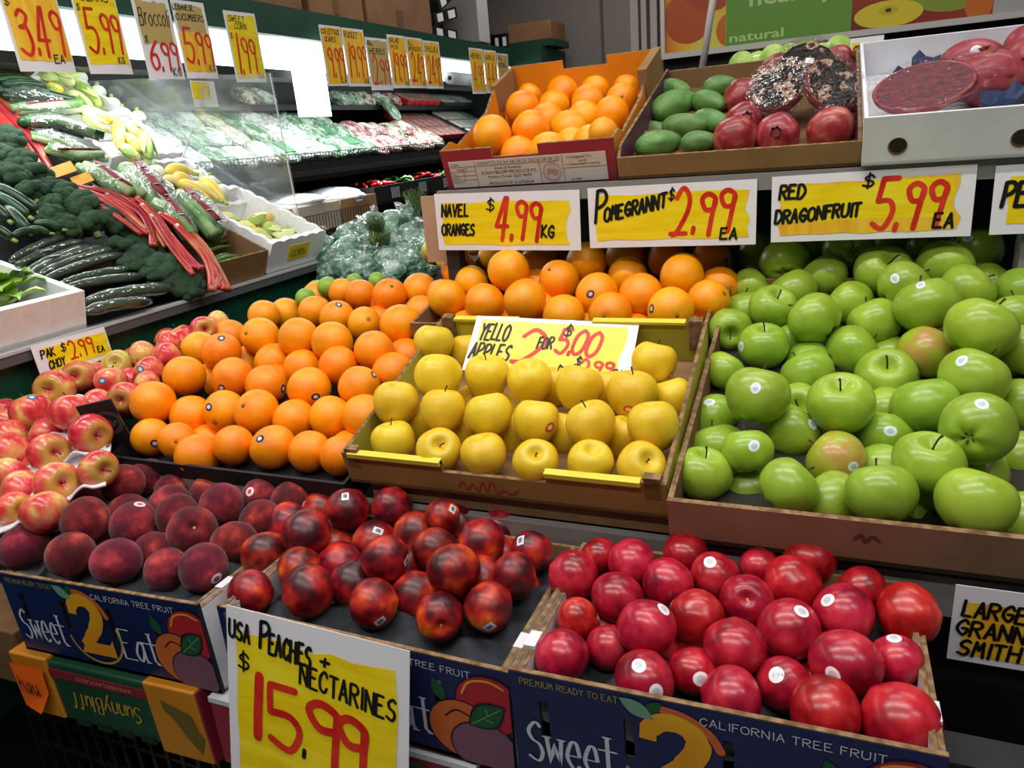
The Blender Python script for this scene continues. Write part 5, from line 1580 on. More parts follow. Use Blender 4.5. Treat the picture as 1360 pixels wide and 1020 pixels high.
for pile, L in FRUIT.items():
    nm, cat, words_, place, grp = WORDS[pile]
    nrows = max(r[5] for r in L if r[5] < 99) + 1
    for i, (x, y, z, rad, ax, row, colm, fl, sds) in enumerate(L):
        sk = pile if pile in skin else 'navel'
        if 'r' in fl: sk = 'green_blush'
        if 'g' in fl: sk = 'pink_yellow'
        me, bvh = variant(KIND_MESH[pile], sk, (i * 7) % 4)
        o = link(nm, me)
        o.location = (x, y, z)
        q = Vector((0, 0, 1)).rotation_difference(Vector(ax).normalized()) @ Quaternion((0, 0, 1), RND.uniform(0, 6.28))
        o.rotation_mode = 'QUATERNION'
        o.rotation_quaternion = q
        o.scale = (rad,) * 3
        for d in sds:
            add_sticker(o, pile, bvh, d, rad)
        look = ''
        if pile in ('green', 'pink', 'yellow'):
            if 'e' not in fl and not ('k' not in fl and pile == 'yellow' and i % 3):
                link('stem', APPLE_STEM, o)
            if 'e' in fl: link('calyx', CALYX, o)
        elif pile in ('orange', 'navel', 'topnavel'):
            if 'k' in fl: link('stem_button', ORANGE_BUTTON, o)
            if 'e' in fl: link('navel', ORANGE_NAVEL, o)
        elif pile in ('peach', 'nectarine', 'red') and 'k' in fl:
            link('stem_scar', STONE_STEM, o)
        if row == 99:
            under = sorted((q[0], q[1]) for q in L if q[5] == 99)
            tag(o, '%s glimpsed underneath the top layer, %s such from left, %s' % (words_, ORD[under.index((x, y))], place), cat, grp + ' underneath')
            continue
        if sds: look = 'with two stickers ' if len(sds) > 1 else 'with a sticker '
        elif 'k' in fl: look = 'stalk end showing ' if pile != 'lime' else ''
        elif 'e' in fl: look = 'blossom end showing '
        if 'r' in fl: words2 = 'blushed ' + words_
        elif 'g' in fl: words2 = 'yellowish ' + words_.split()[-1]
        else: words2 = words_
        rown = 'front row' if row == 0 else ('back row' if row == nrows - 1 else '%s row from the front' % ORD[row])
        if pile == 'lime': lab = '%s, %s from the left in %s' % (words2, ORD[colm], place)
        else: lab = '%s %s%s from left, %s, %s' % (words2, look, ORD[colm], rown, place)
        tag(o, lab, cat, grp)

# ---- feijoas, pomegranates
fj = mat('feijoa_skin', rough=0.45, cols=[(0.3, '#456e34'), (0.6, '#638f45'), (0.8, '#84a85c')], scale=1.6, detail=4, bump=(12, .15, .03), var=((.495, .505), (.85, 1.1)), coat=.1, coat_r=.3)
_m = MB(); _m.ball((0, 0, 0), 1, 24, 16, 0, (1, 1, 1), lambda q: Vector((q.x * (1 - .12 * q.z), q.y * (1 - .12 * q.z), q.z)))
FEI = _m.mesh('feijoa_fruit', fj, True)
_m = MB()
for k in range(4):
    an = PI / 2 * k
    _m.add([(.10 * math.cos(an - .7), .10 * math.sin(an - .7), .97), (.13 * math.cos(an + .7), .13 * math.sin(an + .7), .97), (.2 * math.cos(an), .2 * math.sin(an), 1.10)], [(0, 1, 2), (2, 1, 0)])
_m.tube([(0, 0, .96), (0, 0, 1.0)], [.13, .10], 8)
FEIC = _m.mesh('feijoa_calyx', mat('calyx_grey', '#6b6a52', .8))
for i, (a, b, r) in enumerate(FEIJOA):
    a, b = Vector(a), Vector(b)
    o = link('feijoa', FEI)
    o.location = (a + b) / 2
    o.rotation_mode = 'QUATERNION'
    o.rotation_quaternion = Vector((0, 0, 1)).rotation_difference((b - a).normalized())
    r *= 1.1; o.scale = (r, r, min((b - a).length / 2, r * 1.95))
    link('calyx', FEIC, o)
    tag(o, ['plump green feijoa at the front left corner of its box', 'green feijoa at the front beside the pomegranates', 'half hidden green feijoa by the purple left wall, low', 'small feijoa tucked in the front left corner', 'low green feijoa lying at the very front under two others',
         'long green feijoa lying across the second row', 'green feijoa at right of the long one in second row', 'half hidden green feijoa by the left wall, third row', 'large green feijoa tilted upward, its calyx up right', 'round green feijoa with calyx right of the tilted one', 'pale green feijoa in the back left corner', 'wide green feijoa at the back beside the pomegranates'][i],
        'feijoa', 'feijoas in the top shelf box')
pme = fruit_mesh('pome', 1, skin['pome'])[0]
_m = MB()
for k in range(6):
    an = PI / 3 * k
    _m.add([(.20 * math.cos(an - .5), .20 * math.sin(an - .5), .86), (.20 * math.cos(an + .5), .20 * math.sin(an + .5), .86), (.28 * math.cos(an), .28 * math.sin(an), 1.16)], [(0, 1, 2), (2, 1, 0)])
_m.tube([(0, 0, .82), (0, 0, .92), (0, 0, 1.0)], [.26, .2, .22], 12, 0, False)
CROWN = _m.mesh('pomegranate_crown', mat('crown_brown', '#6d2a22', .7))
for i, (c, r, ax) in enumerate(POME):
    o = link('pomegranate', pme)
    o.location = c
    o.rotation_mode = 'QUATERNION'
    o.rotation_quaternion = Vector((0, 0, 1)).rotation_difference(Vector(ax)) @ Quaternion((0, 0, 1), i * 1.3)
    o.scale = (r,) * 3
    link('crown', CROWN, o)
    tag(o, ['dark red pomegranate at the front beside the feijoas', 'pink red pomegranate in the middle of the front row', 'large pink red pomegranate at the front right', 'pomegranate with its dark crown facing out, second row', 'half hidden pomegranate under the wrapped cut halves',
            'half hidden pomegranate by the right wall, second row', 'shiny pomegranate beside the feijoas, third row', 'large pomegranate at back left of the wrapped halves', 'half hidden pomegranate by the back right corner, lower', 'orange red pomegranate in the back right corner'][i], 'pomegranate', 'whole pomegranates on the top shelf')


# wrapped cut pomegranate halves
aril = mat('pomegranate_arils', rough=.25, cols=[(0.50, '#0c0204'), (0.545, '#380812'), (0.57, '#c9a58e'), (0.62, '#e3cdb0'), (0.67, '#6a1020')], scale=2.0, detail=2.5, bump=(9, .6, .05), coat=.5)
for i, (c, r, nrm, lab) in enumerate([((-.095, 1.615, 1.548), .053, (-.25, -.75, .6), 'front left cut pomegranate half wrapped in clear film'), ((-.045, 1.66, 1.580), .054, (.15, -.8, .55), 'upper cut pomegranate half wrapped in clear film'), ((.002, 1.60, 1.542), .052, (.5, -.75, .45), 'right hand cut pomegranate half wrapped in clear film')]):
    t = thing('cut_pomegranate', lab, 'pomegranate', c, (0, 0, 0), 'cut pomegranates in film')
    t.rotation_mode = 'QUATERNION'
    t.rotation_quaternion = Vector((0, 0, 1)).rotation_difference(Vector(nrm).normalized())
    t.scale = (r,) * 3
    m = MB(); m.ball((0, 0, 0), 1, 24, 12, 0, (1, 1, .85), lambda q: Vector((q.x, q.y, min(q.z, .05))))
    m.obj('rind', skin['pome'], t, True)
    m = MB(); v_, f_ = grid_mesh(14, 14, lambda a, b: ((lambda r_, an: (r_ * math.cos(an), r_ * math.sin(an), .07 + .10 * (mnoise.noise(Vector((r_ * math.cos(an) * 4, r_ * math.sin(an) * 4, i * 5.0))) + .3) * (1 - r_ ** 4)))(b * .97, a * 2 * PI)))
    m.add(v_, f_); m.obj('seed_face', aril, t, True)
    m = MB(); m.ball((0, 0, 0), 1.12, 24, 16, 0, (1.04, 1.04, .85), crumple(lambda q: Vector((q.x, q.y, min(q.z, .28))), .07, 3.5, i))
    m.obj('film_wrap', film_clear, t, True)
    if i == 1:
        MB().box((-.12, -.10, .30), (.16, .12, .32)).obj('price_tag', paper, t)

# dragon fruit
dskin = mat('dragon_fruit_skin', rough=.45, cols=[(0.3, '#7e2034'), (0.6, '#a03c48'), (0.75, '#9a6a48')], scale=2.2, coat=.1)
dflesh = mat('dragon_fruit_flesh', rough=.5, cols=[(0.4, '#4c0a1a'), (0.6, '#741428')], scale=8, dots=('#1a0208', 30, .12), coat=.05)
t = thing('cut_dragon_fruit', 'halved red dragon fruit under clear film at the front of the white box', 'dragon fruit', (.150, 1.58, 1.525))
t.rotation_mode = 'QUATERNION'; t.rotation_quaternion = Vector((0, 0, 1)).rotation_difference(Vector((-.12, -.72, .6)).normalized())
t.scale = (.082, .05, .052)
m = MB(); m.ball((0, 0, 0), 1, 28, 14, 0, (1, 1, .9), lambda q: Vector((q.x, q.y, min(q.z, .02)))); m.obj('rind', dskin, t, True)
m = MB(); m.poly([(.93 * math.cos(k * PI / 16), .93 * math.sin(k * PI / 16), .03) for k in range(32)]); m.obj('cut_face', dflesh, t)
m = MB(); m.ball((.12, 0, .02), 1.1, 28, 16, 0, (1.16, 1.05, .8), crumple(lambda q: Vector((q.x, q.y, min(q.z, .16))), .05, 4, 3)); m.obj('film_wrap', film_thin, t, True)
for i, (c, r, lab) in enumerate([((.245, 1.735, 1.555), .052, 'whole dragon fruit with a round white sticker in blue tissue'), ((.262, 1.625, 1.525), .055, 'whole dragon fruit with browned scales in front of another'), ((.335, 1.67, 1.55), .05, 'whole dragon fruit at the right edge of the picture'), ((.345, 1.79, 1.575), .05, 'whole dragon fruit at the back of the white box')]):
    m = MB(); m.ball((0, 0, 0), 1, 22, 14, 0, (1.15, .95, .9)); o = m.obj('dragon_fruit', dskin, None, True)
    o.location = c; o.scale = (r,) * 3; o.rotation_euler = (.2 * i, .1, .4 * i)
    m = MB(); rr = random.Random(i)
    for k in range(16):
        th, ph_ = rr.uniform(.4, 2.6), rr.uniform(0, 6.28)
        n = Vector((math.sin(th) * math.cos(ph_) * 1.15, math.sin(th) * math.sin(ph_) * .95, math.cos(th) * .9))
        u = n.cross(Vector((0, 0, 1))).normalized() * .2; tip = n * 1.08 + Vector((.3, 0, .12))
        m.add([n * .98 - u, n * .98 + u, tip], [(0, 1, 2), (2, 1, 0)])
    m.obj('scales', mat('scale_green', rough=.6, cols=[(.4, '#8d6a3c'), (.6, '#b04a52')], scale=3), o)
    if i == 0:
        m = MB(); m.ball((-.1, -.80, .42), .2, 12, 6, 0, (1, .25, 1)); m.obj('sticker', paper, o, True)
    tag(o, lab, 'dragon fruit', 'whole dragon fruits')
tis = mat('blue_tissue', rough=.7, cols=[(.35, '#101a35'), (.6, '#23345c')], scale=10)
for i, (x, y, z) in enumerate([(.215, 1.80, 1.57), (.30, 1.72, 1.555), (.17, 1.70, 1.535), (.30, 1.585, 1.505)]):
    v_, f_ = grid_mesh(10, 10, lambda a, b: (x + (a - .5) * .13, y + (b - .5) * .09, z + .33 * (b - .5) * .09 + .028 * mnoise.noise(Vector((a * 5 + i * 9, b * 5, 0)))))
    m = MB(); m.add(v_, f_); o = m.obj('tissue_sheet', tis)
    tag(o, ['crumpled blue tissue sheet at back left of the dragon fruits', 'crumpled blue tissue sheet between the whole dragon fruits', 'crumpled blue tissue sheet behind the halved dragon fruit', 'crumpled blue tissue sheet under the front dragon fruit'][i], 'tissue')

# ================================================================== hand-written price signs
sleeve = mat('sign_sleeve', '#e9e7ee', 0.3, coat=.5, coat_r=.12)


def rough_patch(mb, u0, v0, u1, v1, W, H, seed, mi, y=-.0005, sk=0.0, n=8):
    r = random.Random(seed)
    top, bot, lef, rig = [], [], [], []
    for k in range(n + 1):
        a = k / n
        top.append((u0 + (u1 - u0) * a, v1 + r.uniform(-.015, .015))); bot.append((u0 + (u1 - u0) * a, v0 + r.uniform(-.015, .015)))
    for k in range(1, 5):
        b = k / 5
        lef.append((u0 + r.uniform(-.012, .012), v0 + (v1 - v0) * b)); rig.append((u1 + r.uniform(-.025, .02), v0 + (v1 - v0) * b))
    le = [(u0, 0)] + lef + [(u0, 1)]
    re_ = [(u1, 0)] + rig + [(u1, 1)]
    vs = []
    for j in range(6):
        for k in range(n + 1):
            a, b = k / n, j / 5
            u = le[j][0] + (re_[j][0] - le[j][0]) * a
            v = bot[k][1] + (top[k][1] - bot[k][1]) * b
            vs.append((max(.004, min(.996, u)) * W, y, max(.004, min(.996, v)) * H))
    mb.add(vs, [(j * (n + 1) + k, j * (n + 1) + k + 1, (j + 1) * (n + 1) + k + 1, (j + 1) * (n + 1) + k) for j in range(5) for k in range(n)], mi)


def sign(label, tl, tr, bl, patches, texts, cat='sign', name='price_sign', marker=None, group=None, curl=0.0, sheet=None, curl_seed=0):
    M, W, H = frame3(tl, tr, bl)
    nx, nz = 8, 8
    bend = lambda u, v: curl * math.sin(u * PI) * (1 - v)
    f_ = lambda a, b: (a * W, -bend(a, b), b * H)
    v1, q1 = grid_mesh(nx, nz, f_)
    m = MB(); m.add(v1, q1)
    m.add([(p[0], p[1] + .0008, p[2]) for p in v1], [tuple(reversed(q)) for q in q1])
    n = (nx + 1) * (nz + 1)
    for i in range(nx):
        m.f += [(i, n + i, n + i + 1, i + 1), (n - 1 - i, 2 * n - 1 - i, 2 * n - 2 - i, n - 2 - i)]; m.m += [0, 0]
    for j in range(nz):
        a, b = j * (nx + 1), (j + 1) * (nx + 1)
        m.f += [(a, b, n + b, n + a), (a + nx, n + a + nx, n + b + nx, b + nx)]; m.m += [0, 0]
    o = m.obj(name, sheet or sleeve)
    o.matrix_world = M
    tag(o, label, cat, group)
    wrap = lambda vs: [(p[0], p[1] - bend(p[0] / W, p[2] / H), p[2]) for p in vs]
    if patches:
        for i, p in enumerate(patches):
            m = MB(); rough_patch(m, *p[:4], W, H, i * 3 + len(label), 0, -.0006 - .0001 * i)
            m.v = wrap(m.v); m.obj('marker_patch', (marker or [marker_y, marker_o])[p[4] if len(p) > 4 else 0], o)
    for nm, mt in (('k', ink), ('r', red_ink)):
        for t in texts:
            if t[5] != nm: continue
            m = MB()
            s, u, v, w_, h_, _, pen = t[:7]
            sl = t[7] if len(t) > 7 else .12
            rise = t[8] if len(t) > 8 else 0
            write(m, s, u * W, v * H, w_ * W, h_ * H, pen, sl, rise, -.0013 if nm == 'k' else -.0011, jit=.35, gap=2.4)
            m.v = wrap(m.v); m.obj('black_lettering' if nm == 'k' else 'red_lettering', mt, o)
    return o


Y = 1.422
sign('NAVEL ORANGES price sign on the top shelf edge under the red box', (-.762, Y, 1.397), (-.442, Y, 1.390), (-.767, Y, 1.279), [(.05, .09, .93, .84)],
     [('NAVEL', .045, .60, .19, .20, 'k', .0045), ('ORANGES', .035, .27, .235, .19, 'k', .0045), ('$', .375, .70, .05, .18, 'k', .003), ('4.99', .42, .17, .29, .72, 'r', .0085, .2), ('KG', .74, .22, .08, .20, 'k', .0045)])
sign('POMEGRANATE price sign in the middle of the top shelf edge', (-.428, Y, 1.392), (-.114, Y, 1.392), (-.428, Y, 1.276), [(.05, .12, .96, .86)],
     [('P', .045, .42, .06, .52, 'k', .0065), ('OMEGRANNT', .10, .44, .38, .22, 'k', .0055, .1, .19), ('$', .50, .76, .03, .16, 'k', .003), ('2.99', .51, .20, .33, .72, 'r', .0085, .2), ('EA', .80, .10, .09, .17, 'k', .0040)])
sign('RED DRAGONFRUIT price sign under the white box', (-.086, Y, 1.394), (.226, Y, 1.397), (-.088, Y, 1.279), [(.05, .10, .93, .87, 1), (.05, .30, .90, .84, 0)],
     [('RED', .04, .66, .13, .20, 'k', .005), ('DRAGONFRUIT', .02, .29, .44, .19, 'k', .005, .1, .06), ('$', .47, .78, .05, .16, 'k', .0035), ('5.99', .52, .15, .31, .72, 'r', .0085, .2), ('EA', .82, .14, .09, .20, 'k', .0045)])
sign('price sign beginning PEA at the right edge of the picture', (.252, Y, 1.392), (.56, Y, 1.397), (.250, Y, 1.283), [(.07, .15, .93, .85)],
     [('PEARS', .04, .40, .30, .34, 'k', .0065), ('$', .44, .74, .05, .16, 'k', .0035), ('3.99', .50, .17, .31, .7, 'r', .0085, .2), ('KG', .83, .14, .09, .20, 'k', .0045)])
sign('YELLO APPLES price sign standing among the yellow apples', (-.59, 1.205, 1.190), (-.287, 1.205, 1.180), (-.588, 1.125, 1.110), [(.04, .05, .94, .93)],
     [('YELLO', .05, .57, .18, .29, 'k', .0042), ('APPLES', .02, .22, .25, .27, 'k', .0042), ('2', .29, .22, .16, .58, 'r', .0075, .25), ('FOR', .43, .47, .09, .20, 'k', .0035), ('$', .575, .72, .04, .18, 'k', .003), ('5.00', .54, .40, .24, .42, 'r', .0065, .2), ('or', .59, .12, .06, .11, 'k', .0035), ('$', .68, .22, .03, .14, 'k', .003), ('2.99', .70, .07, .19, .27, 'r', .005, .2), ('EA', .90, .04, .06, .16, 'k', .003)])
sign('big USA PEACHES + NECTARINES price sign hanging on the middle front crate', (-.661, .566, .986), (-.404, .566, .975), (-.667, .508, .690), [(.055, .05, .93, .90)],
     [('USA', .02, .87, .12, .075, 'k', .0042, .05, -.06), ('P', .205, .855, .05, .11, 'k', .0050, .05), ('EACHES', .255, .845, .235, .085, 'k', .0045, .05, -.08), ('+', .545, .85, .045, .045, 'k', .004), ('NECTARINES', .43, .755, .50, .085, 'k', .0038, .05, -.12),
      ('$', .075, .745, .06, .065, 'k', .0032, 0), ('1', .145, .475, .03, .265, 'r', .0135, .05), ('5', .26, .46, .17, .26, 'r', .0095, .0), ('.', .455, .455, .02, .25, 'k', .006), ('9', .47, .42, .155, .31, 'r', .0105, .05), ('9', .645, .385, .135, .32, 'r', .0105, .03), ('KG', .80, .335, .10, .06, 'k', .004)], curl=.006)
sign('LARGE GRANNY SMITH sign hanging at the lower right below the green apples', (.148, .80, 1.004), (.262, .80, 1.004), (.150, .80, .908), [(.10, .10, .95, .80, 1)],
     [('LARGE', .08, .62, .50, .20, 'k', .0034, .1), ('GRANNY', .05, .36, .66, .20, 'k', .0034, .1), ('SMITH', .08, .10, .50, .20, 'k', .0034, .1)])
sign('small PAK CHOY price sign hanging on the grey bumper of the vegetable case', (-1.488, .955, 1.172), (-1.488, 1.130, 1.168), (-1.480, .965, 1.104), [(.14, .14, .97, .84)],
     [('PAK', .08, .56, .17, .24, 'k', .0032), ('CHOY', .13, .20, .20, .24, 'k', .0032), ('$', .34, .62, .06, .22, 'k', .0025), ('2.99', .43, .30, .32, .55, 'r', .0040, .1), ('EA', .80, .26, .09, .18, 'k', .0028)], curl=.004)
sign('white card reading CELERY behind the box wall at the top', (.035, 2.03, 1.648), (.105, 2.03, 1.648), (.035, 2.03, 1.605), [(.05, .1, .95, .75)], [('CELERY', .1, .2, .8, .4, 'k', .003)])

XC = -1.90
gy = 'hanging cards on the case canopy'
for lab_, y0, y1, z1, z0, ptc, tx in [
    ('3.49 price card with amber marker, leftmost on the canopy', 1.415, 1.575, 1.975, 1.755, [(.05, .12, .97, .97, 1)], [('CARROTS', .08, .84, .7, .10, 'k', .003), ('$', .05, .70, .08, .07, 'k', .002), ('3.49', .12, 0.18, .74, 0.54, 'r', .0088), ('EA', .62, .10, .2, .09, 'k', .003)]),
    ('5.99 price card with yellow marker, second from the left on the canopy', 1.62, 1.765, 1.975, 1.757, [(.05, .12, .97, .96)], [('BEANS', .2, .86, .6, .10, 'k', .003), ('$', .05, .74, .08, .07, 'k', .002), ('5.99', .12, 0.24, .74, 0.51, 'r', .0084), ('KG', .68, .13, .16, .08, 'k', .0028)]),
    ('BROCCOLI price card without bright marker, third from the left', 1.822, 1.965, 1.985, 1.750, [(.08, .42, .9, .92, 2)], [('Broccoli', .08, .64, .80, .20, 'k', .0030), ('$', .10, .44, .08, .07, 'k', .002), ('6.99', .12, 0.11, .76, 0.37, 'r', .0084), ('KG', .66, .04, .24, .10, 'k', .0032)]),
    ('LEBANESE CUCUMBERS price card with streaky amber marker', 1.975, 2.115, 1.985, 1.757, [(.05, .08, .95, .60, 1), (.08, .60, .9, .94, 2)], [('LEBANESE', .02, .88, .6, .07, 'k', .0024), ('CUCUMBERS', .04, .75, .84, .08, 'k', .0024), ('5.99', .10, 0.20, .8, 0.44, 'r', .0084), ('KG', .72, .10, .2, .08, 'k', .0026)]),
    ('SWEET CORN 1.99 price card by the clear divider', 2.200, 2.358, 1.978, 1.752, [(.05, .06, .96, .95)], [('SWEET', .1, .86, .5, .08, 'k', .0024), ('CORN', .26, .76, .36, .08, 'k', .0024), ('$', .06, .62, .07, .07, 'k', .002), ('1.99', .14, 0.11, .56, 0.56, 'r', .0084), ('EA', .74, .06, .16, .07, 'k', .0026)]),
    ('COS LETTUCE LEAVES card, first of the middle row of cards', 2.735, 2.885, 1.982, 1.753, [(.06, .04, .95, .96, 1)], [('COS LETTUCE', .04, .86, .86, .08, 'k', .0026), ('LEAVES', .16, .74, .5, .08, 'k', .0026), ('9.99', .14, 0.14, .72, 0.54, 'r', .0084), ('EA', .6, .06, .3, .08, 'k', .0028)]),
    ('ROCKET price card, second of the middle row of cards', 2.890, 3.058, 1.985, 1.755, [(.06, .06, .95, .96, 1)], [('ROCKET', .08, .84, .6, .10, 'k', .0028), ('19.99', .10, 0.16, .8, 0.59, 'r', .0080), ('KG', .7, .06, .2, .07, 'k', .0028)]),
    ('ALL HERBS 2.99 price card hanging lower, third of the middle row', 3.064, 3.250, 1.962, 1.743, [(.06, .12, .95, .95, 2)], [('ALL', .06, .86, .24, .09, 'k', .003), ('HERBS', .10, .70, .7, .10, 'k', .003), ('2.99', .14, 0.11, .74, 0.54, 'r', .0080)]),
    ('SALAD MIX price card, fourth of the middle row of cards', 3.255, 3.420, 1.988, 1.756, [(.06, .06, .95, .96, 1)], [('SALAD', .08, .86, .5, .08, 'k', .003), ('MIX', .14, .74, .36, .08, 'k', .003), ('19.99', .10, 0.14, .8, 0.56, 'r', .0080), ('KG', .7, .06, .2, .07, 'k', .0028)]),
    ('ALL SPROUTS 2.49 price card, fifth of the middle row', 3.425, 3.592, 1.990, 1.760, [(.06, .06, .95, .96, 1)], [('ALL', .1, .86, .3, .08, 'k', .003), ('SPROUTS', .08, .74, .76, .08, 'k', .003), ('2.49', .12, 0.14, .74, 0.56, 'r', .0080), ('EA', .7, .06, .2, .07, 'k', .0028)]),
    ('CHILLIES 24.99 price card, last of the middle row of cards', 3.598, 3.775, 1.988, 1.762, [(.06, .06, .95, .96, 1)], [('CHILLIES', .06, .78, .8, .10, 'k', .003), ('24.99', .08, 0.14, .84, 0.56, 'r', .0080), ('KG', .7, .06, .2, .07, 'k', .0028)]),
    ('4.99 price card, first of the far group of cards', 4.140, 4.330, 1.990, 1.745, [(.06, .06, .95, .96, 1)], [('HERBS', .1, .78, .7, .10, 'k', .0035), ('4.99', .12, 0.14, .74, 0.56, 'r', .0064)]),
    ('4.49 price card, second of the far group of cards', 4.340, 4.530, 1.992, 1.752, [(.06, .06, .95, .96, 1)], [('GARLIC', .1, .78, .7, .10, 'k', .0035), ('4.49', .12, 0.14, .74, 0.56, 'r', .0064)]),
    ('1.99 price card at the end of the far group of cards', 4.540, 4.720, 1.985, 1.760, [(.06, .06, .95, .96, 2)], [('ALL', .1, .84, .3, .08, 'k', .0035), ('HERBS', .08, .66, .6, .10, 'k', .0035), ('1.99', .2, 0.11, .6, 0.49, 'r', .0064)]),
]:
    sign(lab_, (XC, y0, z1), (XC + .0, y1, z1 + .004), (XC, y0, z0), ptc, tx, 'sign', 'price_card', [marker_y, marker_o, mat('tan_marker', '#b9a262', .5)], None, curl=.006)
sign('small white and yellow card hanging below the cucumber card', (XC - .003, 1.985, 1.752), (XC - .003, 2.092, 1.752), (XC - .003, 1.985, 1.672), [(.02, .3, .75, .95)], [('11', .35, .4, .3, .4, 'k', .0018)], 'sign', 'price_card')

# ================================================================== refrigerated vegetable case along the left wall
SL = 0.7
AN = math.atan(SL)


def zs(x): return 1.155 + SL * (-1.5 - x)


case = thing('vegetable_case', 'long dark green refrigerated vegetable case along the left wall with a lit canopy', 'case', (0, 0, 0))
green_panel = mat('dark_green_panel', rough=.45, cols=[(.3, '#07402e'), (.7, '#094c37')], scale=5)
canopy_green = mat('canopy_green', rough=.5, cols=[(.3, '#0a3a28'), (.7, '#0c4430')], scale=5)
black_in = mat('case_black', '#0e0f11', .5)
MB().box((-1.60, -.6, .45), (-1.52, 2.0, 1.146)).obj('front_panel', green_panel, case)
MB().box((-1.56, -.6, 1.144), (-1.495, 2.0, 1.165)).obj('bumper', rail_grey, case)
MB().box((-1.515, -.6, 1.165), (-1.493, 2.0, 1.171)).obj('bumper_trim', mat('pale_trim', '#b6b8bb', .4), case)
MB().box((-2.7, -.6, .0), (-1.60, 2.0, .45)).obj('kick_plate', black_in, case)
m = MB(); m.add([(-1.52, -.6, 1.115), (-1.52, 2.0, 1.115), (-2.50, 2.0, 1.115 + .7 * .98), (-2.50, -.6, 1.115 + .7 * .98)], [(0, 1, 2, 3), (3, 2, 1, 0)]); m.obj('sloping_deck', black_in, case)
MB().box((-2.62, -.6, .4), (-2.56, 2.0, 2.0)).obj('back_mirror', mat('case_back_steel', '#8fa09a', .28, metal=.6), case)
MB().box((-2.75, 2.0, .0), (-2.70, 5.4, 2.0)).obj('back_panel', black_in, case)
MB().box((-2.72, -.6, 1.935), (-1.96, 5.4, 1.965)).obj('canopy_soffit', mat('soffit_white', '#c9d0cc', .5), case)
MB().box((-1.965, -.6, 1.930), (-1.935, 5.4, 2.035)).obj('canopy_fascia', canopy_green, case)
MB().box((-2.72, -.6, 2.02), (-1.965, 5.4, 2.035)).obj('canopy_top', black_in, case)
lampm = mat('lit_tube_cover', '#ffffff', .4, emit=('#f4fff8', 3.2))
for y0, y1 in ((-.6, 2.62), (2.66, 4.08), (4.14, 5.35)):
    MB().box((-2.14, y0, 1.835), (-2.06, y1, 1.930)).obj('tube_light', lampm, case, False, .01)
MB().box((-2.03, 2.68, 1.645), (-2.02, 2.90, 1.915)).obj('upright_panel', lampm, case)  # white upright panel, given the emissive material of the tube covers
MB().box((-2.16, -.6, 1.795), (-2.04, 5.35, 1.825)).obj('dark_rail', black_in, case)
# multi-deck part beyond the clear divider
for nm, x0, x1, z0, z1 in (('lower_deck', -2.70, -2.08, 1.12, 1.165), ('upper_deck', -2.70, -2.12, 1.385, 1.455), ('top_deck', -2.70, -2.42, 1.705, 1.730)):
    MB().box((x0, 2.0, z0), (x1, 5.3, z1)).obj(nm, mat('deck_black', '#101113', .4), case)
MB().box((-2.13, 2.0, 1.405), (-2.105, 5.3, 1.425)).box((-2.09, 2.0, 1.135), (-2.07, 5.3, 1.15)).obj('price_rail', mat('rail_black', '#1d1e21', .35), case)
MB().box((-2.11, 2.0, .0), (-2.06, 5.3, 1.12)).obj('lower_front', black_in, case)
for z0, h, x, y0, y1 in ((1.455, .045, -2.115, 2.02, 5.2), (1.165, .075, -2.08, 2.02, 3.2)):
    m = MB()
    n = int((y1 - y0) / .022)
    for k in range(n + 1): m.box((x - .001, y0 + (y1 - y0) * k / n - .001, z0), (x + .001, y0 + (y1 - y0) * k / n + .001, z0 + h))
    m.box((x - .0015, y0, z0 + h - .002), (x + .0015, y1, z0 + h + .001))
    o = m.obj('wire_rail', mat('rail_wire', '#2b2d2f', .35, metal=.6), case); o['kind'] = 'stuff'
MB().box((-2.70, 5.24, 1.1), (-2.1, 5.27, 1.93)).obj('end_panel', black_in, case)
MB().box((-2.12, 5.20, 1.42), (-2.08, 5.24, 1.93)).obj('end_upright', mat('upright_white', '#c6cccc', .5), case)
dv = thing('clear_divider', 'scratched clear acrylic divider standing at the end of the corn boxes', 'divider', (0, 2.01, 0))
m = MB(); m.add([(-2.40, 0, 1.30), (-1.60, 0, 1.255), (-1.585, 0, 1.30), (-1.60, 0, 1.745), (-2.40, 0, 1.80), (-2.40, .005, 1.30), (-1.60, .005, 1.255), (-1.585, .005, 1.30), (-1.60, .005, 1.745), (-2.40, .005, 1.80)],
               [(0, 1, 2, 3, 4), (9, 8, 7, 6, 5), (0, 5, 6, 1), (1, 6, 7, 2), (2, 7, 8, 3), (3, 8, 9, 4), (4, 9, 5, 0)])
m.obj('sheet', mat('acrylic', '#c3ccd2', .10, film=(.10, .5), haze=.5, bump=(6, .15, .02)), dv)
m = MB(); m.tube([(-1.603, -.001, 1.742), (-1.588, -.001, 1.30), (-1.602, -.001, 1.257)], .0018, 6); m.obj('bright_edge', mat('edge_bright', '#d4dadc', .3), dv)
m = MB(); m.tube([(-1.95, -.004, 1.615), (-2.03, -.004, 1.508)], .002, 6); m.obj('cord', mat('cord_white', '#d0d0cc', .6), dv)

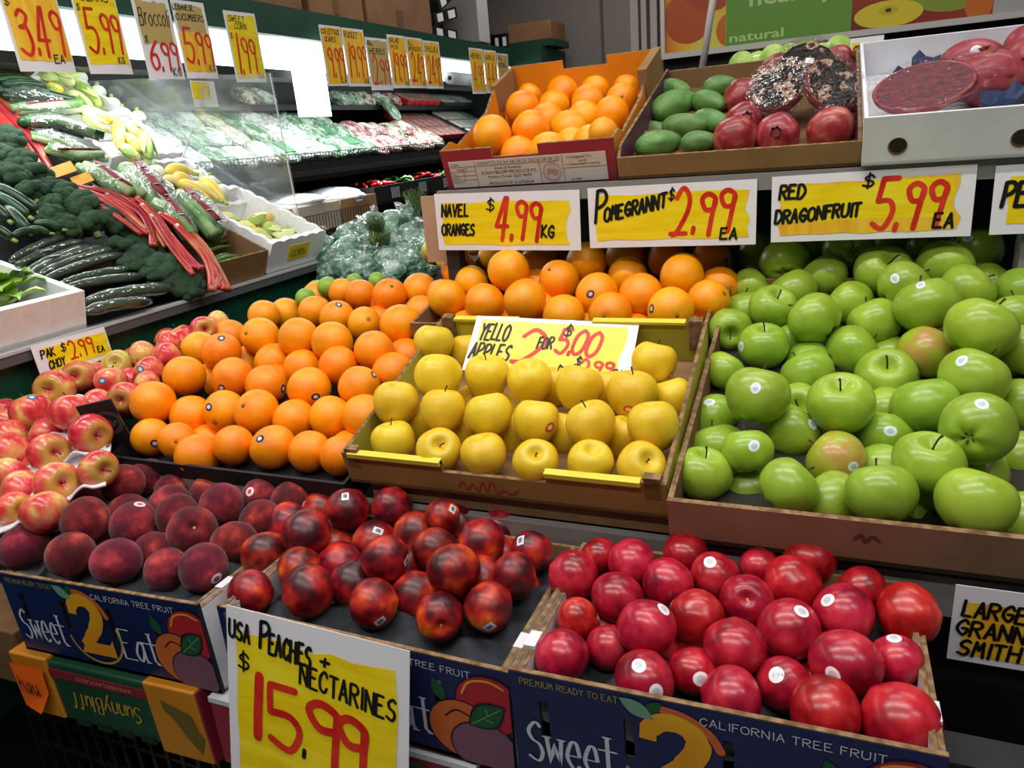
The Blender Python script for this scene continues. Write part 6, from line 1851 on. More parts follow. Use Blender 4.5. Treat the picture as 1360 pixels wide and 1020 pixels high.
# ---- vegetables
bro = mat('broccoli_florets', rough=.8, cols=[(.38, '#335f40'), (.52, '#4f7e58'), (.64, '#6f9a70')], scale=22, detail=4, bump=(34, 1.0, .05), var=((.49, .51), (.85, 1.15)))
bro_st = mat('broccoli_stalk', '#86a35a', .6)
BV = []
for k in range(3):
    rr = random.Random(k + 5)
    m = MB()
    for i in range(17):
        z = 1 - 1.1 * (i + .5) / 17
        a = i * 2.4 + k
        rad = math.sqrt(max(0, 1 - z * z))
        c = Vector((rad * math.cos(a) * .78, rad * math.sin(a) * .78, z * .58))
        m.ball(c, rr.uniform(.38, .46), 14, 10, 0, (1, 1, .9), crumple(None, .07, 6, i + k * 30))
    m.ball((0, 0, .05), .72, 14, 9, 0, (1, 1, .7))
    s_ = MB(); s_.tube([(0, 0, .05), (0, 0, -.45), (.02, 0, -.75)], [.34, .24, .25], 10)
    BV.append((m.mesh('broccoli_crown', bro, True), s_.mesh('broccoli_stalk', bro_st, True)))
nb_, nl_ = 0, 0
for key, L_ in (('broccoli', VEG['broccoli']), ('broccoli_low', VEG['broccoli_low'])):
    L2 = sorted(range(len(L_)), key=lambda i: L_[i][0][2])
    rank = {i: r for r, i in enumerate(L2)}
    for i, (c, r) in enumerate(L_):
        cr, sk_ = BV[i % 3]
        o = link('broccoli', cr)
        o.location = c
        r *= 1.10
        o.scale = (r, r, r)
        o.rotation_euler = (RND.uniform(-.3, .3), .6 + RND.uniform(-.25, .25), RND.uniform(0, 6))
        link('stalk', sk_, o)
        if key == 'broccoli': tag(o, 'dark green broccoli head, %s from the bottom in the upper heap' % (ORD[rank[i]] if rank[i] < 12 else 'second highest' if rank[i] == 12 else 'highest'), 'broccoli', 'broccoli heads in the upper heap')
        else: tag(o, 'dark green broccoli head, %s from the bottom in the lower heap beside the cucumbers' % ORD[rank[i]], 'broccoli', 'broccoli heads beside the cucumbers')
t = thing('broccoli_carton', 'brown carton edge under the upper broccoli and zucchini', 'box', (-1.705, 1.06, 1.235), (0, 0, 0))
MB().box((0, 0, 0), (.006, .36, .065)).obj('front_panel', dull_kraft, t)
MB().box((-.4, 0, 0), (.0, .006, .065)).obj('side_panel', dull_kraft, t)


def bent(a, b, sag, n=9):
    a, b = Vector(a), Vector(b)
    return [a.lerp(b, k / n) + Vector((0, 0, 1)) * sag * math.sin(PI * k / n) for k in range(n + 1)]


def veg_radii(r, n=9, tip0=.35, tip1=.35):
    return [r * min(1, tip0 + (1 - tip0) * min(1, k / n / .14), tip1 + (1 - tip1) * min(1, (1 - k / n) / .12)) for k in range(n + 1)]


zuc = mat('zucchini_skin', rough=.32, cols=[(.35, '#0d2a16'), (.6, '#1d4425'), (.75, '#3d6a3a')], scale=22, coat=.1, coat_r=.2, var=((.49, .51), (.8, 1.2)))
for i, (P_, r) in enumerate(VEG['zucchini']):
    m = MB(); m.tube(bent(P_[0], P_[-1], .008), veg_radii(r, 9, .6, .5), 14); o = m.obj('zucchini', zuc, None, True)
    d = (Vector(P_[-1]) - Vector(P_[0])).normalized()
    m = MB(); m.tube([Vector(P_[-1]) - d * .004, Vector(P_[-1]) + d * .012], [r * .5, r * .42], 8); m.obj('stalk', mat('zucchini_stalk', '#8fa35c', .6), o, True)
    tag(o, ['long dark zucchini on top of the heap, pointing down right', 'zucchini under the long top one at the left', 'zucchini pointing out of the picture at the left', 'thick dark zucchini steep in the middle of the heap', 'zucchini tip at left edge near the top', 'short zucchini lying across the front of the broccoli', 'paler zucchini lying along the carton front edge', 'small zucchini tip behind the paler front one', 'zucchini at left edge low in the heap'][i], 'zucchini', 'zucchini heap')
cuc = mat('cucumber_skin', rough=.30, cols=[(.35, '#0e2618'), (.6, '#1f4029'), (.75, '#50705a')], scale=14, stretch=(1, 1, 1), bump=(30, .35, .02), coat=.5, coat_r=.12)
wrapm = mat('cucumber_wrap', '#f2f8f6', 0.07, film=(.06, .45), bump=(14, .6, .03), haze=.2)
for i, (P_, r) in enumerate(VEG['cucumber']):
    m = MB(); m.tube(bent(P_[0], P_[-1], .006, 11), veg_radii(r, 11), 14); o = m.obj('cucumber', cuc, None, True)
    m = MB(); m.tube(bent(P_[0], P_[-1], .006, 11), [q * (1.13 + .07 * math.sin(k * 2.1 + i)) for k, q in enumerate(veg_radii(r, 11, .5, .5))], 12); m.obj('shrink_wrap', wrapm, o, True)
    if i in (1, 2):
        c = Vector(P_[0]).lerp(Vector(P_[-1]), .45) + Vector((.005, -.008, r * 1.25))
        m = MB(); m.box((c.x - .012, c.y - .012, c.z - .001), (c.x + .012, c.y + .012, c.z)); m.obj('sticker', paper, o)
    tag(o, 'shrink wrapped long cucumber, %s from the top of the stack' % ORD[i], 'cucumber', 'wrapped cucumbers')
rhub = mat('rhubarb_stalk', rough=.35, cols=[(.33, '#7c1218'), (.5, '#a8232a'), (.62, '#b8483c'), (.76, '#c08f58')], scale=7, stretch=(1, 1, 1), coat=.3, coat_r=.2, var=((.49, .52), (.85, 1.1)))
band_m = mat('rubber_band', '#e8c9b0', .6)
for key, lab_ in (('rhubarb_a', 'upper rhubarb bunch running in from the left edge'), ('rhubarb_b', 'middle bunch of bright red rhubarb stalks above the broccoli'), ('rhubarb_c', 'lower long bunch of rhubarb hanging to the case edge')):
    t = thing('rhubarb_bunch', lab_, 'rhubarb', VEG[key][0][0][0], (0, 0, 0), 'rhubarb bunches')
    o0 = Vector(t.location)
    for i, (P_, r) in enumerate(VEG[key]):
        pts = [Vector((p[0], p[1], 0)) for p in P_]
        q = []
        ps = [Vector(p) - o0 for p in P_]
        for j in range(len(ps) - 1):
            p0, p1, p2, p3 = ps[max(j - 1, 0)], ps[j], ps[j + 1], ps[min(j + 2, len(ps) - 1)]
            for k in range(5):
                s_ = k / 5
                q.append(.5 * (2 * p1 + (p2 - p0) * s_ + (2 * p0 - 5 * p1 + 4 * p2 - p3) * s_ * s_ + (p3 - p0 + 3 * (p1 - p2)) * s_ ** 3))
        q.append(ps[-1])
        m = MB(); m.tube(q, [r * (1.05 - .15 * k / len(q)) for k in range(len(q))], 10, 0, True, .75)
        m.obj('rhubarb_stalk', rhub, t, True)
    mid = [sum((Vector(P_[len(P_) // 2]) for P_, r in VEG[key]), Vector()) / len(VEG[key]) - o0][0]
for i, (c, r) in enumerate(VEG['tag']):
    m = MB(); m.box((-r * .9, -r * 1.2, 0), (r * .9, r * 1.2, .003)); o = m.obj('price_ticket', mat('amber_ticket', rough=.5, cols=[(.4, '#c9841a'), (.6, '#dd9c28')], scale=9), None)
    o.location = c; o.rotation_euler = (.35, AN + .1, -.35)
    tag(o, ['amber ticket tucked by the upper rhubarb bunch', 'amber ticket at the top of the middle rhubarb bunch'][i], 'ticket')

# corn, squash, bulbs
husk = mat('corn_husk', rough=.55, cols=[(.3, '#b4c46a'), (.55, '#d9dc9a'), (.75, '#ecebc4')], scale=5, stretch=(3, 3, .6))
kern = mat('corn_kernels', rough=.4, cols=[(.4, '#eec53c'), (.6, '#f6dd70')], scale=14, bump=(60, .8, .01), coat=.2)
greenhusk = mat('green_husk', rough=.55, cols=[(.3, '#7fa542'), (.6, '#a9c468'), (.8, '#d0dc9a')], scale=4)
for key, mats_, lab_, grp in (('corn', (husk, kern, greenhusk), 'corn cob', 'corn cobs in the foam boxes'), ('corn_low', (husk, kern, greenhusk), 'corn cob', 'corn cobs in the front foam box')):
    for i, (P_, r) in enumerate(VEG[key]):
        a, b = Vector(P_[0]), Vector(P_[-1])
        yel = (i in (5, 6, 8, 9)) if key == 'corn' else (i in (0, 1))
        m = MB(); m.tube(bent(a, b, .004), [r * f_ for f_ in (.55, .8, .95, 1, 1, .97, .9, .8, .62, .3)], 12)
        o = m.obj('corn_cob', mats_[1] if yel else (mats_[2] if i % 3 == 0 else mats_[0]), None, True)
        d = (b - a).normalized(); u = d.orthogonal().normalized()
        for k in range(3):
            an = k * 2.1 + i
            w_ = (Matrix.Rotation(an, 3, d) @ u)
            s_ = d.cross(w_)
            vs, fs = [], []
            for j in range(7):
                q = j / 6
                c = a.lerp(b, -.05 + (.62 if yel else 1.05) * q) + w_ * r * (1.08 * math.sin(min(1, .35 + q) * PI / 2) + .10 * q)
                hw = r * .75 * math.sin(PI * (.12 + .86 * q))
                vs += [c - s_ * hw - w_ * hw * .35, c + w_ * .001, c + s_ * hw - w_ * hw * .35]
                if j: fs += [(3 * j - 3, 3 * j - 2, 3 * j + 1, 3 * j), (3 * j - 2, 3 * j - 1, 3 * j + 2, 3 * j + 1)]
            m = MB(); m.add(vs, fs); m.obj('husk', mats_[2] if (i + k) % 3 == 0 else mats_[0], o, True)
        where = 'the stepped foam boxes at upper left' if key == 'corn' else 'the foam box by the bumper'
        tag(o, '%s %s, %s from the %s in %s' % ('bright yellow' if yel else 'pale green' if i % 3 == 0 else 'cream husked', lab_, (ORD + ['thirteenth'])[i], 'top' if key == 'corn' else 'back', where), 'corn', grp)
sq = mat('yellow_squash_skin', rough=.4, cols=[(.35, '#e8c93a'), (.65, '#f4e08a')], scale=4, coat=.2)
for i, (P_, r) in enumerate(VEG['squash']):
    m = MB(); m.tube(bent(P_[0], P_[-1], .014), [r * f_ for f_ in (.5, .85, 1, 1, .95, .85, .7, .5, .4, .34)], 12); o = m.obj('yellow_squash', sq, None, True)
    d = (Vector(P_[-1]) - Vector(P_[-2])).normalized()
    m = MB(); m.tube([Vector(P_[-1]) - d * .004, Vector(P_[-1]) + d * .014], [r * .36, r * .3], 8); m.obj('stalk', greenhusk, o, True)
    tag(o, ['brownish yellow squash at the very top of the squash box', 'short yellow squash at the upper left of its box', 'small yellow squash lying over the others', 'large bright yellow squash in the middle', 'large yellow squash right of the middle one', 'yellow squash at the right end of the row'][i], 'squash', 'yellow squash')
blb = mat('white_bulb', rough=.5, cols=[(.4, '#e9ecdf'), (.6, '#f7f8f2')], scale=6)
for key, lab_ in (('bulb', 'pale bulb behind the corn cobs, %s from the left'), ('bulb2', 'pale bulb behind the yellow squash, %s in the row')):
    for i, (c, r) in enumerate(VEG[key]):
        m = MB(); m.ball((0, 0, 0), 1, 16, 10, 0, (1, 1, .9)); o = m.obj('fennel_bulb', blb, None, True); o.location = c; o.scale = (r,) * 3
        m = MB(); m.tube([(0, 0, .8), (.1, 0, 1.3)], [.3, .2], 8); m.obj('stalk', greenhusk, o, True)
        tag(o, lab_ % ORD[i], 'fennel', 'pale bulbs')

# bagged bunches with dark red bands
bag_leaf = mat('bunch_leaves', rough=.5, cols=[(.3, '#2d5a33'), (.5, '#6f9a5c'), (.68, '#c4d4a8')], scale=7, detail=4)
band_red = mat('band_dark_red', '#7a1424', .5)
for key, L_, labs in (('wrap', VEG['wrap'], ['first clear bag of green bunches below the carrots card', 'second clear bag of green bunches, under the first', 'third clear bag of long dark cucumbers', 'clear bag with yellow green leaves beside the rhubarb', 'short clear bag just above the amber tickets']),
                      ('wrap_b', VEG['wrap_b'], ['banded clear bag right of the amber tickets', 'silvery banded clear bag beside the squash box', 'banded clear bag lying nearest the case edge', 'wide clear bag over the chilli carton'])):
    for i, (P_, r) in enumerate(L_):
        t = thing('bagged_bunch', labs[i], 'bagged vegetables', P_[0], (0, 0, 0), 'clear bags of bunched greens')
        o0 = Vector(P_[0])
        ps = [Vector(p) - o0 for p in P_]
        rr = random.Random(i + len(key))
        for k in range(4):
            of = Vector((rr.uniform(-.5, .5), rr.uniform(-.6, .6), rr.uniform(-.3, .3))) * r * .9
            pts = [p + of * (.8 + .3 * j) for j, p in enumerate(ps)]
            dm = zuc if (key == 'wrap' and i in (0, 2) and k < 3) else bag_leaf
            m = MB(); m.tube(pts, [r * .34, r * .42, r * .36], 10); m.obj('bunch', dm, t, True)
        pts = [ps[0].lerp(ps[1], k / 4) for k in range(4)] + [ps[1].lerp(ps[2], k / 4) for k in range(5)]
        m = MB(); m.tube(pts, [r * f_ for f_ in (.7, .95, 1.02, 1.06, 1.05, 1.02, .98, .9, .6)], 16, 0, True, .7)
        m.v = [tuple(Vector(v) * 1.0 + Vector((mnoise.noise(Vector(v) * 45 + Vector((i, 0, 0))), mnoise.noise(Vector(v) * 45 + Vector((0, i, 9))), mnoise.noise(Vector(v) * 40))) * r * .22) for v in m.v]
        m.obj('film_bag', film_wrap, t, True)
        if key == 'wrap_b' or i in (1, 4):
            m = MB(); c = ps[1] + Vector((0, 0, r * .72)); d = (ps[2] - ps[1]).normalized(); s_ = d.cross(Vector((0, 0, 1))).normalized()
            m.tube([ps[1].lerp(ps[2], q) + Vector((.012, -.008, r * .62)) for q in (-.5, .0, .5, .95)], [r * .24, r * .28, r * .28, r * .24], 8, 0, True, .35); bo = m.obj('printed_band', band_red, t, True)
            for q in (-.2, .6):
                m = MB(); c = ps[1].lerp(ps[2], q) + Vector((.014, -.010, r * .74)); m.box(c - Vector((.006, .006, 0)), c + Vector((.006, .006, .0015))); m.obj('price_dot', paper, bo)

# chilli carton, foam boxes
ct = lip_box('chilli_carton', 'open brown carton of green chillies at the case edge', 'box', (0, 0, 0), (0, 0, 0), .255, .30, .088, .006, dict(front=kraft, back=kraft, left=kraft, right=kraft, base=dull_kraft, edge=kraft_edge, inner=kraft), back_h=.10)
ct.matrix_world = Matrix.Translation((-1.512, 1.455, 1.165)) @ Matrix.Rotation(PI / 2, 4, 'Z') @ Matrix.Rotation(math.radians(24), 4, 'X')
ch = mat('green_chilli', rough=.3, cols=[(.3, '#2d5a1f'), (.7, '#5c8a34')], scale=6, coat=.4)
for i, (P_, r) in enumerate(VEG['chilli'] + [([(-1.60, 1.58, 1.258), (-1.59, 1.70, 1.262)], .007), ([(-1.62, 1.60, 1.272), (-1.61, 1.71, 1.276)], .007)]):
    m = MB(); m.tube(bent(P_[0], P_[-1], .006), [r * f_ for f_ in (.7, 1, 1, .98, .95, .9, .8, .65, .45, .2)], 10); o = m.obj('green_chilli', ch, None, True)
    m = MB(); a = Vector(P_[0]); m.tube([a, a + Vector((0, -.014, .004))], [.0022, .0018], 6); m.obj('stalk', green_stem, o, True)
    tag(o, 'long green chilli in the brown carton, %s from the front' % ORD[i], 'chilli', 'green chillies in the carton')


def foam_box(label, loc, w, d, h, tilt, scallop=True):
    b = thing('foam_box', label, 'box')
    b.matrix_world = Matrix.Translation(loc) @ Matrix.Rotation(PI / 2, 4, 'Z') @ Matrix.Rotation(tilt, 4, 'X')
    t = .018
    def wall(nm, L_, M):
        n = 36
        vs, fs = [], []
        for i in range(n + 1):
            x = L_ * i / n
            zt = h + (.006 * abs(math.sin(x * 60)) if scallop else 0)
            vs += [(x, 0, 0), (x, 0, zt), (x, t, zt), (x, t, 0)]
            if i:
                a, c = 4 * (i - 1), 4 * i
                fs += [(a, c, c + 1, a + 1), (a + 1, c + 1, c + 2, a + 2), (a + 2, c + 2, c + 3, a + 3)]
        fs += [(0, 1, 2, 3), (4 * n + 3, 4 * n + 2, 4 * n + 1, 4 * n)]
        m = MB(); m.add(vs, fs, 0, M); m.obj(nm, foam, b)
    wall('front_wall', w, Matrix())
    wall('back_wall', w, Matrix.Translation((0, d - t, 0)))
    wall('side_wall', d - 2 * t, Matrix.Translation((t, t, 0)) @ Matrix.Rotation(PI / 2, 4, 'Z'))
    wall('side_wall', d - 2 * t, Matrix.Translation((w, t, 0)) @ Matrix.Rotation(PI / 2, 4, 'Z'))
    MB().box((0, 0, 0), (w, d, .012)).obj('base', foam, b)
    return b


fb1 = foam_box('white foam box of corn with a yellow ticket at the case edge', (-1.515, 1.722, 1.165), .262, .36, .105, math.radians(26))
MB().box((.085, -.0015, .035), (.185, 0, .085)).obj('yellow_ticket', marker_y, fb1)
m = MB(); write(m, 'CORN', .100, .047, .065, .022, .0025, y=-.0022); m.obj('ticket_lettering', mat('ticket_ink', '#5a5312', .6), fb1)
foam_box('white foam box of yellow squash on the step above the corn box', (-1.80, 1.715, 1.290), .265, .28, .085, math.radians(34))
foam_box('white foam box of corn cobs on the higher step', (-2.04, 1.70, 1.465), .28, .24, .085, math.radians(35))
foam_box('topmost white foam box of green corn near the canopy', (-2.20, 1.66, 1.585), .28, .24, .10, math.radians(35))
fpak = foam_box('smooth white foam box of pak choy leaves at the left edge', (-1.515, .735, 1.171), .385, .36, .088, math.radians(16), False)
foam_box('white foam box behind the pak choy box at the left edge', (-1.86, .76, 1.275), .33, .22, .085, math.radians(25), False)
pk = mat('pak_choy_leaf', rough=.45, cols=[(.3, '#5f8f2c'), (.55, '#86ad3d'), (.75, '#b8cf6c')], scale=9, coat=.2, var=((.49, .51), (.85, 1.15)))
pkw = mat('pak_choy_stem', '#d8e2bb', .5)
for i in range(9):
    t = thing('pak_choy', 'loose pak choy bunch, %s from the left in the white box' % ORD[i], 'pak choy', (-1.585 - .05 * (i % 3), .775 + .038 * i, 1.240 + .016 * (i % 3)), (0, 0, i * .7), 'pak choy in the white box')
    rr = random.Random(i)
    for k in range(6):
        an = k * 1.05 + rr.uniform(-.3, .3); L_ = rr.uniform(.055, .085)
        vs, fs = [], []
        for j in range(6):
            q = j / 5
            w_ = .026 * math.sin(PI * (.15 + .8 * q))
            rad, z = L_ * q, .030 * math.sin(q * 2.2) + rr.uniform(-.004, .004)
            for s_ in (-1, 0, 1): vs.append((rad * math.cos(an) - s_ * w_ * math.sin(an), rad * math.sin(an) + s_ * w_ * math.cos(an), z + abs(s_) * .008))
            if j: fs += [(3 * j - 3, 3 * j - 2, 3 * j + 1, 3 * j), (3 * j - 2, 3 * j - 1, 3 * j + 2, 3 * j + 1)]
        m = MB(); m.add(vs, fs); m.obj('leaf', pk, t, True)
    m = MB(); m.ball((0, 0, 0), .014, 10, 6); m.obj('heart', pkw, t, True)
bt = thing('bean_carton', 'brown carton with dark green vegetables at the top left edge', 'box', (-2.44, 1.56, 1.74), (0, -.35, 0))
MB().box((0, 0, 0), (.24, .006, .09)).obj('side_panel', kraft, bt)
MB().box((0, .16, 0), (.24, .166, .11)).obj('side_panel', kraft, bt)
MB().box((.234, 0, 0), (.24, .166, .05)).obj('front_panel', kraft, bt)
MB().box((0, 0, -.004), (.24, .166, .002)).obj('base_panel', dull_kraft, bt)
for i in range(5):
    a_ = Vector((-2.36 + .035 * i, 1.585, 1.815 - .014 * i)); m = MB(); m.tube(bent(a_, a_ + Vector((.02, .12, -.004)), .008), veg_radii(.014, 9, .5, .5), 10); o = m.obj('zucchini', zuc, None, True)
    m = MB(); m.tube([a_ + Vector((.02, .118, -.004)), a_ + Vector((.022, .132, -.004))], [.006, .005], 7); m.obj('stalk', green_stem, o, True)
    tag(o, 'dark green zucchini in the top left carton, %s from the back' % ORD[i], 'zucchini', 'zucchini in the top left carton')
pine = thing('pineapple', 'tip of a pineapple standing in the rear foam box at the left edge', 'pineapple', (-1.93, .98, 1.36))
m = MB(); m.ball((0, 0, 0), .05, 16, 12, 0, (1, 1, 1.4)); m.obj('fruit', mat('pineapple_rind', rough=.6, cols=[(.4, '#2d3a1c'), (.6, '#c9b23a')], scale=9), pine, True)
m = MB()
for k in range(8): m.tube([(0, 0, .06), (.02 * math.cos(k), .02 * math.sin(k), .10), (.05 * math.cos(k), .05 * math.sin(k), .13)], [.010, .008, .001], 6, 0, True, .3)
m.obj('crown', greenhusk, pine)

# ================================================================== shelves beyond the divider
def pillow(name, label, c, sz, rot, m_body, grp, band=None, seed=0):
    m = MB(); m.ball((0, 0, 0), 1, 16, 10, 0, (1, 1, 1), lambda q: Vector((math.copysign(abs(q.x) ** .55, q.x), math.copysign(abs(q.y) ** .55, q.y), q.z * (1 - .35 * max(abs(q.x), abs(q.y)) ** 3))) * (1 + .10 * mnoise.noise(q * 2.6 + Vector((seed * 3.7, 0, 0)))))
    o = m.obj(name, m_body, None, True)
    o.location = c; o.scale = (sz[0] / 2, sz[1] / 2, sz[2] / 2); o.rotation_euler = rot
    if band:
        b = MB(); b.box((-.5, -.55, .86), (.5, .55, 1.02)); b.obj('printed_label', band, o)
    tag(o, label, 'packet', grp)
    return o


salad_w = mat('salad_pack_white', rough=.18, cols=[(.34, '#a9c4ae'), (.46, '#e6eee8'), (.6, '#f8faf9')], scale=1.3, detail=2, bump=(3, .6, .1), coat=.5)
salad_g = mat('salad_pack_green', rough=.2, cols=[(.36, '#5d8a68'), (.5, '#a4c4aa'), (.66, '#e4efe6')], scale=1.5, detail=2, bump=(3, .6, .1), coat=.5)
salad_p = mat('radish_pack_pink', rough=.2, cols=[(.36, '#9c4a4a'), (.48, '#cfa3a3'), (.62, '#eee6e7')], scale=1.8, detail=2, bump=(3, .6, .1), coat=.5)
salad_c = mat('sprout_pack_cream', rough=.25, cols=[(.36, '#7a7458'), (.5, '#d9d2b8'), (.66, '#f4f2e8')], scale=1.6, detail=2, bump=(3, .6, .1), coat=.5)
lbl_g = mat('pack_label_green', '#4f8a64', .5)
lbl_w = mat('pack_label_white', '#e6ecea', .5)
rows = 3
names_ = {'w': 'white salad pack', 'g': 'green leaf salad pack', 'p': 'pink radish pack', 'c': 'cream sprout pack'}
mm = {'w': salad_w, 'g': salad_g, 'p': salad_p, 'c': salad_c}
cols_ = 'wwgwwgwwgggpppcpc'
for r_ in range(rows):
    for k, kd in enumerate(cols_):
        y = 2.10 + k * .128 + RND.uniform(-.012, .012)
        if y > 4.25: continue
        x = -2.20 - .125 * r_
        z = 1.515 + .072 * r_ + RND.uniform(-.008, .01)
        if kd in 'pc' and r_ == 2: continue
        pillow('salad_pack', '%s, %s from the divider, %s row of the bright shelf' % (names_[kd], (ORD + ['thirteenth', 'fourteenth', 'fifteenth', 'sixteenth', 'seventeenth', 'eighteenth', 'nineteenth', 'twentieth'])[k], ('front', 'middle', 'back')[r_]), (x, y, z),
               (.15, .12, .06), (RND.uniform(-.15, .15), .55 + RND.uniform(-.12, .12), RND.uniform(-.2, .2)), mm[kd], 'packs on the bright shelf', lbl_g if kd == 'g' and k % 2 else (lbl_w if k % 3 == 0 else None), k + 20 * r_)
# red punnets and clear packs at the far end
red_p = mat('red_punnet', '#d0202c', .4)
con = mat('punnet_contents', rough=.4, cols=[(.4, '#d8402c'), (.6, '#f0b58c')], scale=40)
clr = mat('clear_pack', '#c9d6dc', .15, film=(.12, .5), bump=(30, .6, .02), haze=.3)


def punnet(label, c, rot, tray_m, grp, sz=(.11, .085, .035)):
    t = thing('punnet', label, 'punnet', c, rot, grp)
    a, b, h = sz
    m = MB(); m.add([(-a / 2, -b / 2, h), (a / 2, -b / 2, h), (a / 2, b / 2, h), (-a / 2, b / 2, h), (-a * .42, -b * .42, 0), (a * .42, -b * .42, 0), (a * .42, b * .42, 0), (-a * .42, b * .42, 0)],
                  [(4, 7, 6, 5), (0, 4, 5, 1), (1, 5, 6, 2), (2, 6, 7, 3), (3, 7, 4, 0)]); m.obj('tray', tray_m, t)
    m = MB(); v_, f_ = grid_mesh(12, 9, lambda p, q: ((p - .5) * a * .94, (q - .5) * b * .94, h * .8 + .008 * abs(math.sin(p * 9.4)) * abs(math.sin(q * 9.4)))); m.add(v_, f_); m.obj('contents', con if tray_m == red_p else salad_c, t, True)
    m = MB(); m.box((-a * .5, -b * .5, h), (a * .5, b * .5, h + .006)); m.obj('film_lid', clr, t)
    return t


n = 0
for r_ in range(3):
    for k in range(5):
        punnet('red punnet of small vegetables, %s along, %s row of the bright shelf' % (ORD[k], ('front', 'middle', 'back')[r_]), (-2.28 - .115 * r_, 4.24 + .092 * k, 1.535 + .06 * r_), (0, .5, 0), red_p, 'red punnets on the bright shelf')
for r_ in range(3):
    for k in range(5):
        punnet('clear punnet at the far end, %s along, %s row of the bright shelf' % (ORD[k], ('front', 'middle', 'back')[r_]), (-2.20 - .115 * r_, 4.72 + .095 * k, 1.52 + .06 * r_), (0, .5, 0), clr, 'clear punnets on the bright shelf')
for k in range(5):
    punnet('red punnet on the small top deck, %s from the left' % ORD[k], (-2.47, 4.33 + .09 * k, 1.752), (0, .45, 0), red_p, 'red punnets on the top deck')
for k in range(5):
    punnet('clear punnet on the small top deck, %s from the left' % ORD[k], (-2.47, 4.82 + .09 * k, 1.75), (0, .45, 0), clr, 'clear punnets on the top deck')
for k, (y, kd) in enumerate([(2.9, 'c'), (3.02, 'w'), (3.66, 'g'), (3.78, 'g'), (3.90, 'c'), (4.08, 'w'), (4.20, 'p')]):
    pillow('salad_pack', '%s on the small top deck, %s from the left' % (names_[kd], ORD[k]), (-2.48, y, 1.765), (.13, .10, .07), (0, .5, RND.uniform(-.3, .3)), mm[kd], 'packs on the top deck', None, k + 70)
hang = pillow('salad_pack', 'green pack tipped forward off the small top deck', (-2.37, 4.0, 1.705), (.16, .075, .05), (0, .95, 0), salad_g, 'packs on the top deck', None, 99)
roll = thing('bag_roll', 'white roll of produce bags under the canopy', 'roll', (-2.0, 4.06, 1.838))
m = MB(); m.tube([(0, 0, 0), (0, .33, 0)], .034, 20); m.obj('plastic_roll', mat('bag_roll_white', '#c4c9cc', .4), roll, True)
m = MB(); m.tube([(0, -.002, 0), (0, .332, 0)], .013, 12); m.obj('core', black_in, roll, True)
# lower deck: cartons with white bags, black trays of chillies, greens and garlic
whb = mat('white_bag', rough=.25, cols=[(.4, '#b9bcc2'), (.6, '#f0f1f4')], scale=5, bump=(14, .8, .03), coat=.3)
for i, (y0, y1, mt) in enumerate([(2.28, 2.62, kraft), (2.64, 2.96, mat('pale_carton', '#a89e8c', .7)), (2.975, 3.28, kraft)]):
    t = thing('carton', ['brown carton with white lining, first beyond the clear divider', 'pale carton of white bags in the middle of the lower deck', 'brown carton of white bags next to the black trays'][i], 'box', (-2.47, y0, 1.167), (0, 0, 0), 'cartons on the lower deck')
    w_ = y1 - y0
    MB().box((.37, 0, 0), (.376, w_, .115)).obj('front_panel', mt, t)
    MB().box((0, 0, 0), (.37, .006, .115)).box((0, w_ - .006, 0), (.37, w_, .115)).obj('side_panel', mt, t)
    MB().box((0, .006, 0), (.006, w_ - .006, .115)).obj('back_panel', mt, t)
    MB().box((0, 0, -.002), (.37, w_, .004)).obj('base_panel', mt, t)
    for k in range(3):
        m = MB(); m.ball((.19, w_ / 2, .10 + .016 * k), 1, 18, 10, 0, (.19, w_ * .44, .035), crumple(None, .25, 3, i * 4 + k)); b_ = m.obj('white_bag', whb, None, True)
        b_.location = t.location
        tag(b_, '%s white bag in the %s lower carton' % (('bottom', 'middle', 'top')[k], ('first', 'second', 'third')[i]), 'bag', 'white bags in the cartons')
redch = mat('red_chilli', '#b3121a', .35, coat=.3)
gar = mat('garlic_skin', rough=.5, cols=[(.4, '#a08d84'), (.6, '#d9cfc6')], scale=5)
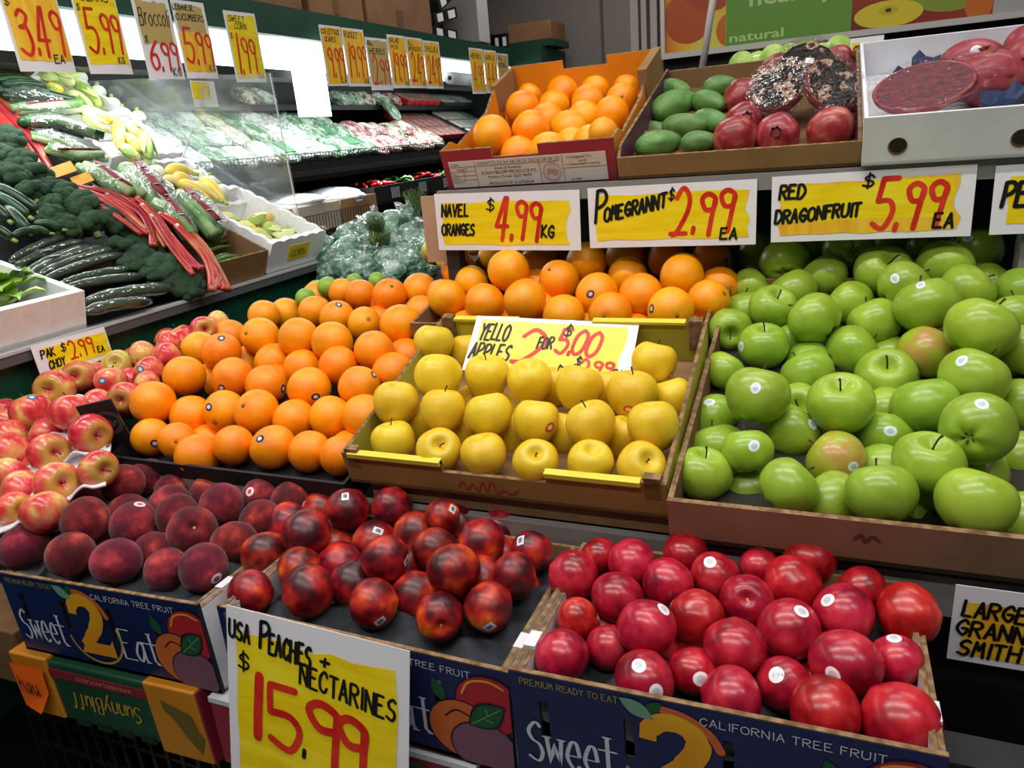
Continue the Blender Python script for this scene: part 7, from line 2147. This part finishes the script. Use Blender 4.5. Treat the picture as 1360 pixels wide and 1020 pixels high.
for i in range(5):
    y0 = 3.30 + .30 * i
    t = thing('black_tray', 'black slotted tray on the lower deck, %s beyond the cartons' % ORD[i], 'tray', (-2.40, y0, 1.225), (0, 0, 0), 'black trays on the lower deck')
    m = MB(); m.box((.28, 0, 0), (.288, .285, .085)).box((0, 0, 0), (.28, .008, .085)).box((0, .277, 0), (.28, .285, .085)).box((0, .008, 0), (.008, .277, .085)).box((0, 0, -.005), (.288, .285, .004)); m.obj('tray_body', black_plastic, t)
    m = MB()
    for k in range(5): m.box((.2885, .165 + .018 * k, .015), (.290, .172 + .018 * k, .07))
    o = m.obj('pale_slots', mat('slot_grey', '#8d9296', .5), t); o['kind'] = 'stuff'
    rr = random.Random(i)
    ys_ = sorted(rr.uniform(.03, .25) for _ in range(14))
    for k in range(14):
        x, y = -2.38 + rr.uniform(.03, .24), y0 + ys_[k]
        z = 1.300 + rr.uniform(0, .03)
        if i in (0, 2):
            a = rr.uniform(0, 6); m = MB(); m.tube([(0, 0, 0), (.03 * math.cos(a), .03 * math.sin(a), .006), (.06 * math.cos(a), .06 * math.sin(a), 0)], [.008, .008, .002], 7); o = m.obj('red_chilli', redch, None, True); nm_, ct_ = 'small red chilli', 'chilli'
        elif i in (1, 3):
            a = rr.uniform(0, 6); m = MB(); m.tube([(0, 0, 0), (.03 * math.cos(a), .03 * math.sin(a), .012), (.065 * math.cos(a), .065 * math.sin(a), .004)], [.007, .009, .002], 7, 0, True, .6); o = m.obj('green_chilli', ch, None, True); nm_, ct_ = 'small green chilli', 'chilli'
        else:
            m = MB(); m.ball((0, 0, 0), .026, 12, 8, 0, (1, 1, .85)); o = m.obj('garlic_bulb', gar, None, True); nm_, ct_ = 'garlic bulb', 'garlic'
        o.location = (x, y, z)
        tag(o, '%s, %s from the left in the %s black tray of the lower deck' % (nm_, (ORD + ['thirteenth', 'fourteenth'])[k], ORD[i]), ct_, '%ss in the %s black tray' % (nm_, ORD[i]))

# ---- island of bagged greens between the stand and the case
isl = thing('island_bench', 'low dark bench of bagged greens behind the orange pile', 'bench', (0, 0, 0))
slab(-1.75, -.80, 2.02, 1.104, 2.55, 1.235, .05).obj('sloping_top', dark_m, isl)
slab(-1.47, -.80, 1.78, 1.045, 2.02, 1.104, .05).obj('front_ledge', dark_m, isl)
MB().box((-1.72, 2.04, 0), (-.82, 2.5, 1.04)).obj('plinth', dark_m, isl)
bagm = mat('bagged_greens_film', rough=.12, cols=[(.36, '#3a6149'), (.5, '#6f9480'), (.66, '#a5bdb0'), (.8, '#d4e2dc')], scale=1.1, detail=3, bump=(1.3, .5, .10), coat=.5, coat_r=.12, var=((.495, .505), (.85, 1.1)))
BGS = []
for k in range(4):
    m = MB(); m.ball((0, 0, 0), 1, 26, 18, 0, (1.12, 1.0, .85), crumple(None, .24, 1.5, k + 40)); BGS.append(m.mesh('bag_of_greens', bagm, True))
tie = MB(); tie.tube([(0, 0, .75), (.05, .02, 1.0), (.12, .05, 1.25)], [.22, .08, .26], 10)
TIE = tie.mesh('bag_neck', film_wrap, True)
order = sorted(range(len(BAGS)), key=lambda i: BAGS[i][0][0])
for n, i in enumerate(order):
    c, r = BAGS[i]
    o = link('bag_of_greens', BGS[i % 4]); o.location = c; o.scale = (r * 1.22,) * 3; o.rotation_euler = (RND.uniform(-.4, .4), RND.uniform(-.4, .4), RND.uniform(0, 6))
    link('bag_neck', TIE, o)
    tag(o, 'crinkled clear bag of leafy greens behind the oranges, %s from the left' % (ORD + ['thirteenth', 'fourteenth', 'fifteenth', 'sixteenth', 'seventeenth', 'eighteenth', 'nineteenth', 'twentieth', 'twenty-first', 'twenty-second'])[n], 'bagged greens', 'bagged greens on the island')
dill = mat('dill_fronds', rough=.7, cols=[(.4, '#34502a'), (.6, '#6d8a4c')], scale=20)
for i, (x, y, z, h) in enumerate([(-1.34, 2.06, 1.235, .065), (-1.36, 2.38, 1.27, .085), (-1.28, 2.00, 1.20, .05)]):
    t = thing('dill_bunch', ['feathery dill bunch lying across the bagged greens', 'tall feathery dill bunch behind the bagged greens', 'low feathery dill bunch in front of bagged greens'][i], 'herbs', (x, y, z), (0, 0, 0), 'dill bunches')
    rr = random.Random(i); m = MB()
    for k in range(40):
        a, s_ = rr.uniform(0, 6.28), rr.uniform(.2, 1)
        b0 = Vector((rr.uniform(-.01, .01), rr.uniform(-.01, .01), -.02)); tip = Vector((.045 * s_ * math.cos(a), .045 * s_ * math.sin(a), h * rr.uniform(.5, 1)))
        m.tube([b0, b0.lerp(tip, .6) + Vector((.006, 0, 0)), tip], [.0022, .0018, .0006], 4)
        for q in (.6, .75, .9):
            p = b0.lerp(tip, q)
            for g_ in range(2): m.tube([p, p + Vector((rr.uniform(-.016, .016), rr.uniform(-.016, .016), .012))], [.0012, .0004], 3)
    m.obj('fronds', dill, t); m = MB(); m.tube([(0, 0, -.03), (0, 0, .01)], .012, 8); m.obj('stalks', greenhusk, t)
lem = mat('lemon_peel', rough=.4, cols=[(.3, '#d9b62a'), (.7, '#e9d060')], scale=2, bump=(38, .12, .02))
LM = MB(); LM.ball((0, 0, 0), 1, 20, 14, 0, (1, 1, 1.15), lambda q: q * (1 + .12 * max(0, abs(q.z) - .85) * 4)); LMM = LM.mesh('lemon_fruit', lem, True)
_t = MB(); _t.ball((0, 0, 1.22), .08, 6, 4); LT = _t.mesh('lemon_button', stem_brown)
for i, (x, y, z, r) in enumerate([(-.985, 1.80, 1.215, .036), (-.93, 1.83, 1.225, .036), (-.91, 1.76, 1.205, .036), (-.87, 1.82, 1.235, .034), (-1.16, 2.30, 1.285, .03), (-1.11, 2.32, 1.29, .03), (-1.13, 2.26, 1.265, .03)]):
    o = link('lemon', LMM); o.location = (x, y, z); o.scale = (r,) * 3; o.rotation_euler = (1.2, .3 * i, i); link('stalk_end', LT, o)
    tag(o, 'pale yellow lemon %s of the %s behind the oranges' % (('first', 'second', 'third', 'fourth', 'first', 'second', 'third')[i], ('near group by the cardboard flap', 'far group beside the dill')[i > 3]), 'lemon', 'lemons behind the oranges')

# ---- cartons and clutter stored on top of the canopy
ckraft = mat('stored_carton', rough=.8, cols=[(.3, '#7d5a3c'), (.7, '#8c6747')], scale=8)
for i, (y0, y1, h, x0, rz, lab_) in enumerate([(1.50, 2.12, .28, -2.40, 0, 'large brown carton stored on the canopy, at the far left'), (2.16, 2.76, .30, -2.36, 0, 'brown carton stored on the canopy above the corn card'), (2.80, 3.22, .33, -2.38, .02, 'square brown carton with a tape tab on the canopy'), (3.26, 3.86, .22, -2.40, -.03, 'open brown carton with cut sides on the canopy')]):
    t = thing('storage_carton', lab_, 'box', (x0, y0, 2.036), (0, 0, rz), 'cartons on the canopy')
    MB().box((0, 0, 0), (-1.985 - x0, y1 - y0, h)).obj('body', ckraft, t, False, .004)
    MB().box((-1.984 - x0, (y1 - y0) * .42, .02), (-1.983 - x0, (y1 - y0) * .52, .09)).obj('tape', mat('carton_tape', '#6b4a30', .6), t)
    MB().box((-.003, (y1 - y0) / 2 - .002, h), (-1.985 - x0, (y1 - y0) / 2 + .002, h + .002)).obj('top_seam', dull_kraft, t)
for i, (y, z, a) in enumerate([(3.92, 2.037, 0), (3.95, 2.10, .35), (4.02, 2.17, .75)]):
    t = thing('crate', ['black crate with pale labels lying on the canopy', 'black crate tilted on another on the canopy', 'topmost black crate tipped up on the canopy'][i], 'crate', (-2.36, y, z), (a * .6, 0, 0), 'black crates on the canopy')
    MB().box((0, 0, 0), (.36, .30, .008)).box((.35, 0, .008), (.36, .30, .06)).box((0, 0, .008), (.008, .30, .06)).obj('body', black_plastic, t)
    MB().box((.3605, .04, .01), (.362, .11, .05)).obj('label', lbl_w, t)
    MB().box((.3605, .18, .01), (.362, .27, .05)).obj('label', lbl_w, t)
eb = thing('white_cabinet', 'white electrical cabinet hung on a grey column above the case', 'cabinet', (-2.23, 4.50, 2.035))
MB().box((0, 0, .02), (.245, .16, .75)).obj('body', mat('cabinet_white', '#b9b7b9', .5), eb, False, .006)
MB().box((.09, -.002, .30), (.16, 0, .50)).obj('small_hatch', mat('hatch_grey', '#9a989b', .5), eb)
m = MB(); m.ball((.13, -.003, .34), .012, 10, 6); m.obj('lock', stem_brown, eb)
MB().box((-.27, .02, 0), (-.005, .25, .96)).obj('column', wall_m, eb)
for i, (x0, y0, z0, w_, d_, h_, mt, lab_) in enumerate([(-2.28, 4.98, 2.036, .16, .3, .12, black_plastic, 'black box on the far end of the canopy'), (-2.10, 4.98, 2.036, .10, .3, .11, black_plastic, 'second black box on the far end of the canopy'), (-2.0, 5.0, 2.08, .30, .3, .11, ckraft, 'brown carton on a green crate at the far end'), (-2.02, 4.99, 2.036, .34, .32, .042, canopy_green, 'flat green crate under a brown carton at the far end')]):
    t = thing('storage_box', lab_, 'box', (x0, y0, z0))
    MB().box((0, 0, 0), (w_, d_, h_)).obj('body', mt, t, False, .003)
    for xl in (.01, w_ - .035): MB().box((xl, -.0015, h_ * .3), (xl + .025, 0, h_ * .8)).obj('label', lbl_w if i < 2 else mt, t)
MB().box((-1.96, 4.90, .2), (-1.74, 5.4, 2.03)).obj('end_cabinet', canopy_green, case)
